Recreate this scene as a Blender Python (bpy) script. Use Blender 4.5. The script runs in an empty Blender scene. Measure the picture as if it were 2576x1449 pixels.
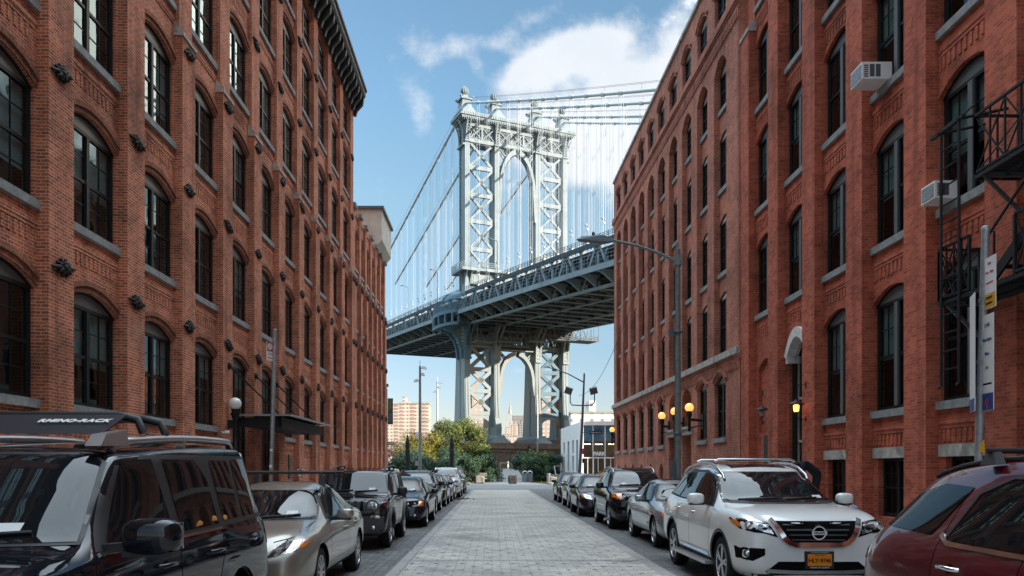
import bpy, bmesh, math, random
from mathutils import Vector, Matrix, noise as mnoise
from mathutils.bvhtree import BVHTree
from mathutils.geometry import delaunay_2d_cdt
random.seed(7)
S = bpy.context.scene
COL = S.collection
PI = math.pi
R = math.radians

# ---------------------------------------------------------------- mesh builder
class MB:
    def __init__(self, T=None):
        self.v = []; self.f = []; self.m = []; self.T = T
    def add(self, vs, fs, mi=0):
        o = len(self.v)
        if self.T: vs = [self.T(p) for p in vs]
        self.v.extend([tuple(p) for p in vs])
        self.f.extend([tuple(i + o for i in f) for f in fs])
        self.m.extend([mi] * len(fs))
    def quad(self, a, b, c, d, mi=0): self.add([a, b, c, d], [(0, 1, 2, 3)], mi)
    def poly(self, ps, mi=0): self.add(ps, [tuple(range(len(ps)))], mi)
    def box(self, x0, x1, y0, y1, z0, z1, mi=0):
        self.add([(x0,y0,z0),(x1,y0,z0),(x1,y1,z0),(x0,y1,z0),(x0,y0,z1),(x1,y0,z1),(x1,y1,z1),(x0,y1,z1)],
                 [(0,3,2,1),(4,5,6,7),(0,1,5,4),(1,2,6,5),(2,3,7,6),(3,0,4,7)], mi)
    def bar(self, p, q, w, h, mi=0, up=(0,0,1), w2=None, h2=None):
        p = Vector(p); q = Vector(q); d = (q - p)
        if d.length < 1e-6: return
        d.normalize(); up = Vector(up)
        if abs(d.dot(up)) > .98: up = Vector((1,0,0)) if abs(d.x) < .9 else Vector((0,1,0))
        s = d.cross(up).normalized(); u = s.cross(d).normalized()
        w2 = w if w2 is None else w2; h2 = h if h2 is None else h2
        vs = []
        for c, ww, hh in ((p, w, h), (q, w2, h2)):
            for a, b in ((-1,-1),(1,-1),(1,1),(-1,1)): vs.append(c + s*(a*ww/2) + u*(b*hh/2))
        self.add(vs, [(3,2,1,0),(4,5,6,7),(0,1,5,4),(1,2,6,5),(2,3,7,6),(3,0,4,7)], mi)
    def tube(self, pts, r, n=8, mi=0, closed=False, cap=True):
        pts = [Vector(p) for p in pts]; N = len(pts)
        rs = r if isinstance(r, (list, tuple)) else [r]*N
        vs = []; prev = None
        for i, p in enumerate(pts):
            if closed: t = pts[(i+1) % N] - pts[i-1]
            else: t = pts[min(i+1, N-1)] - pts[max(i-1, 0)]
            if t.length < 1e-9: t = Vector((0,0,1))
            t.normalize()
            if prev is None:
                a = Vector((0,0,1)) if abs(t.z) < .9 else Vector((1,0,0))
                prev = t.cross(a).normalized()
            s = (prev - t * prev.dot(t))
            s = s.normalized() if s.length > 1e-6 else t.orthogonal().normalized()
            prev = s; b = t.cross(s)
            for k in range(n):
                an = 2*PI*k/n
                vs.append(p + (s*math.cos(an) + b*math.sin(an))*rs[i])
        fs = []
        for i in range(N if closed else N-1):
            j = (i+1) % N
            for k in range(n):
                l = (k+1) % n
                fs.append((i*n+k, i*n+l, j*n+l, j*n+k))
        if cap and not closed:
            fs.append(tuple(reversed(range(n)))); fs.append(tuple(range((N-1)*n, N*n)))
        self.add(vs, fs, mi)
    def lathe(self, prof, n=16, c=(0,0,0), axis='z', mi=0, mis=None):
        vs = []
        for r, h in prof:
            for k in range(n):
                a = 2*PI*k/n
                x, y = r*math.cos(a), r*math.sin(a)
                if axis == 'z': p = (c[0]+x, c[1]+y, c[2]+h)
                elif axis == 'x': p = (c[0]+h, c[1]+x, c[2]+y)
                else: p = (c[0]+y, c[1]+h, c[2]+x)
                vs.append(p)
        for i in range(len(prof)-1):
            pass
        fs = []
        for i in range(len(prof)-1):
            for k in range(n):
                l = (k+1) % n
                fs.append((i*n+k, i*n+l, (i+1)*n+l, (i+1)*n+k))
        if prof[0][0] > 1e-5: fs.append(tuple(reversed(range(n))))
        if prof[-1][0] > 1e-5: fs.append(tuple(range((len(prof)-1)*n, len(prof)*n)))
        self.add(vs, fs, mi)
    def sphere(self, c, r, n=16, m=10, mi=0, sz=1.0):
        prof = [(max(r*math.sin(PI*i/m), 1e-6), -r*sz*math.cos(PI*i/m)) for i in range(m+1)]
        self.lathe(prof, n, c, 'z', mi)
    def prism(self, poly, a0, a1, axis='x', mi=0):
        def P(u, w, a):
            return (a, u, w) if axis == 'x' else ((u, a, w) if axis == 'y' else (u, w, a))
        n = len(poly)
        vs = [P(u, w, a0) for u, w in poly] + [P(u, w, a1) for u, w in poly]
        fs = [tuple(reversed(range(n))), tuple(range(n, 2*n))] + [(i, (i+1) % n, n+(i+1) % n, n+i) for i in range(n)]
        self.add(vs, fs, mi)
    def mesh(self, name, mats, smooth=None, fix=False):
        me = bpy.data.meshes.new(name)
        me.from_pydata(self.v, [], self.f)
        for m in (mats if isinstance(mats, (list, tuple)) else [mats]): me.materials.append(m)
        if len(me.materials) > 1: me.polygons.foreach_set('material_index', self.m)
        if fix:
            b = bmesh.new(); b.from_mesh(me)
            bmesh.ops.remove_doubles(b, verts=b.verts, dist=1e-5)
            bmesh.ops.recalc_face_normals(b, faces=b.faces); b.to_mesh(me); b.free()
        me.update()
        if smooth is not None:
            me.polygons.foreach_set('use_smooth', [True]*len(me.polygons))
            if smooth < 180: me.set_sharp_from_angle(angle=R(smooth))
        return me

def link(name, me, parent=None, loc=(0,0,0), rz=0):
    o = bpy.data.objects.new(name, me); COL.objects.link(o)
    o.location = loc; o.rotation_euler = (0, 0, rz)
    if parent: o.parent = parent
    return o
def obj(name, mb, mats, parent=None, smooth=None, loc=(0,0,0), rz=0, fix=False):
    return link(name, mb.mesh(name, mats, smooth, fix), parent, loc, rz)
def tag(o, label=None, cat=None, group=None, kind=None):
    if label: o['label'] = label
    if cat: o['category'] = cat
    if group: o['group'] = group
    if kind: o['kind'] = kind
    return o
def thing(name, label, cat, loc=(0,0,0), rz=0, group=None):
    o = bpy.data.objects.new(name, None); COL.objects.link(o)
    o.empty_display_size = .2
    o.location = loc; o.rotation_euler = (0,0,rz)
    return tag(o, label, cat, group)
def copy_tree(o, parent=None):
    c = o.copy(); COL.objects.link(c)
    if parent: c.parent = parent
    for ch in o.children: copy_tree(ch, c)
    return c
def text_mesh(txt, size, depth=.004, bold=0.0, align='CENTER', shear=0.0, space=1.0):
    cu = bpy.data.curves.new('lettering', 'FONT'); cu.body = txt; cu.size = size
    cu.extrude = depth; cu.offset = bold; cu.align_x = align; cu.align_y = 'CENTER'; cu.shear = shear
    cu.space_character = space; cu.resolution_u = 3
    t = bpy.data.objects.new('lettering', cu); COL.objects.link(t)
    dg = bpy.context.evaluated_depsgraph_get(); dg.update()
    me = bpy.data.meshes.new_from_object(t.evaluated_get(dg))
    bpy.data.objects.remove(t); bpy.data.curves.remove(cu)
    return me
def lettering(txt, size, mat, parent, M, depth=.004, bold=0.0, align='CENTER', shear=0.0, name='lettering', space=1.0):
    """text lying in local XY, carried to its place by matrix M"""
    me = text_mesh(txt, size, depth, bold, align, shear, space); me.transform(M)
    me.materials.clear(); me.materials.append(mat)
    return link(name, me, parent)
def basis(o, x, y):
    x = Vector(x).normalized(); y = Vector(y).normalized(); z = x.cross(y)
    return Matrix(((x.x, y.x, z.x, o[0]), (x.y, y.y, z.y, o[1]), (x.z, y.z, z.z, o[2]), (0,0,0,1)))
# a pixel of the 2576 px wide frame and a depth in metres -> a point
def at(x, y, z): return Vector(((x-1240)/2000*z, z, 1.65+(1180-y)/2000*z))

# ---------------------------------------------------------------- materials
def mat(name, col=(.5,.5,.5), rough=.6, metal=0, spec=.5, coat=0, emit=None, es=0, ior=None, coat_rough=.03):
    m = bpy.data.materials.new(name); m.use_nodes = True
    b = m.node_tree.nodes['Principled BSDF']
    b.inputs['Base Color'].default_value = (*col, 1)
    b.inputs['Roughness'].default_value = rough; b.inputs['Metallic'].default_value = metal
    b.inputs['Specular IOR Level'].default_value = spec
    b.inputs['Coat Weight'].default_value = coat; b.inputs['Coat Roughness'].default_value = coat_rough
    if ior: b.inputs['IOR'].default_value = ior
    if emit: b.inputs['Emission Color'].default_value = (*emit, 1); b.inputs['Emission Strength'].default_value = es
    return m
class NT:
    def __init__(self, nt): self.nt = nt
    def n(self, typ, **kw):
        x = self.nt.nodes.new(typ)
        for k, v in kw.items():
            if k in ('ins',):
                for a, b in v.items():
                    if hasattr(b, 'is_output') and b.is_output: self.nt.links.new(b, x.inputs[a])
                    else: x.inputs[a].default_value = b
            else: setattr(x, k, v)
        return x
    def math(self, op, a, b=None, c=None, clamp=False):
        x = self.nt.nodes.new('ShaderNodeMath'); x.operation = op; x.use_clamp = clamp
        for i, q in enumerate((a, b, c)):
            if q is None: continue
            if hasattr(q, 'is_output'): self.nt.links.new(q, x.inputs[i])
            else: x.inputs[i].default_value = q
        return x.outputs[0]
    def mix(self, fac, a, b, blend='MIX'):
        x = self.nt.nodes.new('ShaderNodeMix'); x.data_type = 'RGBA'; x.blend_type = blend
        for i, q in ((0, fac), (6, a), (7, b)):
            if hasattr(q, 'is_output'): self.nt.links.new(q, x.inputs[i])
            elif i == 0: x.inputs[i].default_value = q
            else: x.inputs[i].default_value = (*q, 1) if len(q) == 3 else q
        return x.outputs[2]
    def link(self, a, b): self.nt.links.new(a, b)
    def ramp(self, fac, stops):
        x = self.nt.nodes.new('ShaderNodeValToRGB'); el = x.color_ramp.elements
        while len(el) < len(stops): el.new(.5)
        for e, (p, c) in zip(el, stops): e.position = p; e.color = (*c, 1) if len(c) == 3 else c
        self.nt.links.new(fac, x.inputs[0]); return x.outputs[0]
    def noise(self, vec, scale, detail=4, rough=.6, out=0):
        x = self.n('ShaderNodeTexNoise', ins={'Scale': scale, 'Detail': detail, 'Roughness': rough})
        if vec is not None: self.link(vec, x.inputs['Vector'])
        return x.outputs[out]
    def mapr(self, v, a, b, c=0, d=1):
        x = self.n('ShaderNodeMapRange', ins={1: a, 2: b, 3: c, 4: d}); self.link(v, x.inputs[0]); return x.outputs[0]
def graph(m):
    g = NT(m.node_tree); g.b = m.node_tree.nodes['Principled BSDF']; return g
def wall_uv(g, swap=False):
    geo = g.n('ShaderNodeNewGeometry'); sp = g.n('ShaderNodeSeparateXYZ'); g.link(geo.outputs['Position'], sp.inputs[0])
    sn = g.n('ShaderNodeSeparateXYZ'); g.link(geo.outputs['True Normal'], sn.inputs[0])
    ax = g.math('GREATER_THAN', g.math('ABSOLUTE', sn.outputs[0]), .6)
    az = g.math('GREATER_THAN', g.math('ABSOLUTE', sn.outputs[2]), .75)
    u = g.math('ADD', g.math('MULTIPLY', sp.outputs[1], ax), g.math('MULTIPLY', sp.outputs[0], g.math('SUBTRACT', 1, ax)))
    v = g.math('ADD', g.math('MULTIPLY', sp.outputs[2], g.math('SUBTRACT', 1, az)), g.math('MULTIPLY', sp.outputs[1], az))
    cb = g.n('ShaderNodeCombineXYZ')
    g.link(v if swap else u, cb.inputs[0]); g.link(u if swap else v, cb.inputs[1])
    return cb.outputs[0], geo.outputs['Position']
def brick_mat(name, c1, c2, mortar, dark, bw=.215, rh=.0715, ms=.0095, seed=0, stain=(.45, 1.2), swap=False, pale=None, bump=.5, wash=0.0):
    m = mat(name, rough=.88, spec=.25); g = graph(m)
    uv, pos = wall_uv(g, swap)
    ds = g.noise(pos, 2.3, 3)
    off = g.n('ShaderNodeVectorMath', operation='MULTIPLY_ADD', ins={1: (.012, .012, 0)})
    g.link(g.n('ShaderNodeCombineXYZ', ins={0: ds, 1: ds}).outputs[0], off.inputs[0]); g.link(uv, off.inputs[2])
    br = g.n('ShaderNodeTexBrick', ins={'Color1': (*c1, 1), 'Color2': (*c2, 1), 'Mortar': (*mortar, 1), 'Scale': 1.0, 'Mortar Size': ms,
             'Mortar Smooth': .3, 'Bias': -.15, 'Brick Width': bw, 'Row Height': rh})
    g.link(off.outputs[0], br.inputs['Vector'])
    # one brick in several is burnt dark: same bond, black and white bricks with another bias
    b2 = g.n('ShaderNodeTexBrick', ins={'Color1': (0,0,0,1), 'Color2': (1,1,1,1), 'Mortar': (0,0,0,1), 'Scale': 1.0, 'Mortar Size': ms,
             'Bias': -.62, 'Brick Width': bw, 'Row Height': rh})
    g.link(off.outputs[0], b2.inputs['Vector'])
    c = g.mix(g.math('MULTIPLY', b2.outputs[0], .65), br.outputs[0], dark)
    fine = g.noise(uv, 38, 3)
    c = g.mix(.55, c, g.ramp(fine, [(.3, (.55,.55,.55)), (.7, (1.25,1.25,1.25))]), 'MULTIPLY')
    big = g.noise(pos, .33, 5, .62)
    c = g.mix(1, c, g.ramp(big, [(.28, (stain[0],)*3), (.5, (1,1,1)), (.72, (stain[1],)*3)]), 'MULTIPLY')
    mid = g.noise(pos, 1.7, 5, .7)
    c = g.mix(1, c, g.ramp(mid, [(.28, (.62,.60,.58)), (.5, (1,1,1)), (.74, (1.16,1.14,1.12))]), 'MULTIPLY')
    # vertical weather streaks
    st = g.n('ShaderNodeVectorMath', operation='MULTIPLY', ins={1: (2.2, .12, 1)}); g.link(uv, st.inputs[0])
    streak = g.noise(st.outputs[0], 1.0, 4, .6)
    c = g.mix(g.mapr(streak, .52, .72, 0, .62), c, dark)
    if pale:
        pl = g.noise(pos, .8, 5, .7)
        c = g.mix(g.mapr(pl, .58, .72, 0, .45), c, pale)
    g.link(c, g.b.inputs['Base Color'])
    bp = g.n('ShaderNodeBump', ins={'Strength': bump, 'Distance': .012})
    h = g.math('ADD', g.math('SUBTRACT', 1, br.outputs['Fac']), g.math('MULTIPLY', fine, .5))
    g.link(h, bp.inputs['Height']); g.link(bp.outputs[0], g.b.inputs['Normal'])
    return m
def rough_mat(name, col, var=.35, scale=6, rough=.8, spec=.3, metal=0, col2=None, bump=.15, stretch=None):
    m = mat(name, col, rough, metal, spec); g = graph(m)
    geo = g.n('ShaderNodeNewGeometry'); v = geo.outputs['Position']
    if stretch:
        q = g.n('ShaderNodeVectorMath', operation='MULTIPLY', ins={1: stretch}); g.link(v, q.inputs[0]); v = q.outputs[0]
    n1 = g.noise(v, scale, 6, .65)
    lo = tuple(x*(1-var) for x in col); hi = tuple(min(1, x*(1+var)) for x in col)
    c = g.ramp(n1, [(.3, lo), (.7, hi)])
    if col2:
        n2 = g.noise(v, scale*.35, 5, .7)
        c = g.mix(g.mapr(n2, .52, .66), c, col2)
    g.link(c, g.b.inputs['Base Color'])
    if bump:
        bp = g.n('ShaderNodeBump', ins={'Strength': bump, 'Distance': .02}); g.link(n1, bp.inputs['Height']); g.link(bp.outputs[0], g.b.inputs['Normal'])
    return m
def glass_mat(name, tint=(.75,.8,.8), k=1.7, wob=.012, rough=.02):
    """thin pane: clear with a mirror layer that grows with the angle"""
    m = bpy.data.materials.new(name); m.use_nodes = True; nt = m.node_tree; nt.nodes.clear(); g = NT(nt)
    out = g.n('ShaderNodeOutputMaterial'); tr = g.n('ShaderNodeBsdfTransparent', ins={0: (*tint, 1)})
    gl = g.n('ShaderNodeBsdfGlossy', ins={'Roughness': rough, 'Color': (.72,.92,.98,1)})
    fr = g.n('ShaderNodeFresnel', ins={0: 1.5}); mx = g.n('ShaderNodeMixShader')
    oi = g.n('ShaderNodeObjectInfo')
    geo = g.n('ShaderNodeNewGeometry'); g.link(g.mapr(geo.outputs['Backfacing'], 0, 1, 1.5, 1/1.5), fr.inputs[0])
    ad = g.n('ShaderNodeVectorMath', operation='ADD'); g.link(geo.outputs['Position'], ad.inputs[0]); g.link(oi.outputs['Random'], ad.inputs[1])
    ns = g.noise(ad.outputs[0], 1.1, 1.5); bp = g.n('ShaderNodeBump', ins={'Strength': 1.0, 'Distance': wob}); g.link(ns, bp.inputs['Height'])
    g.link(bp.outputs[0], gl.inputs['Normal'])
    F_ = fr.outputs[0]; g.link(g.math('ADD', g.math('MULTIPLY', F_, k*.5), g.math('MULTIPLY', g.math('MULTIPLY', F_, F_), k*1.5), clamp=True), mx.inputs[0])
    g.link(tr.outputs[0], mx.inputs[1]); g.link(gl.outputs[0], mx.inputs[2]); g.link(mx.outputs[0], out.inputs[0])
    return m

M = {}
M['brick_l'] = brick_mat('orange_brown_brick', (.60,.168,.074), (.32,.086,.046), (.60,.43,.32), (.10,.036,.026), pale=(.55,.31,.21))
M['brick_r'] = brick_mat('deep_red_brick', (.55,.128,.066), (.35,.076,.042), (.40,.19,.135), (.14,.042,.029), ms=.007, pale=(.44,.20,.13))
M['brick_f'] = brick_mat('worn_brown_brick', (.52,.158,.090), (.34,.096,.058), (.52,.34,.26), (.13,.048,.036), pale=(.55,.36,.26), stain=(.6,1.2))
M['arch_l'] = brick_mat('orange_arch_brick', (.36,.12,.06), (.24,.075,.04), (.30,.2,.15), (.10,.04,.03), bw=.07, rh=.22)
M['stone'] = rough_mat('grey_bluestone', (.25,.265,.26), .3, 5, .85)
M['stone_w'] = rough_mat('weathered_limestone', (.42,.40,.36), .35, 4, .85, col2=(.2,.19,.17))
M['stone_white'] = rough_mat('white_carved_stone', (.66,.65,.62), .2, 5, .8)
M['frame'] = mat('black_window_paint', (.009,.014,.015), .5, 0, .25)
M['frame_g'] = mat('grey_green_window_paint', (.105,.118,.115), .5)
M['iron'] = rough_mat('black_iron', (.011,.013,.014), .4, 14, .6, .3)
M['iron_g'] = mat('grey_painted_iron', (.10,.115,.13), .5, .3)
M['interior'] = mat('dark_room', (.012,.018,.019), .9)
M['glass_l'] = glass_mat('old_window_glass', (.45,.60,.62), 1.75, .006)
M['blind'] = rough_mat('pale_roller_blind', (.42,.43,.41), .12, 3, .9)
M['glass'] = glass_mat('window_glass', (.40,.56,.57), 1.2, .006)
M['cornice'] = rough_mat('dark_green_cornice_metal', (.026,.034,.034), .35, 4, .6, .4)
M['stucco'] = rough_mat('cream_stucco', (.56,.53,.45), .15, 1.2, .9, col2=(.44,.42,.36))
M['galv'] = rough_mat('galvanised_steel', (.33,.35,.36), .25, 9, .5, .5, .6)
M['pole_g'] = rough_mat('grey_green_pole_paint', (.19,.215,.21), .3, 7, .55, .5, .3)
M['conc'] = rough_mat('pale_concrete', (.33,.32,.30), .25, 2.5, .9, col2=(.25,.245,.235))
M['white'] = mat('white_paint', (.78,.78,.76), .5)
M['black'] = mat('black_plastic', (.012,.012,.013), .5)
M['rubber'] = rough_mat('tyre_rubber', (.016,.016,.017), .3, 30, .85, .25)
M['chrome'] = mat('chrome', (.72,.73,.74), .09, 1)
M['alloy'] = mat('alloy_silver', (.50,.51,.52), .28, .85)
M['alloy_d'] = mat('alloy_dark', (.035,.036,.038), .35, .6)
# ---------------------------------------------------------------- camera
cd = bpy.data.cameras.new('street_camera'); cam = bpy.data.objects.new('street_camera', cd); COL.objects.link(cam)
cd.sensor_width = 36; cd.lens = 36*2000/2576; cd.shift_x = (1288-1240)/2576; cd.shift_y = (1180-724.5)/2576
cd.clip_end = 12000; cd.clip_start = .05
cam.location = (0, 0, 1.65); cam.rotation_euler = (PI/2, 0, 0); S.camera = cam
# ---------------------------------------------------------------- sun and sky
SUN_AZ, SUN_EL = R(61), R(13)          # from behind, to the right
sd = Vector((math.sin(SUN_AZ)*math.cos(SUN_EL), -math.cos(SUN_AZ)*math.cos(SUN_EL), math.sin(SUN_EL)))
ld = bpy.data.lights.new('sun', 'SUN'); lo = bpy.data.objects.new('sun', ld); COL.objects.link(lo)
ld.energy = 3.9; ld.angle = R(.55); ld.color = (1, .87, .72)
lo.rotation_euler = sd.to_track_quat('Z', 'Y').to_euler(); lo.location = (60, -60, 80)
W = bpy.data.worlds.new('World'); S.world = W; W.use_nodes = True
nt = W.node_tree; g = NT(nt); bg = nt.nodes['Background']; bg.inputs['Strength'].default_value = .10
sky = g.n('ShaderNodeTexSky', sky_type='NISHITA', sun_disc=False, sun_elevation=SUN_EL, sun_rotation=PI-SUN_AZ, air_density=1.0, dust_density=.25, ozone_density=2.0)
tc = g.n('ShaderNodeTexCoord'); sp = g.n('ShaderNodeSeparateXYZ'); g.link(tc.outputs['Generated'], sp.inputs[0])
ay = g.math('MAXIMUM', g.math('ABSOLUTE', sp.outputs[1]), .02)
u = g.math('DIVIDE', sp.outputs[0], ay); v = g.math('DIVIDE', sp.outputs[2], ay)
uvn = g.n('ShaderNodeCombineXYZ', ins={0: u, 1: v, 2: g.math('MULTIPLY', g.math('SIGN', sp.outputs[1]), 3.7)}).outputs[0]
def blob(u0, v0, a, b, k, rot=0):
    du = g.math('SUBTRACT', u, u0); dv = g.math('SUBTRACT', v, v0)
    c, s = math.cos(rot), math.sin(rot)
    p = g.math('DIVIDE', g.math('ADD', g.math('MULTIPLY', du, c), g.math('MULTIPLY', dv, s)), a)
    q = g.math('DIVIDE', g.math('SUBTRACT', g.math('MULTIPLY', dv, c), g.math('MULTIPLY', du, s)), b)
    d = g.math('ADD', g.math('MULTIPLY', p, p), g.math('MULTIPLY', q, q))
    return g.math('MULTIPLY', g.math('POWER', 2.718, g.math('MULTIPLY', d, -1)), k)
def PB(x, y, a, b, k, rot=0): return blob((x-1240)/2000, (1180-y)/2000, a/2000, b/2000, k, rot)
blobs = [PB(1440,140,140,62,1.25,.25), PB(1320,185,105,46,1.1,.45), PB(1515,110,55,36,.62), PB(1215,110,110,34,.80,.12), PB(1330,45,70,26,.5,.3), PB(1195,170,30,36,.55),
         PB(1690,110,50,150,.72,-.35), PB(1570,235,120,75,1.25,.1), PB(1490,390,165,80,1.45,-.1), PB(1400,270,130,60,.85), PB(1610,310,80,100,1.3),
         PB(1070,290,50,70,.34), PB(1305,932,34,14,.8), PB(1060,410,70,50,.1), PB(2000,-200,500,200,.5), PB(400,-300,500,160,.4), PB(1290,400,60,120,.22)]
acc = blobs[0]
for b in blobs[1:]: acc = g.math('ADD', acc, b)
front = g.math('GREATER_THAN', sp.outputs[1], 0)
acc = g.math('ADD', g.math('MULTIPLY', acc, front), g.math('MULTIPLY', g.math('SUBTRACT', 1, front), .42))
n1 = g.noise(uvn, 9, 9, .62); n2 = g.noise(uvn, 24, 6, .65)
den = g.math('ADD', acc, g.math('MULTIPLY', g.math('SUBTRACT', n1, .5), 2.5))
den = g.math('ADD', den, g.math('MULTIPLY', g.math('SUBTRACT', n2, .5), .35))
cm = g.mapr(den, .20, 1.05); cm.node.interpolation_type = 'SMOOTHSTEP'
cm = g.math('MULTIPLY', cm, g.mapr(sp.outputs[2], .0, .05))
shade = g.mapr(g.noise(uvn, 5, 5, .6), .35, .7, .60, 1.0)
ccol = g.mix(shade, (2.4, 2.9, 3.6), (4.2, 4.25, 4.3))
skyc = g.mix(1, sky.outputs[0], g.ramp(g.mapr(sp.outputs[2], 0, .42), [(0,(.72,.63,.67)),(.21,(.74,.69,.78)),(.35,(.76,.75,.78)),(.76,(1.09,1.08,.95)),(1,(1.08,1.17,1.10))]), 'MULTIPLY')
col = g.mix(g.math('MULTIPLY', cm, .93), skyc, ccol)
added_bank = g.math('MULTIPLY', g.math('MULTIPLY', g.math('ADD', blob(.66,.60,.26,.34,1.5), g.math('ADD', blob(.40,.52,.12,.22,1.3), blob(.30,.46,.075,.15,1.2))), front), g.mapr(g.noise(uvn, 6, 6, .6), .38, .6, .35, 1)); added_bank.node.use_clamp = True; added_bank = g.mapr(added_bank, .3, .95)  # unseen bright patch added behind the right row for the left windows to mirror
col = g.mix(added_bank, col, (17, 15.6, 13.4))
# unseen bright sheet added overhead and behind to light the shaded facades
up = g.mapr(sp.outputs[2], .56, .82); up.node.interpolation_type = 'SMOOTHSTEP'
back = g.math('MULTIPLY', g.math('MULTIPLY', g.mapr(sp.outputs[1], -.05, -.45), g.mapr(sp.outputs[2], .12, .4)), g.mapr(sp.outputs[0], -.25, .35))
added_veil = g.math('MAXIMUM', g.math('MULTIPLY', up, g.mapr(sp.outputs[1], -.42, .05, .22, 1)), g.math('MULTIPLY', back, .22))
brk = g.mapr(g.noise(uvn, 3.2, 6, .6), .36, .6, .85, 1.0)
col = g.mix(g.math('MULTIPLY', added_veil, brk), col, g.mix(up, (18.0,17.2,16.0), (15.6,18.4,20.8)))
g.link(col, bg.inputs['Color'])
S.view_settings.view_transform = 'Standard'; S.view_settings.look = 'None'
S.view_settings.exposure = 1.3; S.view_settings.gamma = 1
S.render.engine = 'CYCLES'
S.cycles.max_bounces = 6; S.cycles.diffuse_bounces = 3; S.cycles.glossy_bounces = 4; S.cycles.transparent_max_bounces = 12
S.cycles.caustics_reflective = False; S.cycles.caustics_refractive = False; S.cycles.use_denoising = True
S.cycles.sample_clamp_indirect = 6
# ---------------------------------------------------------------- ground, street, paving
def ground_h(y):
    pts = [(-200,0),(95,0),(112,.35),(132,1.55),(150,1.75),(205,1.9),(225,1.2),(238,-3),(560,-3),(575,.3),(12000,.3)]
    for (a,b),(c,d) in zip(pts, pts[1:]):
        if a <= y <= c: return b+(d-b)*(y-a)/(c-a)
    return 0
M['earth'] = rough_mat('park_ground', (.085,.075,.05), .4, 1.5, .95, col2=(.06,.085,.03))
mb = MB()
ys = [-200,-60,0,40,66,80,88,95,100,106,112,118,125,132,140,150,170,190,205,225,238,560,575,900,2000,5000,11000]
xs = [-9000,-2500,-600,-150,-60,-20,-8,0,8,20,60,150,600,2500,9000]
for i in range(len(ys)-1):
    for j in range(len(xs)-1):
        mb.quad((xs[j],ys[i],ground_h(ys[i])-.012),(xs[j+1],ys[i],ground_h(ys[i])-.012),(xs[j+1],ys[i+1],ground_h(ys[i+1])-.012),(xs[j],ys[i+1],ground_h(ys[i+1])-.012))
tag(obj('ground', mb, M['earth'], fix=True), kind='structure')
m = mat('river_water', (.03,.05,.06), .08); M['water'] = m
mb = MB(); mb.quad((-3000,236,-1.2),(3000,236,-1.2),(3000,566,-1.2),(-3000,566,-1.2)); tag(obj('river', mb, M['water']), kind='structure')
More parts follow.
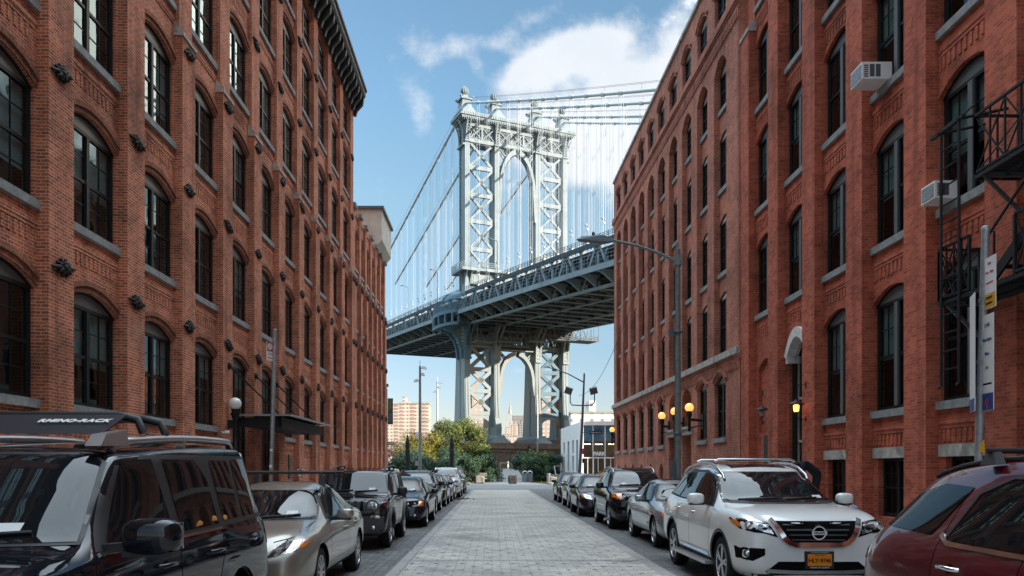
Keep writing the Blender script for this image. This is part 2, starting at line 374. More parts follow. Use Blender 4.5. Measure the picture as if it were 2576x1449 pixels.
# side lanes of rough granite setts
def sett_mat(name, c1, c2, mortar, bw, rh, ms, swap=False, rough=.6, bump=.8, dots=False):
    m = mat(name, rough=rough, spec=.45); g = graph(m)
    geo = g.n('ShaderNodeNewGeometry'); sp = g.n('ShaderNodeSeparateXYZ'); g.link(geo.outputs['Position'], sp.inputs[0])
    cb = g.n('ShaderNodeCombineXYZ'); g.link(sp.outputs[1 if swap else 0], cb.inputs[0]); g.link(sp.outputs[0 if swap else 1], cb.inputs[1])
    wob = g.noise(geo.outputs['Position'], 1.3, 3, .6, 1)
    off = g.n('ShaderNodeVectorMath', operation='MULTIPLY_ADD', ins={1: (.09,.09,0)} if not dots else {1: (.035,.035,0)}); g.link(wob, off.inputs[0]); g.link(cb.outputs[0], off.inputs[2])
    br = g.n('ShaderNodeTexBrick', ins={'Color1': (*c1,1), 'Color2': (*c2,1), 'Mortar': (*mortar,1), 'Scale': 1, 'Mortar Size': ms, 'Mortar Smooth': .5,
             'Bias': 0, 'Brick Width': bw, 'Row Height': rh})
    g.link(off.outputs[0], br.inputs['Vector'])
    n1 = g.noise(geo.outputs['Position'], .45, 6, .65); n2 = g.noise(geo.outputs['Position'], 14, 5, .7)
    c = g.mix(1, br.outputs[0], g.ramp(n1, [(.28,(.52,.52,.52)),(.5,(1,1,1)),(.74,(1.16,1.15,1.13))]), 'MULTIPLY')
    c = g.mix(.6, c, g.ramp(n2, [(.3,(.6,.6,.6)),(.7,(1.3,1.3,1.3))]), 'MULTIPLY')
    h = g.math('SUBTRACT', 1, br.outputs['Fac'])
    if dots:   # small open lozenges at the joints, staggered from course to course
        du = g.math('DIVIDE', sp.outputs[0], .44); dv = g.math('DIVIDE', sp.outputs[1], .44)
        dw = g.n('ShaderNodeSeparateXYZ'); g.link(wob, dw.inputs[0])
        row = g.math('FLOOR', dv)
        st = g.n('ShaderNodeTexWhiteNoise', noise_dimensions='1D'); g.link(row, st.inputs['W'])
        sh = g.math('ADD', g.math('MULTIPLY', g.math('MODULO', g.math('ABSOLUTE', row), 2), .5), g.math('MULTIPLY', st.outputs[0], .18))
        fu = g.math('SUBTRACT', g.math('FRACT', g.math('ADD', g.math('ADD', du, sh), g.math('MULTIPLY', dw.outputs[0], .25))), .5)
        fv = g.math('SUBTRACT', g.math('FRACT', dv), .5)
        d = g.math('ADD', g.math('ABSOLUTE', fu), g.math('ABSOLUTE', fv))
        dot = g.mapr(d, .115, .15, 1, 0)
        keep = g.n('ShaderNodeTexWhiteNoise', noise_dimensions='2D')
        kv = g.n('ShaderNodeCombineXYZ', ins={0: g.math('FLOOR', g.math('ADD', du, sh)), 1: row}); g.link(kv.outputs[0], keep.inputs['Vector'])
        dot = g.math('MULTIPLY', dot, g.mapr(keep.outputs[0], .02, .35, .25, 1))
        c = g.mix(dot, c, (.035,.033,.03)); h = g.math('SUBTRACT', h, g.math('MULTIPLY', dot, 1.2))
        n3 = g.noise(geo.outputs['Position'], .9, 5, .6)
        g.link(g.mapr(n3, .35, .7, rough-.1, rough+.18), g.b.inputs['Roughness'])
    g.link(c, g.b.inputs['Base Color'])
    bp = g.n('ShaderNodeBump', ins={'Strength': bump, 'Distance': .018}); g.link(g.math('ADD', h, g.math('MULTIPLY', n2, .7)), bp.inputs['Height'])
    g.link(bp.outputs[0], g.b.inputs['Normal'])
    return m
M['setts'] = sett_mat('dark_granite_setts', (.20,.20,.195), (.10,.103,.102), (.035,.035,.033), .26, .125, .014, rough=.62, bump=1.0)
M['pavers'] = sett_mat('pale_granite_pavers', (.58,.54,.475), (.41,.385,.345), (.13,.12,.11), .31, .155, .008, rough=.38, bump=.6, dots=True)
M['border'] = sett_mat('paver_border', (.36,.345,.32), (.29,.28,.265), (.09,.085,.08), .5, .24, .008, swap=True, rough=.5, bump=.4)
M['asphalt'] = rough_mat('worn_asphalt', (.165,.168,.168), .25, 3, .7, col2=(.21,.21,.205))
XLK, XRK = -4.25, 5.35
mb = MB(); mb.quad((XLK,-60,0),(XRK,-60,0),(XRK,66,0),(XLK,66,0)); tag(obj('road', mb, M['setts']), kind='structure')
mb = MB(); mb.quad((-1.45,-60,.005),(2.62,-60,.005),(2.62,63,.005),(-1.45,63,.005)); tag(obj('road', mb, M['pavers']), kind='structure')
mb = MB()
for a, b in ((-1.66,-1.45),(2.62,2.83)): mb.quad((a,-60,.006),(b,-60,.006),(b,63.3,.006),(a,63.3,.006))
for yy in (14.2, 29.6, 44.8, 63.0): mb.quad((-1.45,yy,.009),(2.62,yy,.009),(2.62,yy+.24,.009),(-1.45,yy+.24,.009))
tag(obj('road', mb, M['border']), kind='structure')
mb = MB(); mb.quad((-120,66,.001),(120,66,.001),(120,84,.001),(-120,84,.001)); tag(obj('cross_street', mb, M['asphalt']), kind='structure')
def slab(name, x0, x1, y0, y1, h=.14):
    b = MB(); b.box(x0, x1, y0, y1, -.05, h); o = obj(name, b, M['conc']); tag(o, kind='structure'); return o
slab('pavement', -9.45, XLK-.16, -60, 65); slab('pavement', XRK+.16, 10.1, -60, 62)
mb = MB(); mb.box(XLK-.16, XLK, -60, 65, -.05, .146); mb.box(XRK, XRK+.16, -60, 62, -.05, .146); mb.box(-120, -2.5, 84, 84.18, -.05, .13); mb.box(6.2, 120, 84, 84.18, -.05, .13)
tag(obj('kerb', mb, M['stone']), kind='structure')
slab('pavement', -120, -2.5, 84.18, 90, .125); slab('pavement', 6.2, 120, 84.18, 91, .125)
M['gravel'] = rough_mat('grey_path_gravel', (.215,.215,.21), .2, 9, .9, col2=(.17,.17,.165))
mb = MB(); N = 26
for i in range(N):
    y0, y1 = 84+i*2.2, 84+(i+1)*2.2
    def edge(y): 
        P_ = [(84,-3.2,6.2),(92,-2.6,5.2),(98,-1.6,4.3),(106,-.6,4.4),(118,.2,4.2),(141,1.0,4.2)]
        for (a0,l0,r0),(a1,l1,r1) in zip(P_, P_[1:]):
            if y <= a1 or a1 == 141: t = (y-a0)/(a1-a0); return (l0+(l1-l0)*t, r0+(r1-r0)*t)
    a, b = edge(y0), edge(y1)
    mb.quad((a[0],y0,ground_h(y0)+.004),(a[1],y0,ground_h(y0)+.004),(b[1],y1,ground_h(y1)+.004),(b[0],y1,ground_h(y1)+.004))
tag(obj('path', mb, M['gravel'], fix=True), kind='structure')

# ---------------------------------------------------------------- facades
def arc_pts(y0, y1, zs, rise, n=10):
    yc, hw = (y0+y1)/2, (y1-y0)/2
    return [(y0+(y1-y0)*i/n, zs+rise*(1-((y0+(y1-y0)*i/n-yc)/hw)**2)) for i in range(n+1)]
def arched_panel(mb, y0, y1, z0, z1, oy0, oy1, oz0, ozs, rise, x=0, depth=.2, mi=0, rmi=None):
    rmi = mi if rmi is None else rmi
    q = lambda a, b, c, d, k=mi: mb.quad(a, b, c, d, k)
    P = lambda y, z: (x, y, z)
    q(P(y0,z0),P(oy0,z0),P(oy0,z1),P(y0,z1)); q(P(oy1,z0),P(y1,z0),P(y1,z1),P(oy1,z1))
    if oz0 > z0: q(P(oy0,z0),P(oy1,z0),P(oy1,oz0),P(oy0,oz0))
    ar = arc_pts(oy0, oy1, ozs, rise)
    for (a, za), (b, zb) in zip(ar, ar[1:]): q(P(a,za),P(b,zb),P(b,z1),P(a,z1))
    B = lambda y, z: (x-depth, y, z)
    q(P(oy0,oz0),B(oy0,oz0),B(oy0,ozs),P(oy0,ozs),rmi); q(P(oy1,oz0),P(oy1,ozs),B(oy1,ozs),B(oy1,oz0),rmi)
    q(P(oy0,oz0),P(oy1,oz0),B(oy1,oz0),B(oy0,oz0),rmi)
    for (a, za), (b, zb) in zip(ar, ar[1:]): q(P(a,za),B(a,za),B(b,zb),P(b,zb),rmi)
def window_kit(w, hs, rise, style):
    """meshes of one window; origin bottom centre of the opening, x outward, frame face at x=0"""
    k = {}; f = MB(); hw = w/2
    gm = 1 if style != 'f' else 0
    f.box(-.09,.0,-hw,-hw+.085,0,hs); f.box(-.09,.0,hw-.085,hw,0,hs)
    f.box(-.09,.0,-hw+.085,hw-.085,0,.09); f.box(-.09,-.004,-hw+.085,hw-.085,hs-.08,hs)
    if style == 'r': f.box(-.09,.035,-.085,.085,.09,hs-.08,1)
    else: f.box(-.09,.012,-.065,.065,.09,hs-.08,0)
    # arched head panel
    ar = arc_pts(-hw, hw, hs, rise, 10)
    f.poly([(-.012, y, z) for y, z in ar] , 1 if style in 'lr' else 2)
    f.poly([(-.09, y, z) for y, z in ar], 0)
    for (a, za), (b, zb) in zip(ar, ar[1:]):
        f.quad((.02,a,za),(.02,b,zb),(.02,b,zb-.055),(.02,a,za-.055),0); f.quad((.02,a,za-.055),(.02,b,zb-.055),(-.012,b,zb-.055),(-.012,a,za-.055),0)
    zm = hs*.5
    for a, b in ((-hw+.085,-.065),(.065,hw-.085)):
        if style == 'r': a, b = (a, -.085) if a < 0 else (.085, b)
        f.box(-.075,-.012,a,b,zm-.04,zm+.035)                       # meeting rail
        f.box(-.075,-.018,a,a+.045,.09,hs-.08); f.box(-.075,-.018,b-.045,b,.09,hs-.08)
        mid = (a+b)/2
        if style in 'lf':
            f.box(-.06,-.03,mid-.013,mid+.013,.09,zm-.04); f.box(-.06,-.03,mid-.013,mid+.013,zm+.035,hs-.08)
            f.box(-.058,-.032,a+.045,b-.045,zm*.52,zm*.52+.025); f.box(-.058,-.032,a+.045,b-.045,zm*1.5,zm*1.5+.025)
        else:
            f.box(-.06,-.03,mid-.011,mid+.011,zm+.035,hs-.08); f.box(-.058,-.032,a+.045,b-.045,zm*1.5,zm*1.5+.022)
    k['frame'] = f.mesh('window', [M['frame'], M['frame_g'], M['stone_w']])
    p = MB(); p.quad((-.045,-hw+.02,.02),(-.045,hw-.02,.02),(-.045,hw-.02,hs),(-.045,-hw+.02,hs)); k['pane'] = p.mesh('pane', M['glass_l' if style == 'l' else 'glass'])
    s = MB(); s.box(-.14,.085,-hw-.10,hw+.10,-.19,-.003)
    k['sill'] = s.mesh('sill', M['stone'])
    b = MB(); t = .13 if style == 'r' else .235; n = 24
    for ring in range(1 if style == 'r' else 2):
        r0 = ring*t/1.0*.56; r1 = r0+t*.5
        ar = arc_pts(-hw-.07, hw+.07, hs-.02, rise+.02, n)
        for i in range(n):
            pts = []
            for (y, z) in (ar[i], ar[i+1]):
                sl = 2*(rise+.02)*(y)/((hw+.07)**2); nrm = Vector((sl, 1)).normalized(); pts.append((Vector((y, z)), nrm))
            (a, na), (c, nc) = pts; g_ = .004; d = (c-a).normalized()*g_
            pr = .03+.045*ring + random.uniform(-.004,.004)
            A, B_, C_, D_ = a+d+na*r0, c-d+nc*r0, c-d+nc*r1, a+d+na*r1
            x0, x1 = .10 if False else -.02, pr
            b.add([(x1,*A),(x1,*B_),(x1,*C_),(x1,*D_),(x0,*A),(x0,*B_),(x0,*C_),(x0,*D_)],[(0,1,2,3),(0,4,5,1),(1,5,6,2),(2,6,7,3),(3,7,4,0)])
    k['arch'] = b.mesh('brick_arch', M['arch_l'] if style == 'l' else M['brick_r' if style == 'r' else 'brick_f'])
    bl = MB(); bl.quad((-.12,-hw+.1,0),(-.12,hw-.1,0),(-.12,hw-.1,1),(-.12,-hw+.1,1)); k['blind'] = bl.mesh('blind', M['blind'])
    return k
def place_window(kit, parent, x, y, z, arch_x, hs, blind=0, sill=True, arch=True, sill_x=0, curtain=False):
    o = link('window', kit['frame'], parent, (x, y, z))
    link('pane', kit['pane'], o)
    if sill: link('sill', kit['sill'], o, (sill_x-x, 0, 0))
    if arch: link('brick_arch', kit['arch'], o, (arch_x-x, 0, 0))
    if curtain:
        for _ in range(rnd.choice((1,1,2))):
            cu = link('curtain', kit['blind'], o, (-.25, rnd.uniform(-.8,.8), .1)); cu.scale = (1, rnd.uniform(.07,.2), hs-.3)
    if blind:
        bl = link('blind', kit['blind'], o, (0, 0, hs-.06-blind)); bl.scale = (1, 1, blind)
    return o
def corbels(mb, y0, y1, zs, dent=True, pr=.036):
    mb.box(-.02, pr, y0, y1, zs-.30, zs-.215); mb.box(-.02, pr*.6, y0+.05, y1-.05, zs-.39, zs-.302)
    if dent:
        n = int((y1-y0-.2)/.2)
        for i in range(n): 
            a = y0+.12+i*.2; mb.box(-.02, pr*.55, a, a+.1, zs-.68, zs-.41)
        mb.box(-.02, pr*.5, y0, y0+.07, zs-.70, zs-.41); mb.box(-.02, pr*.5, y1-.07, y1, zs-.70, zs-.41)
rnd = random.Random(3)
# ---- left mill
LB = thing('brick_mill', 'tall orange brown brick mill with arched windows and iron rosettes, left of street', 'building', (-9.45, 0, 0))
LZ = [2.9, 7.0, 11.1, 15.2, 19.3, 22.9]; LOW, LW = 2.55, 2.49
wall = MB(); kits = {}
cap = MB()
cap.add([(.0,-.03,0),(.29,-.03,0),(.29,1.03,0),(.0,1.03,0),(.29,-.03,.12),(.29,1.03,.12),(.0,-.03,.45),(.0,1.03,.45)],[(0,1,4,6),(1,2,5,4),(2,3,7,5),(4,5,7,6),(0,3,2,1)])
capm = cap.mesh('pilaster_cap', M['stone_w'])
for k in range(-6, 11):
    y0 = 16.46+3.55*k
    wall.box(-.3, .25, y0, y0+1.0, 0, 14.5); wall.box(-.3, .15, y0, y0+1.0, 14.5, 26.0)
    link('pilaster_cap', capm, LB, (0,y0,14.5))
    if k == 10: break
    a, b = y0+1.0, y0+3.55; yc = (a+b)/2
    zt = [6.55, 10.65, 14.75, 18.85, 22.5, 26.9]; zb = 0
    for r, zs in enumerate(LZ):
        hs = 2.33 if r < 5 else 1.78
        oz = zs+.2
        if r == 0 and k in (3, 4): oz, hs = .16, 5.3-.16+.13
        arched_panel(wall, a, b, zb, zt[r], yc-LW/2, yc+LW/2, oz, oz+hs, .34, 0, .11)
        zb = zt[r]
        if r or k not in (3, 4): corbels(wall, a+.02, b-.02, zs, dent=(r in (1, 2) or k % 3 == 0))
        key = (hs,)
        if key not in kits: kits[key] = window_kit(LW-.02, hs, .34, 'l')
        if k >= -5: place_window(kits[key], LB, -.10, yc, oz, 0, hs, blind=(rnd.choice((.4,.7,1.0,1.3,1.7))*min(1,hs/2.3) if rnd.random() < .38 else 0), sill=(oz == zs+.2), curtain=rnd.random() < .45)
    # small brick fret under the cornice
    for j in range(9):
        for i in range(2): wall.box(-.02, .05, a+.15+j*.26, a+.28+j*.26, 25.55+i*.22, 25.66+i*.22)
wall.box(-.6, .16, -4.9-.0, 52.96, 26.0, 27.0)
wall.box(-13, -.3, 52.5, 52.93, 0, 26.9)
wall.quad((-13,-5,26.85),(-.3,-5,26.85),(-.3,52.9,26.85),(-13,52.9,26.85))
obj('wall', wall, M['brick_l'], LB)
b = MB(); b.quad((-.9,-5,0),(-.9,52.5,0),(-.9,52.5,26),(-.9,-5,26)); obj('room_wall', b, M['interior'], LB)
# iron rosette tie plates
an = MB()
for i in range(10):
    t = i*2*PI/10; c, s_ = math.cos(t), math.sin(t); q = 1.0 if i % 5 else 1.35
    an.tube([(.02,0,0),(.075,.19*c*q,.11*s_),(.035,.37*c*q,.20*s_)],[.06,.055,.03],6)
    an.sphere((.035,.30*c*q,.19*s_),.05,7,5)
an.sphere((.05,0,0),.10,10,8)
anm = an.mesh('anchor_plate', M['iron'], 60)
for k in range(-2, 11):
    for zc in (5.95, 10.07, 14.2, 18.3, 22.2):
        if k == 10 and zc == 5.95: continue
        o = link('anchor_plate', anm, LB, (.25 if zc < 14.5 else .15, 16.96+3.55*k+rnd.uniform(-.04,.04), zc)); o.scale = (.85,rnd.uniform(.82,.92),rnd.uniform(.78,.9)); o.rotation_euler = (R(rnd.uniform(-14,14)),0,0)
# bracketed cornice
cn = MB()
prof = [(.12,25.75),(.30,25.85),(.34,26.25),(.85,26.35),(.95,26.5),(.95,26.72),(1.05,26.8),(1.05,26.95),(-.4,27.05),(-.4,25.75)]
n = len(prof); vs = [(x,y,z) for y in (-5.2,53.1) for x, z in prof]
cn.add(vs, [tuple(range(n)), tuple(reversed(range(n,2*n)))]+[(i,n+i,n+(i+1)%n,(i+1)%n) for i in range(n)])
yy = 14.0
while yy < 53.2:
    pr = [(.15,25.2),(.32,25.22),(.42,25.55),(.78,25.95),(.84,26.34),(.15,26.34)]
    m2 = MB(); 
    cn.add([(x,yy-.13,z) for x,z in pr]+[(x,yy+.13,z) for x,z in pr],[tuple(range(6)),tuple(reversed(range(6,12)))]+[(i,6+i,6+(i+1)%6,(i+1)%6) for i in range(6)])
    yy += .888
obj('cornice', cn, M['cornice'], LB, fix=True)
# ---- lower rear wing and roof bulkhead
LW2 = thing('brick_wing', 'lower brick wing behind the left mill, carrying a cream roof bulkhead', 'building', (-9.45, 53.0, 0))
wall = MB(); cap = MB(); kk = window_kit(1.42, 2.2, .28, 'f'); kk['arch'] = window_kit(1.42, 2.2, .28, 'l')['arch']
for i in range(7):
    y0 = i*2.5
    if i < 6:
        a, b = y0+.75, y0+2.5; zb = 0
        for r, zs in enumerate(LZ[:4]):
            z1 = [6.4,10.5,14.6,19.0][r]; yc = (a+b)/2
            arched_panel(wall, a, b, zb, z1, yc-.72, yc+.72, zs+.2, zs+2.4, .28, 0, .15); zb = z1
            if r < 4: place_window(kk, LW2, -.14, yc, zs+.2, 0, 2.2, sill=True)
    wall.box(-.3, .25, y0, y0+.75, 0, 14.5); wall.box(-.3, .14, y0, y0+.75, 14.5, 19.2)
    q = MB(); q.box(-.02,.3,y0-.03,y0+.78,14.5,14.66); obj('pilaster_cap', q, M['stone_w'], LW2); q = MB(); q.box(-.35, .3, y0-.04, y0+.79, 19.2, 19.45); obj('coping', q, M['stone'], LW2)
    for zc in (5.95, 10.07, 14.2): link('anchor_plate', anm, LW2, (.25, y0+.37, zc))
wall.box(-.5, .06, 0, 15.75, 19.0, 19.35); wall.box(-12,-.3,15.4,15.72,0,19.2); wall.quad((-12,0,19.1),(-.3,0,19.1),(-.3,15.6,19.1),(-12,15.6,19.1))
obj('wall', wall, M['brick_l'], LW2)
b = MB(); b.quad((-.8,0,0),(-.8,15.4,0),(-.8,15.4,19),(-.8,0,19)); obj('room_wall', b, M['interior'], LW2)
bk = MB(); bk.prism([(-6,19.36),(.15,19.36),(.62,19.9),(.62,22.3),(-6,22.3)],10.2,15.9,'y',0); bk.box(-6.2,.80,10.0,16.1,22.3,22.52,1)
obj('bulkhead', bk, [M['stucco'], M['iron_g']], LW2, fix=True)
# ---- right red building (near)
RB = thing('red_warehouse', 'deep red brick warehouse with arched windows, nearest on the right of the street', 'building', (10.1, 0, 0), PI)
RZ = [2.95, 7.28, 11.3, 15.17, 19.1]; RS = [5.95, 10.0, 14.04, 17.75, 21.6]
wall = MB(); kits = {}; trim = MB()
def pil(z0, z1, x0, x1, h0, h1): wall.box(x0, x1, -z1, -z0, h0, h1)
for k in range(-8, 5):
    y0 = 18.0+3.12*k
    pil(y0, y0+.97, -.3, .30, 0, 18.45 if k == 4 else 25)
    if k == 4:
        pil(y0, y0+.97, -.3, .06, 18.45, 25)
        q = MB(); q.add([(0,-y0+.04,18.45),(.34,-y0+.04,18.45),(.34,-y0-1.0,18.45),(0,-y0-1.0,18.45),(.34,-y0+.04,18.6),(.34,-y0-1.0,18.6),(0,-y0+.04,19.0),(0,-y0-1.0,19.0)],
                 [(0,1,4,6),(1,2,5,4),(2,3,7,5),(4,5,7,6),(0,3,2,1)]); obj('pilaster_cap', q, M['stone_w'], RB); break
    a, b = -(y0+3.12), -(y0+.97); yc = (a+b)/2; W_ = 2.08
    zb = 2.35; zt = [6.75, 10.8, 14.75, 18.6, 25]
    # basement
    if k in (2,): wall.quad((0,a,0),(0,a+.05,0),(0,a+.05,2.35),(0,a,2.35)); 
    elif k == 3: pass
    else:
        arched_panel(wall, a, b, 0, 2.35, yc-.82, yc+.82, .42, 1.93, 0, 0, .18)
        q = MB(); q.box(-.05,.034,a+.02,b-.02,1.93,2.2); obj('lintel', q, M['stone_w'], RB)
    for r, zs in enumerate(RZ):
        hs = RS[r]-zs-.22; oz = zs+.22
        if r == 0 and k in (2, 3):
            zb = zt[0]; continue
        arched_panel(wall, a, b, zb, zt[r], yc-W_/2, yc+W_/2, oz, RS[r], .36, 0, .10); zb = zt[r]
        corbels(wall, a+.05, b-.05, zs, dent=True, pr=.042)
        if hs not in kits: kits[hs] = window_kit(W_-.02, hs, .36, 'r')
        if k >= -6:
            bl = 0
            if r == 0: bl = hs*.5 if k in (0,1) else 0
            elif rnd.random() < .5: bl = rnd.choice((.4,.5,.55))*hs
            place_window(kits[hs], RB, -.09, yc, oz, 0, hs, blind=bl)
# basement sashes
bw = MB()
bw.box(-.08,0,-.81,-.73,.0,1.5); bw.box(-.08,0,.73,.81,0,1.5); bw.box(-.08,0,-.73,.73,0,.09); bw.box(-.08,0,-.73,.73,1.42,1.5); bw.box(-.08,.03,-.06,.06,.09,1.42)
for s in (-1,1):
    bw.box(-.06,-.01,s*.4-.33,s*.4+.33,.72,.77); bw.box(-.06,-.02,s*.4-.015,s*.4+.015,.09,1.42); bw.box(-.06,-.02,s*.4-.33,s*.4+.33,1.1,1.12)
bwm = bw.mesh('basement_window', M['frame']); bp_ = MB(); bp_.quad((-.045,-.8,.02),(-.045,.8,.02),(-.045,.8,1.48),(-.045,-.8,1.48)); bpm = bp_.mesh('pane', M['glass'])
for k in (-2,-1,0,1):
    o = link('basement_window', bwm, RB, (-.15, -(18.0+3.12*k+.97+1.075), .43)); link('pane', bpm, o)
# ground bays with the arched stone doorway (k=2) and the bricked niche (k=3)
a, b = -(18+3.12*2+3.12), -(18+3.12*2+.97); yc = (a+b)/2
arched_panel(wall, a, b, 0, 6.75, yc-.86, yc+.86, .0, 5.45, .62, 0, .12)
rc = MB()
for yy, e in ((yc-.86,.0),(yc+.86,.0)): rc.quad((-.12,yy,0),(-.38,yy,0),(-.38,yy,5.45),(-.12,yy,5.45))
obj('door_recess', rc, M['black'], RB)
dr = MB(); ar0 = arc_pts(yc-.83, yc+.83, 5.41, .62, 14); ar1 = arc_pts(yc-1.06, yc+1.06, 5.5, .86, 14)
for i in range(14):
    for (x0, q0, q1) in ((.10, ar0, ar1),):
        dr.add([(x0,*q0[i]),(x0,*q0[i+1]),(x0,*q1[i+1]),(x0,*q1[i]),(-.3,*q0[i]),(-.3,*q0[i+1]),(-.02,*q1[i+1]),(-.02,*q1[i])],[(0,1,2,3),(0,4,5,1),(3,2,6,7)])
    m0 = [(y, z-.10) for y, z in ar0]
    dr.add([(-.18,*ar0[i]),(-.18,*ar0[i+1]),(-.18,m0[i+1][0]*1+0,m0[i+1][1]),(-.18,m0[i][0],m0[i][1])],[(0,1,2,3)])
for s in (-1,1): dr.box(-.4,.08,yc+s*.86-.09,yc+s*.86+.09,5.25,5.5)
obj('stone_arch', dr, M['stone_white'], RB)
dg_ = MB(); dg_.poly([(-.34,y,z) for y,z in ar0]+[(-.34,yc+.83,.1),(-.34,yc-.83,.1)]); do = obj('entrance_glass', dg_, M['glass'], RB)
df = MB()
for yy in (-.84,-.02,.80): df.box(-.37,-.30,yc+yy,yc+yy+.05,.1,5.4)
for zz in (.1,2.55,4.0): df.box(-.37,-.30,yc-.84,yc+.84,zz,zz+.08)
obj('door_frame', df, M['stone_w'], RB)
nb = MB(); nb.box(-2.2,-2.0,yc-1.2,yc+1.2,0,6.5); obj('lobby_wall', nb, M['interior'], RB)
a, b = -(18+3.12*3+3.12), -(18+3.12*3+.97); yc = (a+b)/2
arched_panel(wall, a, b, 0, 6.75, yc-.85, yc+.85, 3.0, 5.4, .35, 0, .12); wall.quad((-.12,yc-.85,3),(-.12,yc+.85,3),(-.12,yc+.85,5.75),(-.12,yc-.85,5.75))
nd = MB(); nd.box(-.1,.02,yc-.2,yc+.75,.1,2.9); obj('side_door', nd, M['black'], RB)
wall.box(-12,-.3,-31.4,-31.1,0,25); wall.quad((-12,-31.3,24.8),(-.3,-31.3,24.8),(-.3,8,24.8),(-12,8,24.8))
obj('wall', wall, M['brick_r'], RB)
b = MB(); b.quad((-.9,-24.9,0),(-.9,7,0),(-.9,7,25),(-.9,-24.9,25)); b.quad((-.9,-31,3),(-.9,-24.9,3),(-.9,-24.9,25),(-.9,-31,25)); obj('room_wall', b, M['interior'], RB)
# ---- right brown building (far)
FB = thing('brown_warehouse', 'older brown brick warehouse with tall arcade bays, farther down the right side', 'building', (9.78, 31.45, 0), PI+.0174)
wall = MB(); band = MB(); roofband = MB(); L = 29.4
kA = {}
def kit(w, hs, rise):
    if (w, hs, rise) not in kA: kA[(w,hs,rise)] = window_kit(w, hs, rise, 'f')
    return kA[(w,hs,rise)]
edges = [0]+[1.75+2.755*i-.50 for i in range(1,10)]+[L]
for i in range(10):
    f0, f1 = 1.75+2.755*i, 3.5+2.755*i          # opening, measured along the street
    a, b = -edges[i+1], -edges[i]; o0, o1 = -f1, -f0; yc = (o0+o1)/2
    # ground floor
    if i in (2,3):
        arched_panel(wall, a, b, 0, 5.7+.55, yc-.85, yc+.85, .0, 5.2, .42, 0, .9)
        wall.quad((-.9,yc-1,3.75),(-.9,yc+1,3.75),(-.9,yc+1,5.7),(-.9,yc-1,5.7))
        d = MB(); d.box(-.9,-.82,yc-.8,yc+.8,.15,3.35); obj('door', d, M['frame'], FB)
    else:
        arched_panel(wall, a, b, 1.98+.22, 6.25, yc-.78, yc+.78, 2.98, 5.33, .33, 0, .16)
        if i >= 4: arched_panel(wall, a, b, 0, 2.2, yc-.5, yc+.5, 1.05, 1.65, .32, 0, .2); 
        else: wall.quad((0,a,0),(0,b,0),(0,b,2.2),(0,a,2.2))
        place_window(kit(1.54,2.35,.33), FB, -.15, yc, 2.98, 0, 2.35)
        if i >= 4:
            q = MB(); q.box(-.05,0,-.5,.5,0,.05); q.box(-.05,0,-.03,.03,.05,.6); q.poly([(-.03,y,z) for y,z in arc_pts(-.5,.5,.6,.32)]+[(-.03,.5,0),(-.03,-.5,0)],1)
            obj('cellar_window', q, [M['frame'], M['frame_g']], FB, loc=(-.14,yc,1.05))
    # arcade
    arched_panel(wall, a, b, 6.5, 19.7, o0, o1, 6.5, 18.75, .55, 0, .23)
    zb = 6.5
    for r,(oz,sp_,rs,zt) in enumerate(((6.62,9.0,.28,9.7),(10.15,12.32,.28,13.2),(13.8,15.92,.28,16.8),(17.25,18.75,.5,19.6))):
        w = 1.7
        arched_panel(wall, o0-.05, o1+.05, zb, zt, yc-w/2, yc+w/2, oz, sp_, rs, -.23, .05); zb = zt
        place_window(kit(w-.02,round(sp_-oz,3),rs), FB, -.27, yc, oz, -.23, sp_-oz, arch=False, sill=r>0, sill_x=-.23)
    # top storey
    arched_panel(wall, a, b, 20.6, 23.45, o0+.1, o1-.1, 20.75, 22.15, .35, 0, .16)
    place_window(kit(1.53,1.4,.35), FB, -.15, yc, 20.75, 0, 1.4, sill=False)
    if i >= 4:
        pass
# corbel tables and string courses
for z0, z1, st in ((5.75,6.25,(6.25,6.52)),(19.7,20.3,(20.3,20.62))):
    wall.box(-.3,.05,-L,-0.02,z0+.27,z1); wall.box(-.3,.10,-L,-.02,z1-.10,z1-.002)
    y = .1
    while y < L-.1: wall.box(-.02,.06,-y-.11,-y,z0-.05,z0+.27); y += .22
    wall.box(-.3,0.004,-L,-.02,z0-.06,z0+.27) if z0 > 10 else None
    if z0 < 10: band.box(-.3,.17,-L-.15,-.02,*st)
    else: wall.box(-.3,.16,-L-.1,-.02,*st)
wall.box(-12,-.0,-L-.003,-L+.25,0,23.45); wall.quad((-12,-L,23.3),(-.3,-L,23.3),(-.3,0,23.3),(-12,0,23.3)); wall.box(-.35,-.0,-.35,-.0,6.2,23.4)
roofband.box(-.4,.10,-L-.05,-.02,23.45,23.62); obj('coping', roofband, M['stone_w'], FB)
lint = MB(); f0, f1 = 1.75+2.755*2-.25, 3.5+2.755*3+.25
lint.box(-.2,.10,-f1,-f0,3.35,3.62); lint.box(-.2,.18,-f1-.06,-f0+.06,3.62,3.74); obj('door_lintel', lint, M['stone_w'], FB)
obj('wall', wall, M['brick_f'], FB); obj('string_course', band, M['stone_w'], FB)
b = MB(); b.quad((-1.1,-L+.3,0),(-1.1,0,0),(-1.1,0,23),(-1.1,-L+.3,23)); obj('room_wall', b, M['interior'], FB)
rl = MB(); rl.tube([(-.1,-L,23.95),(-.1,0,23.95)],.03,6); y = 0
while y <= L: rl.tube([(-.1,-y,23.6),(-.1,-y,23.95)],.02,5); y += 1.4
obj('roof_rail', rl, M['iron'], FB)
# chimney stacks on the far roof
c = MB(); c.box(-2.6,-1.5,-21,-20.2,23.3,26.6); c.box(-1.6,-.8,-9.0,-8.2,23.3,26.8); obj('chimney', c, M['iron_g'], FB)
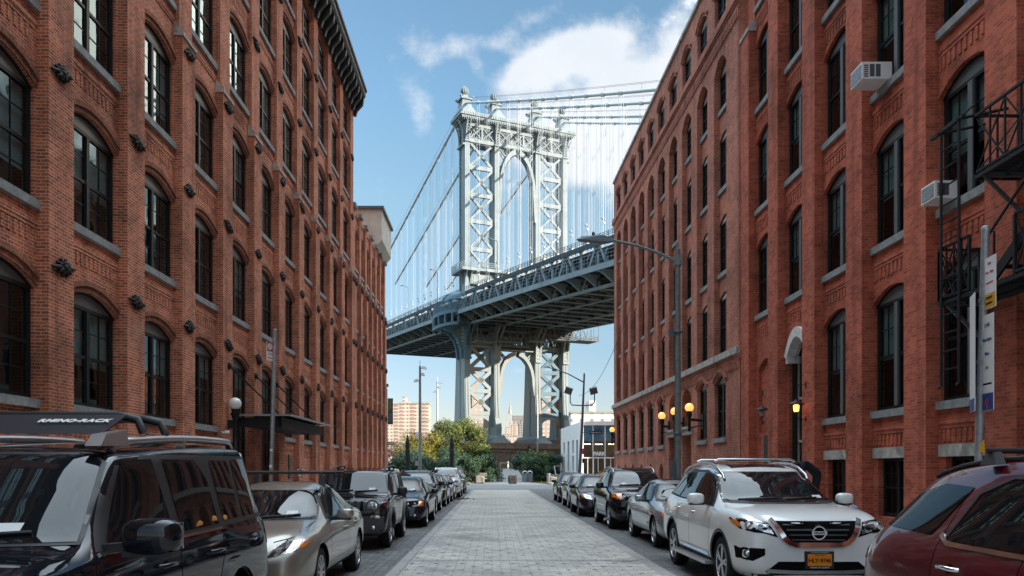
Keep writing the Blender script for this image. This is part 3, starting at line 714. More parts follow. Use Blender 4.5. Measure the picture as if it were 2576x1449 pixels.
# unseen tall block added behind the right-hand row to keep sun off the street
tb = thing('shading_tower_block', 'tall unseen brick block added behind the right-hand warehouses to shade the street', 'building', (34, 8, 0))
b = MB(); b.box(-9,9,-70,54,0,52); obj('wall', b, M['brick_f'], tb)
b = MB(); b.box(-9.3,9.3,-70.3,54.3,52,52.8); obj('parapet', b, M['stone_w'], tb)
tb = thing('shading_low_block', 'low unseen brick block added beyond the cross street to shade the park shrubs', 'building', (34, 108, 0))  # unseen block, added to shade the lower park planting
b = MB(); b.box(-12.5,14,-22,20,0,9.5); obj('wall', b, M['brick_f'], tb); b = MB(); b.box(-12.8,14.3,-22.3,20.3,9.5,9.9); obj('parapet', b, M['stone_w'], tb)
tb = thing('shading_riverside_block', 'unseen brick block added right of the bridge pier to shade the tower foot', 'building', (48, 168, 0))  # unseen block, added to keep sun off the bridge tower foot
b = MB(); b.box(-16,16,-18,18,0,20); obj('wall', b, M['brick_f'], tb); b = MB(); b.box(-16.3,16.3,-18.3,18.3,20,20.5); obj('parapet', b, M['stone_w'], tb)
# ---------------------------------------------------------------- suspension bridge (local x along the tower, y away along the deck)
M['bridge'] = rough_mat('pale_blue_grey_bridge_paint', (.21,.27,.30), .14, .5, .55, .35, col2=(.165,.22,.25))
M['cable'] = mat('pale_cable_paint', (.46,.52,.56), .5, 0, .3)
M['bridge_rust'] = rough_mat('rust_streaked_bridge_paint', (.25,.305,.32), .16, .46, .65, .3, col2=(.42,.21,.07), stretch=(1,1,.22), bump=.1)
M['bridge_blue'] = rough_mat('blue_bridge_paint', (.09,.17,.225), .15, .6, .6, .35)
M['bridge_dark'] = rough_mat('shade_dark_bridge_steel', (.028,.034,.038), .35, .8, .75, .3)  # bridge paint darkened so the colour itself carries the shade under the deck
M['bridge_mid'] = rough_mat('dull_grey_bridge_steel', (.15,.17,.175), .3, .8, .7, .3)
M['parapet'] = rough_mat('dark_slate_parapet_paint', (.045,.065,.08), .2, .8, .6, .3)
M['granite'] = rough_mat('brown_granite_pier', (.27,.185,.135), .25, 1.2, .9, col2=(.36,.28,.21))
BR = thing('suspension_bridge', 'pale blue grey steel suspension bridge with an ornate tower, crossing beyond the street end', 'bridge', (-5.48, 188, 0), R(23.77))
SL = [0, 7.68, 18.65, 26.3]; LWID = 1.25; SC = [s-.62 for s in SL]
def dz(t): return 43.8-.055*t-.000142*t*t
# -- columns
for i, s in enumerate(SL):
    b = MB(); a = s-LWID
    b.box(a, s, 0, 2.2, 33, 84); b.box(a, s, 3.35, 3.75, 33, 84)
    for q in (0.02, .42, .83): b.box(a+q, a+q+.36, -.09, .0, 33, 79.4)
    z = 36
    while z < 83:        # lacing on both flanks
        for x in (a+.05, s-.05):
            b.bar((x,2.2,z),(x,3.35,z+1.1),.10,.14); b.bar((x,3.35,z),(x,2.2,z+1.1),.10,.14)
        z += 1.1
    o = obj('tower_leg', b, M['bridge'], BR)
    # lower, flaring column
    b = MB()
    fr = [(36,0),(24,-.05),(18,-.2),(14,-.6),(11.5,-1.2),(9.6,-1.1)]; bk_ = [(9.6,7.2),(11.5,6.9),(14,6.6),(20,6.1),(27,5.6),(36,4.6)]
    b.prism([(y,z) for z,y in fr]+[(2.5,9.6),(2.5,36)], a-.1, s+.1, 'x'); b.prism([(3.0,36),(3.0,9.6)]+[(y,z) for z,y in bk_], a-.1, s+.1, 'x')
    b.box(a+.25, s-.25, 2.4, 3.1, 9.6, 36)
    for q in (.1,.75): 
        b.add([(a+q,-.02-.08,36),(a+q+.4,-.1,36),(a+q+.4,-.14,24),(a+q,-.14,24),(a+q,-.34,18),(a+q+.4,-.34,18),(a+q,-.72,14),(a+q+.4,-.72,14)],[(0,1,2,3),(3,2,5,4),(4,5,7,6)])
    # shoe
    for z0,z1,e0,e1 in ((8.9,9.7,.6,.3),(8.3,8.9,1.1,.65),(7.75,8.3,1.7,1.2)):
        vs = [(a-e0,-2.0-e0,z0),(s+e0,-2.0-e0,z0),(s+e0,9.2+e0,z0),(a-e0,9.2+e0,z0),(a-e1,-2.0-e1,z1),(s+e1,-2.0-e1,z1),(s+e1,9.2+e1,z1),(a-e1,9.2+e1,z1)]
        b.add(vs,[(4,5,6,7),(0,1,5,4),(1,2,6,5),(2,3,7,6),(3,0,4,7)])
    for j in range(14):
        y = -2.6+j*.92
        for x, d in ((a-1.5,-1),(s+1.5,1)): b.bar((x+d*.5,y,7.8),(x-d*.6,y,9.0),.12,.12)
    obj('tower_foot', b, M['bridge_rust'], BR)
    # scrolled capital brackets under the cornice and under the deck
    b = MB()
    cur = [(0,79.3),(-.35,79.3),(-.42,80.4),(-.6,81.6),(-1.0,82.8),(-1.7,83.9),(0,83.9)]
    b.prism(cur, a+.12, a+.32, 'x'); b.prism(cur, s-.32, s-.12, 'x'); b.box(a-.1, s+.1, -.5, 0, 79.0, 79.35)
    for q in range(7):
        z = 79.5+q*.62; y = -.38-.02*q*q*.9
        b.bar((a+.3,y,z),(s-.3,y-.02,z+.6),.08,.12); b.bar((s-.3,y,z),(a+.3,y-.02,z+.6),.08,.12)
    cb_ = [(3.75,79.3),(4.1,79.3),(4.3,81.4),(4.9,83),(5.6,83.9),(3.75,83.9)]; b2_ = MB(); b2_.prism(cb_, a+.1, s-.1, 'x'); obj('capital', b2_, M['bridge'], BR)
    if i in (0,3):
        e = a if i == 0 else s; d = -1 if i == 0 else 1
        cs = [(e+d*x, z) for x, z in ((0,78.6),(.35,78.6),(.42,80.6),(.65,82.0),(1.05,83.0),(1.7,83.9),(1.45,83.9),(.8,82.8),(.4,81.6),(.2,80.2),(0,79.6))]
        b.prism(cs, .3, .8, 'y'); b.prism(cs, 2.8, 3.3, 'y'); b.box(min(e,e+d*.5), max(e,e+d*.5), -.1, 3.9, 78.2, 78.6)
        for q in range(6):
            z = 79.4+q*.7; x = e+d*(.4+.035*q*q)
            b.bar((e,.5,z),(x,.5,z+.6),.1,.12); b.bar((x,3,z),(e,3,z+.6),.1,.12)
    obj('capital', b, M['bridge'], BR)
    b = MB()
    cur = [(0,28.2),(-.5,28.2),(-.6,30.6),(-.9,32.2),(-1.7,33.8),(-3.2,35.2),(-3.2,35.7),(0,35.7)]
    b.prism(cur, a-.15, a+.25, 'x'); b.prism(cur, s-.25, s+.15, 'x')
    b.box(a+.25, s-.25, -.45, -.2, 28.2, 31.2); b.box(a-.25, s+.25, -.7, 0, 27.7, 28.2)
    for q in range(3): b.box(a+.25,s-.25,-.62,-.45,28.5+q*1.0,28.72+q*1.0)
    b2_ = MB(); b2_.prism([(4.9,28),(5.5,28),(5.9,31),(7.2,33.8),(9,35.4),(4.9,35.4)], a, s, 'x'); obj('deck_bracket', b2_, M['bridge_rust'], BR)
    obj('deck_bracket', b, M['bridge_rust'] if i else M['bridge_blue'], BR)
    # finial
    b = MB(); c = s-.62; yc = 1.7
    for z0,z1,w0,w1,d0,d1 in ((85.9,87.6,2.0,1.25,2.6,1.5),(87.6,89.2,1.25,1.0,1.5,1.2),(89.2,89.6,1.45,1.45,1.6,1.6),(89.6,90.6,.75,.55,.75,.55)):
        vs = [(c-w0,yc-d0,z0),(c+w0,yc-d0,z0),(c+w0,yc+d0,z0),(c-w0,yc+d0,z0),(c-w1,yc-d1,z1),(c+w1,yc-d1,z1),(c+w1,yc+d1,z1),(c-w1,yc+d1,z1)]
        b.add(vs,[(4,5,6,7),(0,1,5,4),(1,2,6,5),(2,3,7,6),(3,0,4,7),(3,2,1,0)])
    b.lathe([(.0,-1.1),(.95,-1.1),(.95,1.1),(0,1.1)],14,(c,yc,88.0),'y')
    for dx in (-1.5,1.5):
        for dy in (-1.5,1.5): b.sphere((c+dx,yc+dy,89.75),.34,8,6)
    b.sphere((c,yc,91.6),.88,16,12,0,1.12)
    for q in range(14):
        an_ = q*2*PI/14; pts = []
        for j in range(9):
            ph = -PI/2+PI*(j+.0)/8; pts.append((c+.93*math.cos(ph)*math.cos(an_), yc+.93*math.cos(ph)*math.sin(an_), 91.6+1.03*math.sin(ph)))
        b.tube(pts,.07,4)
    b.lathe([(.55,90.4),(.35,90.7),(.5,90.9)],10,(c,yc,0)); b.sphere((c,yc,92.75),.18,8,6)
    obj('finial', b, M['bridge'], BR, smooth=50)
# -- cornice and portal frieze
b = MB()
for z0,z1,e in ((83.9,84.3,.75),(84.3,84.75,1.25),(84.75,85.45,1.6),(85.45,85.75,1.2),(85.75,85.95,.6)): b.box(-1.25-e,26.3+e,-e,3.75+e,z0,z1)
x = -2.4
while x < 27.6:
    b.box(x,x+.22,-1.42,-1.2,83.95,84.5); b.box(x,x+.10,-1.68,-1.55,84.8,85.4); x += .46
obj('cornice', b, M['bridge'], BR)
b = MB()
for j in range(3):
    x0, x1 = SL[j], SL[j+1]-LWID; n = 2 if j != 1 else 3; w = (x1-x0)/n
    for y in (.1, 3.4):
        b.box(x0,x1,y-.1,y+.35,79.1,80.0); b.box(x0,x1,y-.1,y+.35,82.9,83.9)
        for q in range(n):
            a0, a1 = x0+q*w, x0+(q+1)*w
            b.bar((a0,y,80),(a1,y,82.95),.42,.2); b.bar((a1,y+.15,80),(a0,y+.15,82.95),.42,.2)
            if q: b.box(a0-.22,a0+.22,y-.1,y+.2,80,82.95)
            for k in range(6):
                for m_ in range(2): b.bar((a0+k*w/6,y+.2,80+m_*1.5),(a0+(k+1)*w/6,y+.2,81.5+m_*1.5),.1,.1); b.bar((a0+(k+1)*w/6,y+.25,80+m_*1.5),(a0+k*w/6,y+.25,81.5+m_*1.5),.1,.1)
obj('portal_frieze', b, M['bridge'], BR)
# -- braced side bays
def xbay(name, x0, x1, zs, y, w, h, m, gus=0):
    b = MB()
    for z in zs: b.box(x0,x1,y-.32,y+.32,z-h/2,z+h/2)
    for z0, z1 in zip(zs, zs[1:]):
        for p, q in (((x0,z0),(x1,z1)),((x1,z0),(x0,z1))):
            for dy in (-.28,.28): b.bar((p[0],y+dy,p[1]),(q[0],y+dy,q[1]),.10,w)
            n = 7
            for k in range(n):
                u0, u1 = k/n, (k+1)/n; P = lambda u: (p[0]+(q[0]-p[0])*u, p[1]+(q[1]-p[1])*u)
                (ax,az),(cx,cz) = P(u0), P(u1); b.bar((ax,y-.26,az),(cx,y+.26,cz),.09,.09)
        xm, zm = (x0+x1)/2, (z0+z1)/2; g = .55+gus
        b.prism([(xm-g,zm-.2),(xm-.2,zm-g*.9),(xm+.2,zm-g*.9),(xm+g,zm-.2),(xm+g,zm+.2),(xm+.2,zm+g*.9),(xm-.2,zm+g*.9),(xm-g,zm+.2)],y-.33,y-.27,'y')
    obj(name, b, m, BR)
for j in (0, 2):
    x0, x1 = SL[j], SL[j+1]-LWID
    xbay('cross_bracing', x0, x1, [47.5,53.95,60.6,66.9,73.4,79.4], .75, .5, .95, M['bridge'])
    xbay('lower_bracing', x0+.1, x1-.1, [15.0,20.3,25.5,31.2], 1.0, .85, .95, M['bridge_rust'] if j == 0 else M['bridge_blue'], .35)
    b = MB(); xm = (x0+x1)/2
    for zt in (14.6,):
        pts = [(x0,zt),(x0,11.6)]+[(x0+.6+(x1-x0-1.2)*k/10, 12.0+1.9*math.sin(PI*k/10)**.6) for k in range(11)]+[(x1,11.6),(x1,zt)]
        b.prism(pts, .8, 1.2, 'y')
    obj('lower_arch_beam', b, M['bridge_rust'], BR)
# -- pointed arches in the middle bay
def pointed(name, x0, x1, zb, zs, zc, th, y0, y1, m):
    b = MB(); xm = (x0+x1)/2; hw = (x1-x0)/2; n = 14
    def P(u, o):      # u 0..1 from spring to crown, offset inwards
        a = u*R(81); rx = hw*1.06
        x = (rx-o)*math.cos(a)-(rx-hw); z = (rx-o)*math.sin(a)*(zc-zs)/(rx*math.sin(R(81)))
        return max(x, 0), z+zs
    for sg in (-1, 1):
        out = [(xm+sg*hw, zb)]+[(xm+sg*P(k/n,0)[0], P(k/n,0)[1]) for k in range(n+1)]
        inn = [(xm+sg*(hw-th*.35), zb)]+[(xm+sg*P(k/n,th)[0], P(k/n,th)[1]) for k in range(n+1)]
        for k in range(n+1):
            a, c, d, e = out[k], out[k+1], inn[k+1], inn[k]
            vs = [(p[0],y0,p[1]) for p in (a,c,d,e)]+[(p[0],y1,p[1]) for p in (a,c,d,e)]
            b.add(vs,[(0,1,2,3),(7,6,5,4),(3,2,6,7),(0,4,5,1)])
            b.bar((e[0],y0+.2,e[1]),(d[0],y1-.2,d[1]),.1,.1)
        for k in (3,6,9): b.bar((out[k][0],(y0+y1)/2,out[k][1]),(xm+sg*hw,(y0+y1)/2,out[k][1]+2.2),.3,.3)
        b.bar((xm+sg*hw,(y0+y1)/2,zc+.2),(out[n-4][0],(y0+y1)/2,out[n-4][1]),.4,.3)
    b.box(x0,x1,y0,y1,zc+.05,zc+.3)
    obj(name, b, m, BR, fix=True)
pointed('tower_arch', SL[1], SL[2]-LWID, 62, 69.0, 79.2, .65, -.1, 1.6, M['bridge'])
pointed('lower_tower_arch', SL[1]+.1, SL[2]-LWID-.1, 19.5, 22.4, 30.2, .7, .0, 1.8, M['bridge_rust'])
# -- gallery round the tower above the deck
b = MB()
b.box(-2.6,27.7,-1.9,5.4,48.3,48.95); b.box(0,25.2,-.2,.5,45.5,48.3); b.box(-1.2,26.3,3.2,3.7,45.8,48.3)
for y in (-1.85,5.35):
    for z in (49.4,49.85,50.35): b.bar((-2.6,y,z),(27.7,y,z),.07,.07)
    x = -2.6
    while x <= 27.7: b.bar((x,y,48.9),(x,y,50.35),.06,.06); x += .5
for x in (-2.55,27.65):
    for z in (49.4,49.85,50.35): b.bar((x,-1.9,z),(x,5.4,z),.07,.07)
    y = -1.9
    while y < 5.4: b.bar((x,y,48.9),(x,y,50.35),.06,.06); y += .5
for s in SL:
    for q in (-1.2,.05): b.prism([(0,45.6),(-.3,45.6),(-.5,46.8),(-1.2,47.8),(-1.8,48.3),(0,48.3)], s+q-.05, s+q+.1,'x')
    b.prism([(s-1.25+x,z) for x,z in ((0,45.6),(-.25,45.6),(-.5,47),(-1.2,48.3),(0,48.3))],1,1.3,'y')
obj('gallery', b, M['bridge'], BR)
# -- deck
T0, T1, ST = -76, 84, 5.4
ts = [T0+ST*i for i in range(int((T1-T0)/ST)+1)]
def seg(b, s0, s1, za, zb_, mi=0):
    for t0, t1 in zip(ts, ts[1:]):
        A, B = dz(t0), dz(t1)
        vs = [(s0,-t0,A+za),(s1,-t0,A+za),(s1,-t0,A+zb_),(s0,-t0,A+zb_),(s0,-t1,B+za),(s1,-t1,B+za),(s1,-t1,B+zb_),(s0,-t1,B+zb_)]
        b.add(vs,[(0,1,5,4),(1,2,6,5),(2,3,7,6),(3,0,4,7)],mi)
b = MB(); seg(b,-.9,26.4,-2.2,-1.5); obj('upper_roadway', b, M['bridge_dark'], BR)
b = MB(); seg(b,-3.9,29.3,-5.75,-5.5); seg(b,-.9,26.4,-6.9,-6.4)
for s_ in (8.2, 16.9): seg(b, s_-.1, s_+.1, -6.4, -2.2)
seg(b, 2.6, 2.8, -6.4, -3.2); seg(b, .9, 1.1, -6.4, -.9)  # dark screens added behind the trusses, standing for shade inside the deck
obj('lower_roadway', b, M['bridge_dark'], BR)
for s in (-.62, 7.06, 18.03, 25.68):
    b = MB()
    seg(b, s-.3, s+.3, -.75, 0); seg(b, s-.35, s+.35, -8.2, -7.75)
    i0 = int((T0-5.2)/10.8)
    for i in range(i0, 9):
        t = 5.2+10.8*i
        for d in (-5.4, 5.4):
            p = (s, -(t+.5*(1 if d > 0 else -1)), dz(t)-.7); q = (s, -(t+d*.93), dz(t+d)-7.9)
            b.bar(p, q, .66, .55)
        b.box(s-.2,s+.2,-t-.22,-t+.22,dz(t)-7.9,dz(t)-.5); t2 = t+5.4
        b.box(s-.28,s+.28,-t2-.3,-t2+.3,dz(t2)-7.9,dz(t2)-.5); b.box(s-.3,s+.3,-t-.95,-t+.95,dz(t)-1.5,dz(t)-.5); b.box(s-.3,s+.3,-t2-.5,-t2+.5,dz(t2)-1.6,dz(t2)-.7)
    obj('stiffening_truss', b, M['bridge'], BR)
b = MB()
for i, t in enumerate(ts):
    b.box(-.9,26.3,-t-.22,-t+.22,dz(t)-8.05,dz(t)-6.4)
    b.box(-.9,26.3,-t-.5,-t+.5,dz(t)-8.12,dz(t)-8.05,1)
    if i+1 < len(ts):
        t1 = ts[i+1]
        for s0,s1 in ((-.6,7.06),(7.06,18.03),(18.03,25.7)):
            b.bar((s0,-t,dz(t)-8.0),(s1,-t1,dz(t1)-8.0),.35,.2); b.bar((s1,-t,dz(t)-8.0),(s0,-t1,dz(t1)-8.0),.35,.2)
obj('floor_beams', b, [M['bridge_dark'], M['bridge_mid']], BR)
b = MB()
for s in (1.9,4.4,9.5,12.2,15,20.2,22.8): seg(b, s-.16, s+.16, -7.95, -7.0)
obj('stringers', b, M['bridge_mid'], BR)
# -- footways with their brackets, fascia and fence
for sd, s_in in ((-1,-.6),(1,25.7)):
    b = MB(); so = s_in+sd*3.6
    seg(b, min(so,so+sd*.25), max(so,so+sd*.25), -6.25, -5.4)
    for i, t in enumerate(ts):
        if -6 < -t < 10 and sd < 0 and False: continue
        cv = [(s_in,-7.9),(s_in+sd*.5,-7.85),(s_in+sd*1.2,-7.3),(s_in+sd*2.0,-6.75),(s_in+sd*2.9,-6.3),(so,-6.2),(so,-5.6),(s_in,-5.6)]
        b.prism([(x, z+dz(t)) for x, z in cv], -t-.06, -t+.06, 'y')
        for (x0,z0),(x1,z1) in zip(cv[:5], cv[1:6]): b.bar((x0,-t,z0+dz(t)),(x1,-t,z1+dz(t)),.5,.07)
    obj('footway_bracket', b, M['bridge'], BR)
    f = MB(); x = so+sd*.12
    for z in (-5.3,-4.6,-4.0,-3.4): seg(f, x-.03, x+.03, z-.03, z+.03)
    seg(f, x-sd*.0-.03, x+.03, -5.45, -5.36)
    t = T0
    while t < T1-2:
        f.bar((x,-t,dz(t)-5.5),(x,-t,dz(t)-4.1),.12,.16,1); f.bar((x,-t,dz(t)-4.1),(x-sd*.45,-t,dz(t)-3.0),.1,.12,0); t += 2.7
    t = T0
    while t < T1-2: f.bar((x,-t,dz(t)-5.4),(x,-t,dz(t)-3.5),.025,.03); t += .9
    obj('footway_fence', f, [M['bridge'], M['bridge_blue']], BR)
    r = MB(); x = s_in+sd*.55
    seg(r, x-.05, x+.05, -1.0, -.15)
    for z in (.25,.55,.85): seg(r, x-.04, x+.04, z-.03, z+.03)
    t = T0
    while t < T1-2: r.bar((x+sd*.03,-t,dz(t)-1.3),(x+sd*.03,-t,dz(t)+.9),.10,.10); t += 1.35
    obj('roadway_parapet', r, M['parapet'], BR)
# -- round lookout with hood at the near leg
b = MB(); n = 20; cx, cy, ra, rb = -4.2, 3.6, 2.7, 7.0
el = lambda k, g=0: (cx-(ra+g)*math.sin(PI*k/n), cy-(rb+g)*math.cos(PI*k/n))
D = dz(-3)
for k in range(n):
    (x0,y0),(x1,y1) = el(k), el(k+1)
    for z0,z1 in ((D-6.25,D-5.4),(D-9.0,D-8.3)): b.bar((x0,y0,(z0+z1)/2),(x1,y1,(z0+z1)/2),.28,z1-z0)
    b.add([(x0,y0,D-6.0),(x1,y1,D-6.0),(-1,y1,D-6.0),(-1,y0,D-6.0)],[(0,1,2,3)]); b.add([(x0,y0,D-8.6),(x1,y1,D-8.6),(-1,y1,D-8.6),(-1,y0,D-8.6)],[(0,1,2,3)])
    for z in (-4.8,-4.2,-3.4): b.bar((x0,y0,D+z),(x1,y1,D+z),.06,.06)
    for q in range(8):
        u_ = q/8; b.bar((x0+(x1-x0)*u_,y0+(y1-y0)*u_,D-5.4),(x0+(x1-x0)*u_,y0+(y1-y0)*u_,D-3.4),.04,.04)
    if k % 3 == 0: b.bar((x0,y0,D-8.3),(x0,y0,D-6.2),.4,.4)
for y in (.4,3.2):
    pts = [(-1.2,27.9),(-1.7,27.9),(-1.9,30.2),(-2.6,32.2),(-4.2,34.0),(-6.4,34.8),(-6.4,35.6),(-1.2,35.6)]
    b.prism([(-1.2,29.3),(-1.55,29.3),(-1.75,31),(-2.5,32.9),(-4,34.3),(-5.9,34.9),(-6.1,34.6),(-6.1,34.2),(-4.1,33.6),(-2.9,32.3),(-2.2,30.4),(-2.0,27.9),(-1.2,27.9)],y,y+.6,'y')
    for q in range(6): b.bar((-1.3,y+.3,29.6+q*.9),(-1.9-.16*q*q*.6,y+.3,30.2+q*.72),.2,.2)
obj('lookout_balcony', b, M['bridge_blue'], BR)
b = MB(); cxh, czh, rr = -2.7, dz(0)-2.3, 2.0; n = 12
for q in range(6):
    y0, y1 = .8+q*.8, .8+(q+1)*.8
    for k in range(n):
        a0, a1 = PI*k/n, PI*(k+1)/n
        P = lambda a, y, r_: (cxh+r_*math.cos(a), y, czh+r_*math.sin(a))
        b.add([P(a0,y0,rr),P(a1,y0,rr),P(a1,y1,rr),P(a0,y1,rr)],[(0,1,2,3)]); b.add([P(a0,y0,rr-.35),P(a1,y0,rr-.35),P(a1,y1,rr-.35),P(a0,y1,rr-.35)],[(3,2,1,0)])
for k in range(n):
    a0, a1 = PI*k/n, PI*(k+1)/n
    b.add([(cxh+rr*math.cos(a0),5.6,czh+rr*math.sin(a0)),(cxh+rr*math.cos(a1),5.6,czh+rr*math.sin(a1)),(cxh+(rr-.35)*math.cos(a1),5.6,czh+(rr-.35)*math.sin(a1)),(cxh+(rr-.35)*math.cos(a0),5.6,czh+(rr-.35)*math.sin(a0))],[(0,1,2,3)])
    for j in range(6):
        f0, f1 = PI/2*j/6, PI/2*(j+1)/6
        Q = lambda a, f: (cxh+rr*math.cos(a)*math.cos(f), .8-rr*.9*math.sin(f), czh+rr*math.sin(a)*math.cos(f))
        b.add([Q(a0,f0),Q(a1,f0),Q(a1,f1),Q(a0,f1)],[(0,1,2,3)])
b.tube([(cxh+(rr+.12)*math.cos(PI*k/16),5.5,czh+(rr+.12)*math.sin(PI*k/16)) for k in range(17)],.28,6)
b.tube([(cxh+(rr+.1)*math.cos(a_),.8-abs(rr*.95*math.sin(a_)),czh) for a_ in [PI*k/12 for k in range(13)]],.25,6)
obj('lookout_hood', b, M['bridge_blue'], BR, smooth=40)
# -- maintenance platforms hung below the deck at the tower
b = MB()
def cage(x0,x1,y0,y1,z0,z1):
    b.box(x0,x1,y0,y1,z0,z0+.18)
    for z in (z0+.6,z0+1.1):
        for y in (y0,y1): b.bar((x0,y,z),(x1,y,z),.07,.07)
        for x in (x0,x1): b.bar((x,y0,z),(x,y1,z),.07,.07)
    x = x0
    while x <= x1+.01:
        for y in (y0,y1): b.bar((x,y,z0),(x,y,z0+1.1),.06,.06)
        x += .8
    for x in (x0,x1):
        for y in (y0,y1): b.bar((x,y,z0),(x,y,z1),.12,.12)
cage(-.8,4.2,-6.5,-2.2,31.0,35.5); cage(4.6,11.5,-4.8,-2.4,31.6,35.5); cage(13.5,19,-4.5,-2.4,32.2,36); cage(20,31,-5,-2.2,32.8,36.2); cage(25.5,30.5,-8,-4.4,32.6,36.2)
for q in range(9): b.bar((18+q*1.4,-3.2,33),(19.2+q*1.4,-3.2,36),.12,.12); b.bar((19.2+q*1.4,-3.0,33),(18+q*1.4,-3.0,36),.12,.12)
for q in range(5): b.bar((-3.2,-2-q*.45,35.6-q*.9),(-1.8,-2-q*.45,35.6-q*.9),.4,.06)
b.bar((-3.2,-1.6,36.6),(-3.2,-4.6,32.2),.08,.08); b.bar((-1.8,-1.6,36.6),(-1.8,-4.6,32.2),.08,.08)
obj('maintenance_platform', b, M['bridge_mid'], BR)
b = MB()
for y in (.6,3.8,5.2):
    b.box(.0,25.1,y,y+.35,31.2,31.8); b.box(-.5,25.7,y,y+.35,34.6,35.4)
    for j in range(3):
        x0, x1 = SL[j], SL[j+1]-LWID; n = 3 if j != 1 else 5; w = (x1-x0)/n
        for q in range(n): b.bar((x0+q*w,y+.1,31.6),(x0+(q+.5)*w,y+.1,34.8),.3,.3); b.bar((x0+(q+.5)*w,y+.1,34.8),(x0+(q+1)*w,y+.1,31.6),.3,.3)
obj('deck_cross_girder', b, M['bridge_mid'], BR)
# -- cables, bands and suspenders
def zc(t): return 88.1-.41*t+.0002*t*t if t >= 0 else 88.3+.29*t
nsus = 0
for ci, s in enumerate((-.62, 7.06, 18.03, 25.68)):
    b = MB(); y0 = 1.7
    tt = [-84+4*i for i in range(42)]; tt = sorted(set([t for t in tt if t < 84]+[0]))
    b.tube([(s, -t+y0*0, zc(t)) for t in tt if t <= 0], .27, 8); b.tube([(s, -t, zc(t)) for t in tt if t >= 0], .27, 8)
    obj('main_cable', b, M['cable'], BR, smooth=60)
    h = MB()
    for sg in (-.35,.35):
        for a_, c_ in ((-84,0),(0,80)): h.tube([(s+sg, -t, zc(t)+1.25) for t in [a_+(c_-a_)*k/10 for k in range(11)]], .028, 4)
    t = -80
    while t < 80: h.bar((s+.35,-t,zc(t)),(s+.35,-t,zc(t)+1.25),.04,.04); t += 10.8
    obj('hand_rope', h, M['bridge_mid'], BR)
    t = 6.6-5.4*16
    while t < 82:
        if abs(t) > 3:
            m = MB(); dt = .32; sl = (zc(t+.5)-zc(t-.5))
            m.tube([(s,-t+.55,zc(t-.55)),(s,-t-.55,zc(t+.55))],.37,8)
            for q in (-1,1):
                for e in (-.22,.22):
                    if e > 0 and q > 0: continue
                    m.bar((s+e,-t+q*dt,zc(t)),(s+e,-t+q*dt,dz(t)+.2),.042,.042)
                m.sphere((s,-t+q*dt*.6,dz(t)+2.6+(.9 if q > 0 else 0)),.24,6,5)
            m.box(s-.3,s+.3,-t-.3,-t+.3,dz(t)+.1,dz(t)+.5)
            if nsus < 100 and -66 < t < 70: obj('suspender', m, M['cable'], BR); nsus += 1
        t += 5.4
# -- lamps along the deck
for t in (18, 45, 72, -20, -45):
    b = MB()
    b.tube([(-.9,-t,dz(t)),(-.9,-t,dz(t)+7.5),(-1.0,-t,dz(t)+8.0),(-2.4,-t,dz(t)+8.3)],.09,6); b.sphere((-2.7,-t,dz(t)+8.3),.35,8,6,0,.5); obj('deck_lamp', b, M['bridge_mid'], BR)
# -- masonry pier
b = MB()
for x0, x1 in ((-6.5,12.3),(12.9,31.8)):
    b.box(x0,x1,-6.0,13,6.4,7.75); b.box(x0+.5,x1-.5,-5.5,12.5,5.6,6.4); b.box(x0+.8,x1-.8,-5.2,12.2,-3,5.6)
b.box(11.5,13.7,-4.4,12,-3,7.2)
obj('pier', b, M['granite'], BR)
# ---------------------------------------------------------------- cars (local x from nose to tail, z up)
def paint(name, col, metal=.25, rough=.32): 
    dark = max(col) < .03; m = mat(name, col, .5 if dark else rough, 0 if dark else metal, .0 if dark else .4, coat=1.0, coat_rough=.015)
    g = graph(m); geo = g.n('ShaderNodeNewGeometry'); n1 = g.noise(geo.outputs['Position'], 7, 6, .7); n2 = g.noise(geo.outputs['Position'], 1.6, 4, .6)
    g.link(g.mapr(n2, .4, .7, .008, .07), g.b.inputs['Coat Roughness']); g.link(g.mix(g.mapr(n1, .5, .8, 0, .05), col, (.30,.28,.25)), g.b.inputs['Base Color']); return m
M['car_glass'] = mat('car_window_glass', (.006,.008,.009), .015, 0, .5, ior=1.30); M['car_shield'] = mat('windshield_glass', (.008,.010,.012), .015, 0, .5, ior=1.5)
M['gap'] = mat('panel_gap_black', (.004,.004,.004), .9, spec=.1)
M['lamp_red'] = mat('red_lamp_lens', (.30,.008,.008), .12, coat=1)
M['lamp_amber'] = mat('amber_lamp_lens', (.62,.16,.015), .15, coat=1)
M['reflector'] = mat('lamp_reflector', (.75,.77,.78), .14, 1)
m = mat('clear_lamp_lens', (.32,.34,.35), .08, .75, coat=1); g = graph(m)
geo = g.n('ShaderNodeNewGeometry'); vo = g.n('ShaderNodeTexVoronoi', ins={'Scale': 22}); g.link(geo.outputs['Position'], vo.inputs['Vector'])
g.link(g.ramp(vo.outputs['Color'], [(.2,(.05,.055,.06)),(.5,(.35,.37,.38)),(.85,(.85,.87,.88))]), g.b.inputs['Base Color']); M['lamp'] = m
M['trim_grey'] = mat('grey_plastic_trim', (.045,.046,.048), .55)
M['paper'] = mat('white_sticker', (.62,.64,.63), .5)
M['tan'] = mat('tan_plastic', (.20,.17,.13), .6)
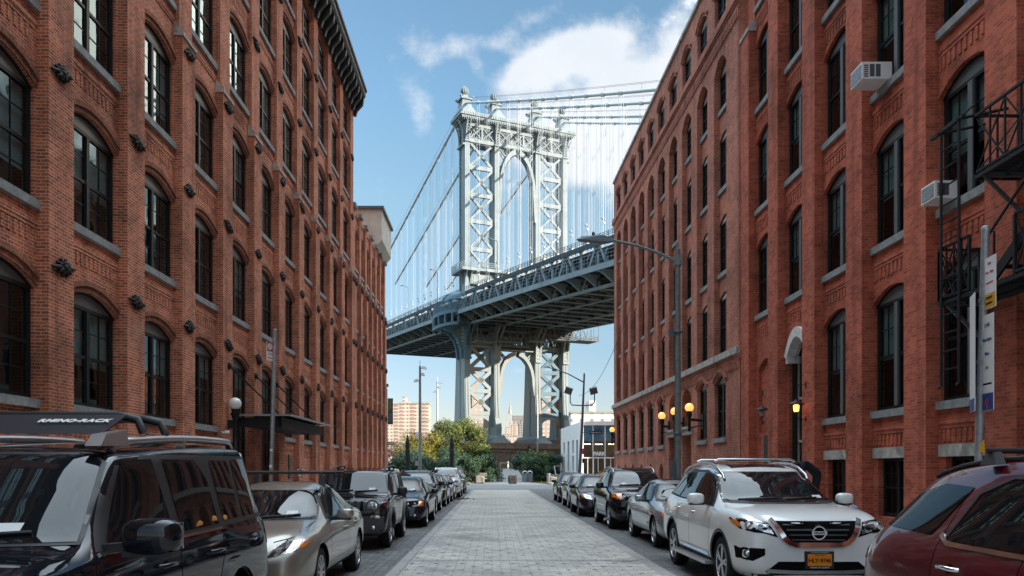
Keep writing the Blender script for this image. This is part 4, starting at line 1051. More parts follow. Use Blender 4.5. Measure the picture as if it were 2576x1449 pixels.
class Car:
    def __init__(self, name, label, st, L, W, H, col, xs, y0, side, wf, wr, rw, rim='spoke5', group=None, crease=None, metal=.25, cowl=4, tint=None, tw=.22, rim_mat='alloy'):
        """xs: X of the flank towards the street; side=-1 parked on the left, +1 on the right"""
        self.L, self.W, self.H = L, W, H
        self.side = 1 if side > 0 else -1           # local y sign of the street flank: +y -> world -X
        xc = xs+side*W/2
        self.root = thing(name, label, 'car', (xc, y0, 0), PI/2, group)
        self.rim_mat = rim_mat
        self.paint = paint('car_paint', col, metal)
        cage = bmesh.new(); rows = []
        for (x, hw, zb, zs, xb, zbe, hwb, xt, zt, hwt, drop, bow) in st:
            r = [(x,0,zb),(x,.82*hw,zb),(x,.975*hw,zb+.09),(x,hw,zb+.45*(zs-zb)),((x+xb)/2,.99*hw,zs),(xb,hwb,zbe),(xt+bow,hwt,zt-drop),(xt+bow*.55,.78*hwt,zt-.25*drop),(xt+bow*.15,.4*hwt,zt-.05*drop),(xt,0,zt)]
            rows.append((r, [cage.verts.new(p) for p in r], [cage.verts.new((p[0],-p[1],p[2])) if 0 < i < 9 else None for i, p in enumerate(r)]))
        cl = cage.edges.layers.float.new('crease_edge')
        def V(k, i, s): return rows[k][1][i] if s > 0 or i in (0,9) else rows[k][2][i]
        for k in range(len(rows)-1):
            for i in range(9):
                for s in (1,-1):
                    q = [V(k,i,s),V(k+1,i,s),V(k+1,i+1,s),V(k,i+1,s)]
                    cage.faces.new(q if s > 0 else q[::-1])
        for k, fl in ((0,1),(len(rows)-1,-1)):
            for i in range(9):
                q = []
                for v in (V(k,i,1),V(k,i+1,1),V(k,i+1,-1),V(k,i,-1)):
                    if v not in q: q.append(v)
                cage.faces.new(q if fl > 0 else q[::-1])
        cage.edges.ensure_lookup_table()
        def setc(a, b_, v):
            e = cage.edges.get((a,b_))
            if e: e[cl] = v
        for (typ, i, a, b_, v) in (crease or []):
            for s in (1,-1):
                if typ == 'row':
                    for k in range(a, b_): setc(V(k,i,s),V(k+1,i,s),v)
                else:
                    for j in range(a, b_): setc(V(i,j,s),V(i,j+1,s),v)
        bmesh.ops.recalc_face_normals(cage, faces=cage.faces)
        me = bpy.data.meshes.new('car_cage'); cage.to_mesh(me); cage.free()
        ob = link('car_cage', me); sm = ob.modifiers.new('s','SUBSURF'); sm.levels = 3; sm.render_levels = 3
        dg = bpy.context.evaluated_depsgraph_get(); dg.update()
        body = bpy.data.meshes.new_from_object(ob.evaluated_get(dg)); bpy.data.objects.remove(ob)
        xs_ = [v.co.x for v in body.vertices]; x0, x1 = min(xs_), max(xs_); yw = max(v.co.y for v in body.vertices); zt = max(v.co.z for v in body.vertices)
        for v in body.vertices: v.co = ((v.co.x-x0)*L/(x1-x0), v.co.y*W/2/yw, v.co.z*H/zt)
        body.polygons.foreach_set('use_smooth',[True]*len(body.polygons)); body.update()
        bm = bmesh.new(); bm.from_mesh(body); bm.normal_update(); self.bvh = BVHTree.FromBMesh(bm)
        bm.faces.ensure_lookup_table()
        self.fv = [[(v.co.copy(), v.normal.copy()) for v in f.verts] for f in bm.faces]; bm.free()
        body.name = 'body'; body.materials.append(self.paint); body.materials.append(M['gap'])
        self.body = link('body', body, self.root)
        for x in (wf, wr):
            c = MB(); c.lathe([(0,-W),(rw+.055,-W),(rw+.055,-W/2+.36),(0,-W/2+.36)],28,(x,0,rw),'y'); c.lathe([(0,W/2-.36),(rw+.055,W/2-.36),(rw+.055,W),(0,W)],28,(x,0,rw),'y')
            cm_ = c.mesh('arch_cut',[M['gap'],M['gap']],fix=True); cm_.polygons.foreach_set('material_index',[1]*len(cm_.polygons)); co = link('arch_cut', cm_, self.root)
            md = self.body.modifiers.new('arch','BOOLEAN'); md.operation = 'DIFFERENCE'; md.solver = 'EXACT'; md.object = co
            dg = bpy.context.evaluated_depsgraph_get(); dg.update()
            nm = bpy.data.meshes.new_from_object(self.body.evaluated_get(dg)); self.body.modifiers.clear(); bpy.data.objects.remove(co)
            nm.name = 'body'; self.body.data = nm
        self.body.data.set_sharp_from_angle(angle=R(48))
        self.wheels(wf, wr, rw, rim, tw)
    def hit(self, o, d):
        p, n, i, _ = self.bvh.ray_cast(Vector(o), Vector(d))
        if p is None:
            p, n, i, _ = self.bvh.find_nearest(Vector(o)+Vector(d)*2)
        ws = 0; nn = Vector((0,0,0))
        for co, no in self.fv[i]:
            w = 1/((co-p).length+1e-4)**2; nn += no*w; ws += w
        return p, nn.normalized()
    def ray(self, ax, a, b):
        if ax == 'f': return (-1, a, b), (1,0,0)
        if ax == 'r': return (self.L+1, a, b), (-1,0,0)
        if ax == 't': return (a, b, 4), (0,0,-1)
        s = 1 if ax == 's+' else -1
        return (a, s*3, b), (0,-s,0)
    def patch(self, name, poly, ax, off, m, parent=None, res=.06):
        P = [Vector(p) for p in poly]; edge = []
        for a, b in zip(P, P[1:]+P[:1]):
            n = max(1, int((b-a).length/res)); edge += [a+(b-a)*k/n for k in range(n)]
        x0, x1 = min(p.x for p in P), max(p.x for p in P); y0, y1 = min(p.y for p in P), max(p.y for p in P)
        def inside(q):
            c = False; j = len(P)-1
            for i in range(len(P)):
                if (P[i].y > q.y) != (P[j].y > q.y) and q.x < (P[j].x-P[i].x)*(q.y-P[i].y)/(P[j].y-P[i].y)+P[i].x: c = not c
                j = i
            return c
        pts = list(edge); nx, ny = int((x1-x0)/res), int((y1-y0)/res)
        for i in range(1, nx+1):
            for j in range(1, ny+1):
                q = Vector((x0+(i-.5)*(x1-x0)/max(nx,1), y0+(j-.5)*(y1-y0)/max(ny,1)))
                if inside(q) and min((q-e).length for e in edge) > res*.55: pts.append(q)
        ne = len(edge)
        v2, _, fs, *_r = delaunay_2d_cdt(pts, [(i,(i+1) % ne) for i in range(ne)], [list(range(ne))], 1, 1e-5)
        vs, ns = [], []
        for p in v2:
            o, d = self.ray(ax, p.x, p.y); h, nn = self.hit(o, d); vs.append(h+nn*off); ns.append(nn)
        if ax == 'f' and not name.startswith(('windshield','sticker')): fs = [f for f in fs if max(vs[i].x for i in f) < .72]
        me = bpy.data.meshes.new(name); me.from_pydata(vs, [], [tuple(f) for f in fs]); me.materials.append(m)
        me.polygons.foreach_set('use_smooth',[True]*len(me.polygons)); me.update()
        fl = [f for f in me.polygons if f.normal.dot(ns[f.vertices[0]]) < 0]
        if len(fl) > len(me.polygons)/2: me.flip_normals()
        me.normals_split_custom_set_from_vertices(ns)
        return link(name, me, parent or self.root)
    def strip(self, name, pts, ax, w, off, m, res=.05, thick=0, parent=None):
        P = [Vector(p) for p in pts]; c = []
        for a, b in zip(P, P[1:]):
            n = max(1, int((b-a).length/res)); c += [a+(b-a)*k/n for k in range(n)]
        c.append(P[-1]); vs = []; 
        for i, p in enumerate(c):
            t = (c[min(i+1,len(c)-1)]-c[max(i-1,0)]).normalized(); nn = Vector((-t.y,t.x))*w/2
            A = [self.hit(*self.ray(ax, q.x, q.y)) for q in (p+nn, p-nn)]
            if thick: vs += [A[0][0]-A[0][1]*.01, A[0][0]+A[0][1]*(off+thick), A[1][0]+A[1][1]*(off+thick), A[1][0]-A[1][1]*.01]
            else: vs += [A[0][0]+A[0][1]*off, A[1][0]+A[1][1]*off]
        b = MB()
        k = 4 if thick else 2
        fs = []
        for i in range(len(c)-1):
            for j in range(k-1): fs.append((i*k+j,i*k+j+1,(i+1)*k+j+1,(i+1)*k+j))
        if thick: fs += [(0,1,2,3), tuple(len(c)*k-4+j for j in (3,2,1,0))]
        b.add(vs, fs); return obj(name, b, m, parent or self.root, smooth=50)
    def both(self, fn, name, poly, *a, **k):
        return [fn(name, poly, s, *a, **k) for s in ('s+','s-')]
    def mirror_poly(self, poly): return [(-y, z) for y, z in poly]
    def front2(self, fn, name, poly, *a, **k):
        return fn(name, poly, 'f', *a, **k), fn(name, self.mirror_poly(poly), 'f', *a, **k)
    def wheels(self, wf, wr, r, rim, tw):
        t = MB(); w = tw/2
        t.lathe([(r*.66,-w*.9),(r*.80,-w),(r*.93,-w*.98),(r*.985,-w*.8),(r,-w*.45),(r,w*.45),(r*.985,w*.8),(r*.93,w*.98),(r*.80,w),(r*.66,w*.9)],36,(0,0,0),'y')
        tm = t.mesh('wheel', M['rubber'], 40)
        q = MB(); rr = r*.68
        q.lathe([(rr,w*.88),(rr,w*.98),(rr*.94,w*1.0),(rr*.90,w*.80),(rr*.90,-w*.5)],32,(0,0,0),'y',0)
        q.lathe([(rr*.9,-w*.1),(.0,-w*.1)],24,(0,0,0),'y',1); q.lathe([(0,w*.92),(.055,w*.92),(.075,w*.75),(.075,0)],12,(0,0,0),'y',0)
        ns, tw_ = {'spoke5':(5,1),'spoke5d':(5,2),'spoke6':(6,2),'spoke10':(10,1),'spoke7':(7,1)}[rim]
        for k in range(ns):
            for d in ((0,) if tw_ == 1 else (-.16,.16)):
                a = 2*PI*k/ns; a1 = a+d
                p0 = (.05*math.sin(a), w*.80, .05*math.cos(a)); p1 = (rr*.93*math.sin(a1), w*.84, rr*.93*math.cos(a1))
                q.bar(p0, p1, .075 if ns <= 5 and tw_ == 1 else .038, .035, 0, (0,1,0), .055 if ns <= 5 and tw_ == 1 else .034, .03)
        rm = q.mesh('rim', [M[self.rim_mat], M['alloy_d']], 35)
        for x in (wf, wr):
            for s in (1,-1):
                o = link('wheel', tm, self.root, (x, s*(self.W/2-.03-w), r))
                o.rotation_euler = (0, random.uniform(0,1.2), 0 if s > 0 else PI)
                link('rim', rm, o)
    def mirror_(self, x, z, w=.23, h=.16, m=None, d=.16):
        for s in (1,-1):
            p, n = self.hit(*self.ray('s+' if s > 0 else 's-', x, z-.06)); y = p.y+s*.10
            b = MB(); N, Mm = 16, 10; vs = []; pw = lambda v, e: math.copysign(abs(v)**e, v)
            for i in range(Mm+1):
                ph = -PI/2+PI*i/Mm
                for j in range(N):
                    th = 2*PI*j/N
                    vs.append((x+d/2*pw(math.cos(ph),.6)*pw(math.cos(th),.75)*(1), y+s*w/2+w/2*pw(math.cos(ph),.6)*pw(math.sin(th),.75), z+h/2*pw(math.sin(ph),.65)))
            fs = [(i*N+j,i*N+(j+1) % N,(i+1)*N+(j+1) % N,(i+1)*N+j) for i in range(Mm) for j in range(N)]
            b.add(vs, fs, 0); b.bar((x+.02,p.y-s*.03,z-.07),(x,y+s*.10,z-.05),.09,.05,1); b.box(x-.06,x+.05,min(y+s*.02,y+s*(w-.03)),max(y+s*.02,y+s*(w-.03)),z-h/2-.006,z-h/2+.022,1)
            o = obj('mirror', b, [m or self.paint, M['black']], self.root, smooth=60)
            g_ = MB(); g_.box(x+d/2-.012,x+d/2+.004,min(y+s*.03,y+s*(w-.03)),max(y+s*.03,y+s*(w-.03)),z-h/2+.03,z+h/2-.03); obj('mirror_glass', g_, M['reflector'], o)
    def handle(self, x, z, m=None, w=.2):
        for s in (1,-1):
            p0, _ = self.hit(*self.ray('s+' if s > 0 else 's-', x, z)); p1, _ = self.hit(*self.ray('s+' if s > 0 else 's-', x+w, z))
            b = MB(); o = s*.035
            b.tube([(x,p0.y-s*.01,z),(x+.02,p0.y+o,z+.005),(x+w/2,(p0.y+p1.y)/2+o*1.15,z+.008),(x+w-.02,p1.y+o,z+.005),(x+w,p1.y-s*.01,z)],.016,8)
            h = obj('door_handle', b, m or self.paint, self.root, smooth=60)
            self.patch('handle_recess', [(x+w/2+.05*math.cos(k*PI/6),z+.035*math.sin(k*PI/6)) for k in range(12)], 's+' if s > 0 else 's-', .0015, M['gap'], h, .05)
    def rails(self, x0, x1, y, z, m, h=.06, r=.022):
        for s in (1,-1):
            def zz(x):
                p, _ = self.hit((x, s*y, 4), (0,0,-1)); return p.z
            b = MB(); n = 8; pts = [(x0-.06,s*y,zz(x0)-.01)]+[(x0+(x1-x0)*k/n,s*y,zz(x0+(x1-x0)*k/n)+h) for k in range(n+1)]+[(x1+.08,s*y,zz(x1)-.01)]
            b.tube(pts, r, 8); xm = (x0+x1)/2; b.bar((xm,s*y,zz(xm)-.01),(xm,s*y,zz(xm)+h),.06,.03)
            obj('roof_rail', b, m, self.root, smooth=60)
    def crossbars(self, xs, y, z, m):
        for x in xs:
            b = MB(); b.tube([(x,-y,z-.03),(x,-y*.9,z),(x,y*.9,z),(x,y,z-.03)],.02,8); obj('crossbar', b, m, self.root, smooth=60)
    def shield(self, poly, stick=True):
        cx = sum(p[0] for p in poly)/len(poly); cz = sum(p[1] for p in poly)/len(poly)
        big = [(cx+(y-cx)*1.035, cz+(z-cz)*1.06) for y, z in poly]
        o = self.patch('windshield', poly, 'f', .006, M['car_shield'])
        self.patch('windshield_seal', big, 'f', .003, M['black'], o)
        z0 = min(p[1] for p in poly); y1 = max(p[0] for p in poly)
        b = MB()
        for ya, yb in ((y1*.75,-.02),(-.05,-y1*.72)):
            pts = []
            for k in range(6):
                p, n = self.hit((-1, ya+(yb-ya)*k/5, z0+.02+.025*k/5), (1,0,0)); pts.append(p+n*.02)
            b.tube(pts, .011, 5)
        obj('wiper', b, M['black'], o)
        if stick:
            s = -1 if True else 1
            y = self.side*y1*.55
            self.patch('sticker', [(y-.07,z0+.05),(y+.06,z0+.05),(y+.06,z0+.10),(y-.07,z0+.10)], 'f', .008, M['paper'], o)
        return o
    def windows(self, polys, surround=None):
        for s in ('s+','s-'):
            if surround: self.patch('window_frame', surround, s, .003, M['black'])
            for p in polys: self.patch('side_window', p, s, .0065, M['car_glass'])
    def gaps(self, lines):
        for s in ('s+','s-'):
            for l in lines: self.strip('door_gap', l, s, .010, .0015, M['gap'])
    def plate(self, y, z, txt=None, w=.305, h=.152, x=None, face=None):
        p, n = self.hit((-1,y,z),(1,0,0)); x = p.x-.02 if x is None else x
        b = MB(); b.box(x-.008,x+.03,y-w/2-.014,y+w/2+.014,z-h/2-.014,z+h/2+.014,0); b.box(x-.011,x,y-w/2,y+w/2,z-h/2,z+h/2,1)
        o = obj('licence_plate', b, [M['black'], face or M['plate']], self.root); return o, x
    def disc(self, name, c, ax, r, m, m2=None, depth=.03, ring=None):
        """round lamp set in the front face; c=(y,z)"""
        p, n = self.hit((-1,*c),(1,0,0)); b = MB()
        b.lathe([(0,-.012),(r*.6,-.010),(r*.92,-.004),(r,.03),(r,.08)],20,(p.x,c[0],c[1]),'x',0)
        b.lathe([(r,.0),(r*1.0,-.018),(r*1.14,-.018),(r*1.14,.06)],20,(p.x,c[0],c[1]),'x',1)
        return obj(name, b, [m, m2 or M['black']], self.root, smooth=40)
M['plate'] = mat('plate_orange', (.72,.23,.015), .4)
M['plate_w'] = mat('plate_white', (.6,.6,.58), .4)

SUV = [(.03,.66,.30,.62,.05,.80,.62,.07,.90,.50,.03,.05),(.14,.86,.24,.78,.16,.94,.80,.20,1.02,.62,.03,.08),(.50,.96,.24,.88,.52,1.02,.88,.50,1.10,.70,.03,.05),
 (.97,.98,.26,.92,1.0,1.06,.90,.95,1.15,.72,.03,.04),(1.45,.98,.26,.94,1.45,1.09,.90,1.30,1.20,.76,.05,.24),(2.0,.975,.26,.95,1.95,1.10,.90,2.05,1.68,.66,.07,.14),
 (2.75,.975,.26,.96,2.75,1.12,.91,2.75,1.74,.68,.06,.0),(3.6,.975,.26,.97,3.6,1.14,.90,3.6,1.73,.67,.06,0),(4.35,.97,.28,.98,4.35,1.17,.88,4.5,1.66,.62,.06,-.04),
 (4.75,.95,.32,.95,4.78,1.17,.84,4.88,1.22,.70,.04,-.1),(4.98,.84,.34,.85,4.98,1.0,.78,5.0,1.06,.55,.03,-.06),(5.03,.62,.42,.70,5.03,.84,.58,5.04,.90,.42,.03,-.03)]
SEDAN = [(.02,.58,.26,.46,.04,.56,.54,.06,.63,.42,.02,.06),(.14,.80,.20,.60,.16,.71,.75,.22,.77,.56,.02,.10),(.5,.88,.20,.70,.52,.82,.82,.5,.87,.64,.02,.06),
 (.96,.90,.22,.74,.98,.85,.82,.95,.92,.66,.02,.04),(1.45,.905,.22,.78,1.50,.92,.83,1.22,1.0,.70,.04,.30),(2.05,.905,.22,.80,2.0,.95,.82,2.12,1.40,.56,.06,.12),
 (2.75,.905,.22,.81,2.75,.96,.82,2.75,1.46,.57,.06,0),(3.4,.905,.22,.82,3.5,.97,.81,3.35,1.42,.55,.06,-.04),(4.0,.90,.24,.84,4.05,.98,.80,4.08,1.07,.64,.04,-.15),
 (4.45,.87,.26,.82,4.45,.97,.77,4.45,1.05,.62,.03,-.05),(4.7,.78,.28,.76,4.7,.92,.68,4.72,.99,.5,.03,-.05),(4.80,.58,.34,.62,4.8,.78,.52,4.80,.84,.38,.03,-.04)]
BOXY = [(.03,.80,.40,.75,.04,.98,.78,.06,1.06,.66,.02,.03),(.12,.93,.32,.88,.12,1.06,.90,.15,1.13,.74,.02,.04),(.45,.955,.32,.94,.45,1.10,.92,.45,1.16,.78,.02,.03),
 (.86,.96,.34,.98,.86,1.12,.925,.86,1.18,.80,.02,.02),(1.40,.96,.34,1.0,1.42,1.15,.925,1.30,1.22,.81,.03,.14),(1.95,.955,.34,1.0,1.9,1.16,.92,1.93,1.78,.75,.06,.10),
 (2.7,.955,.34,1.0,2.7,1.165,.92,2.7,1.83,.77,.05,0),(3.6,.955,.34,1.0,3.6,1.17,.92,3.6,1.87,.77,.05,0),(4.4,.95,.36,1.0,4.45,1.18,.90,4.52,1.87,.74,.05,0),
 (4.72,.94,.38,.98,4.74,1.18,.88,4.76,1.30,.76,.04,-.04),(4.83,.90,.40,.92,4.83,1.05,.85,4.84,1.12,.66,.03,-.02),(4.86,.74,.46,.8,4.86,.95,.72,4.86,1.0,.55,.02,-.01)]
def scale_st(st, L, W, H, L0, W0, H0):
    a, b, c = L/L0, W/W0, H/H0
    return [(x*a,hw*b,zb*c,zs*c,xb*a,ze*c,hb*b,xt*a,zt*c,ht*b,d,bw) for (x,hw,zb,zs,xb,ze,hb,xt,zt,ht,d,bw) in st]
CR_SUV = [('row',5,4,9,.35),('row',6,4,9,.25),('st',4,6,9,.5),('row',1,0,11,.5),('st',9,6,9,.3)]
CR_SED = [('row',5,4,9,.3),('row',6,4,8,.2),('st',4,6,9,.5),('row',1,0,11,.5),('st',8,6,9,.4)]
CR_BOX = [('row',5,1,10,.65),('row',6,4,9,.7),('row',6,1,4,.5),('st',4,6,9,.8),('st',5,6,9,.6),('st',8,5,9,.5),('row',1,0,11,.5),('st',9,6,9,.4),('st',1,5,9,.4)]
# ---------------------------------------------------------------- the parked cars, one by one
LG, RG = 'cars parked along the left kerb', 'cars parked along the right kerb'
# --- black boxy off-roader, nearest left
c = Car('parked_car', 'black boxy off-road car with a roof rack deflector, nearest on the left', BOXY, 4.85, 1.915, 1.87, (.006,.008,.012), -2.12, 2.88, -1, .88, 3.765, .385, 'spoke7', LG, CR_BOX)
c.shield([(-.80,1.25),(.80,1.25),(.69,1.735),(-.69,1.735)])
c.windows([[(1.62,1.22),(2.06,1.70),(2.46,1.715),(2.52,1.215)],[(2.66,1.215),(2.62,1.715),(3.18,1.72),(3.36,1.55),(3.40,1.22)],[(3.52,1.24),(3.5,1.72),(3.95,1.72),(3.95,1.24)],[(4.05,1.24),(4.05,1.73),(4.42,1.74),(4.60,1.25)]],
          [(1.48,1.19),(1.98,1.735),(3.2,1.755),(4.5,1.765),(4.68,1.21),(3.5,1.195)])
c.gaps([[(1.42,.45),(1.42,1.12),(1.6,1.2)],[(2.58,.42),(2.58,1.19)],[(3.30,.75),(3.46,1.0),(3.46,1.7)],[(1.42,.42),(3.2,.42)],[(.3,1.06),(1.4,1.10)]])
for s in ('s+','s-'): c.strip('belt_moulding', [(1.5,1.175),(3.45,1.185)], s, .02, .004, M['chrome'], thick=.006); c.strip('side_moulding', [(1.46,.70),(3.1,.70)], s, .06, .004, M['black'], thick=.02)
for s in ('s+','s-'):
    for x in (.88, 3.765): c.strip('arch_trim', [(x+.50*math.cos(a),.385+.50*math.sin(a)) for a in [PI*k/14 for k in range(15)]], s, .09, .002, c.paint, thick=.03)
c.mirror_(1.60,1.27,.33,.21,None,.20); c.handle(2.22,1.02); c.handle(3.16,1.02)
c.front2(c.patch,'headlight',[(.52,.85),(.90,.85),(.90,1.05),(.52,1.05)],.006,M['lamp']); c.patch('grille',[(-.48,.85),(.48,.85),(.48,1.04),(-.48,1.04)],'f',.006,M['trim_grey']); c.patch('lower_grille',[(-.5,.45),(.5,.45),(.5,.66),(-.5,.66)],'f',.006,M['black'])
for s in ('s+','s-'): c.patch('tail_light',[(4.70,.95),(4.82,.95),(4.80,1.20),(4.70,1.22)],s,.006,M['lamp_red'])
c.rails(2.2,4.35,.66,1.9,M['alloy'],.055,.03)
b = MB()
for s in (1,-1):
    b = MB(); b.add([(1.92,s*.66+e,1.79) for e in (-.05,.05)]+[(2.0,s*.66+e,1.865) for e in (-.045,.045)]+[(2.3,s*.66+e,1.905) for e in (-.03,.03)]+[(2.3,s*.66+e,1.80) for e in (-.05,.05)],[(0,1,3,2),(2,3,5,4),(4,5,7,6),(6,7,1,0),(0,2,4,6),(1,7,5,3)]); obj('rail_foot', b, M['alloy'], c.root)

rk = thing('roof_rack', 'black roof rack with a wind deflector clamped on top of the nearest left car', 'roof rack', c.root.location.copy(), PI/2)
b = MB()
for x in (2.62,3.0):
    b = MB(); b.tube([(x,-.66,1.90),(x,-.62,1.99),(x,-.5,2.02),(x,.5,2.02),(x,.62,1.99),(x,.66,1.90)],.03,8); obj('crossbar', b, M['black'], rk, smooth=60)
b = MB(); b.tube([(2.62,-.45,2.0),(3.3,-.45,2.0)],.02,6); obj('tie_bar', b, M['alloy'], rk); b = MB(); b.tube([(2.62,.45,2.0),(3.3,.45,2.0)],.02,6); obj('tie_bar', b, M['alloy'], rk)
b = MB(); b.prism([(2.16,1.875),(2.175,1.875),(2.515,2.012),(2.50,2.018)], -.60, .36+.24, 'y')
dfl = obj('wind_deflector', b, mat('deflector_black', (.012,.017,.026), .38), rk)
Md = basis((2.35-.012, -.33, 1.967), (0,-1,0), (.34,0,.155))
lettering('RHINO-RACK', .072, M['white'], dfl, Md, .002, .003, shear=.15, space=1.08)
# --- beige sedan
c = Car('parked_car', 'beige metallic sedan with a black roof bar, behind the black off-roader', scale_st(SEDAN,4.8,1.82,1.47,4.8,1.81,1.46), 4.8, 1.82, 1.47, (.285,.262,.222), -2.17, 9.25, -1, .96, 3.735, .325, 'spoke10', LG, CR_SED, metal=.55)
c.shield([(-.70,.985),(.70,.985),(.55,1.345),(-.55,1.345)])
c.windows([[(1.72,.985),(2.12,1.27),(2.40,1.355),(2.62,1.365),(2.70,1.0)],[(2.78,1.0),(2.70,1.365),(3.05,1.345),(3.42,1.20),(3.50,1.02)],[(3.56,1.02),(3.50,1.17),(3.72,1.05)]],[(1.60,.965),(2.08,1.29),(2.45,1.39),(3.05,1.375),(3.5,1.20),(3.82,1.01),(2.7,.975)])
c.gaps([[(1.50,.32),(1.48,.70),(1.62,.95)],[(2.74,.28),(2.74,.98)],[(3.62,.98),(3.60,.72),(3.36,.45),(3.30,.28)],[(1.50,.28),(3.30,.28)]])
c.mirror_(1.78,1.03,.24,.15); c.handle(2.42,.80); c.handle(3.32,.82)
c.front2(c.patch,'headlight',[(.42,.60),(.50,.735),(.62,.775),(.78,.79),(.83,.775),(.82,.715),(.74,.675)],.006,M['lamp'])
c.front2(c.patch,'indicator',[(.755,.785),(.83,.775),(.82,.72),(.765,.70)],.009,M['lamp_amber'])
for s in (1,-1): c.front2(c.strip,'lamp_divider',[(.57,.65),(.60,.80)],.012,.010,M['chrome']); break
c.patch('grille',[(-.38,.55),(.38,.55),(.34,.70),(-.34,.70)],'f',.006,M['trim_grey']); c.strip('grille_chrome',[(-.36,.71),(.36,.71),(.40,.54),(-.40,.54)],'f',.025,.008,M['chrome']); c.patch('bumper_intake',[(-.5,.25),(.5,.25),(.46,.40),(-.46,.40)],'f',.006,M['black'])
c.front2(c.strip,'hood_gap',[(.45,.77),(.66,.82),(.72,.96)],.010,.0015,M['gap'])
for s in ('s+','s-'): c.patch('tail_light',[(4.45,.75),(4.7,.72),(4.66,.90),(4.5,.93)],s,.006,M['lamp_red'])
rb = thing('roof_bar', 'black roof bars clamped across the beige sedan', 'roof rack', c.root.location.copy(), PI/2)
b = MB()
for x in (2.35,3.05):
    b = MB(); b.tube([(x,-.78,1.60),(x,.78,1.60)],.022,8)
    for s in (1,-1): b.add([(x-.07,s*.62,1.40),(x+.07,s*.62,1.40),(x+.03,s*.60,1.60),(x-.03,s*.60,1.60),(x-.07,s*.55,1.43),(x+.07,s*.55,1.43),(x+.03,s*.55,1.60),(x-.03,s*.55,1.60)],[(0,1,2,3),(4,5,6,7),(0,4,7,3),(1,5,6,2)])
    obj('crossbar', b, M['black'], rb, smooth=50)
# --- black small off-roader with round headlights
RENE = scale_st(BOXY,4.23,1.80,1.69,4.86,1.915,1.87)
c = Car('parked_car', 'black compact off-road car with round headlights and red tow hook, behind the beige sedan', RENE, 4.23, 1.80, 1.69, (.012,.011,.012), -2.13, 15.95, -1, .87, 3.44, .36, 'spoke5d', LG, CR_BOX, metal=.4)
c.shield([(-.74,1.14),(.74,1.14),(.63,1.555),(-.63,1.555)])
c.windows([[(1.42,1.10),(1.82,1.53),(2.18,1.54),(2.24,1.11)],[(2.32,1.11),(2.28,1.54),(2.86,1.54),(3.0,1.12)],[(3.1,1.12),(3.02,1.54),(3.5,1.53),(3.6,1.14)]],[(1.30,1.08),(1.76,1.56),(3.6,1.57),(3.74,1.10)])
c.gaps([[(1.22,.45),(1.22,1.0)],[(2.28,.40),(2.28,1.08)],[(2.85,.6),(3.06,.85),(3.06,1.08)]])
c.mirror_(1.46,1.17,.22,.19,M['black']); c.handle(1.95,.96); c.handle(2.8,.97)
for s in (1,-1):
    c.disc('headlight',(s*.60,.90),'f',.115,M['lamp'],M['black']); c.disc('fog_light',(s*.62,.47),'f',.05,M['reflector'],M['black'])
c.patch('grille',[(-.46,.80),(.46,.80),(.46,1.0),(-.46,1.0)],'f',.004,M['black'])
for k in range(7): c.patch('grille_slot',[(-.42+k*.13,.80),(-.36+k*.13,.80),(-.36+k*.13,1.0),(-.42+k*.13,1.0)],'f',.008,M['gap'],None,.05)
for s in ('s+','s-'): c.strip('marker_light',[(.13,.90),(.13,1.02)],s,.035,.006,M['lamp_red'],thick=.01)
c.patch('bumper',[(-.82,.36),(.82,.36),(.84,.70),(-.84,.70)],'f',.006,M['trim_grey']); c.patch('bumper_intake',[(-.34,.52),(.34,.52),(.30,.66),(-.30,.66)],'f',.012,M['gap'])
b = MB(); b.tube([(-.03,.36,.46),(-.07,.36,.46),(-.07,.44,.46),(-.03,.44,.46)],.016,6); obj('tow_hook', b, mat('red_hook_paint',(.5,.01,.02),.4), c.root)
b = MB(); c.front2(c.patch,'indicator',[(.56,.66),(.76,.66),(.74,.72),(.58,.72)],.012,M['lamp'])
for s in ('s+','s-'):
    for x in (.87,3.44): c.strip('arch_trim', [(x+.455*math.cos(a),.36+.455*math.sin(a)) for a in [PI*k/14 for k in range(15)]], s, .09, .002, M['trim_grey'], thick=.03)
c.rails(1.9,3.5,.60,1.7,M['trim_grey'],.06,.02)
# --- black executive sedan with twin round lamps
SED2 = scale_st(SEDAN,4.78,1.80,1.43,4.8,1.81,1.46)
c = Car('parked_car', 'dark navy sedan with four round headlamp rings, behind the black compact off-roader', SED2, 4.78, 1.80, 1.43, (.010,.013,.022), -1.86, 22.05, -1, .85, 3.68, .325, 'spoke5d', LG, CR_SED, metal=.3)
c.shield([(-.69,.965),(.69,.965),(.54,1.31),(-.54,1.31)])
c.windows([[(1.72,.96),(2.12,1.25),(2.62,1.32),(2.70,.97)],[(2.78,.97),(2.70,1.32),(3.05,1.31),(3.42,1.17),(3.6,.99)]],[(1.60,.94),(2.08,1.27),(2.45,1.35),(3.05,1.335),(3.5,1.17),(3.78,.98)])
c.gaps([[(1.50,.32),(1.48,.70),(1.62,.93)],[(2.74,.28),(2.74,.95)],[(3.62,.95),(3.60,.72),(3.36,.45)]])
c.mirror_(1.78,1.0,.22,.14); c.handle(2.42,.78); c.handle(3.32,.79)
c.front2(c.patch,'headlight',[(.24,.60),(.26,.74),(.78,.77),(.80,.62),(.70,.58)],.006,M['gap'])
for s in (1,-1):
    for y in (.37,.57): c.disc('lamp_ring',(s*y,.665),'f',.058,M['lamp'],M['chrome'])
c.front2(c.patch,'indicator',[(.68,.60),(.68,.74),(.79,.75),(.80,.62)],.012,M['lamp_amber'])
c.front2(c.patch,'kidney_grille',[(.03,.62),(.03,.76),(.18,.77),(.20,.62)],.008,M['chrome'])
c.patch('bumper_intake',[(-.45,.24),(.45,.24),(.42,.42),(-.42,.42)],'f',.008,M['gap'])
for s in (1,-1): c.disc('fog_light',(s*.58,.36),'f',.045,M['reflector'])
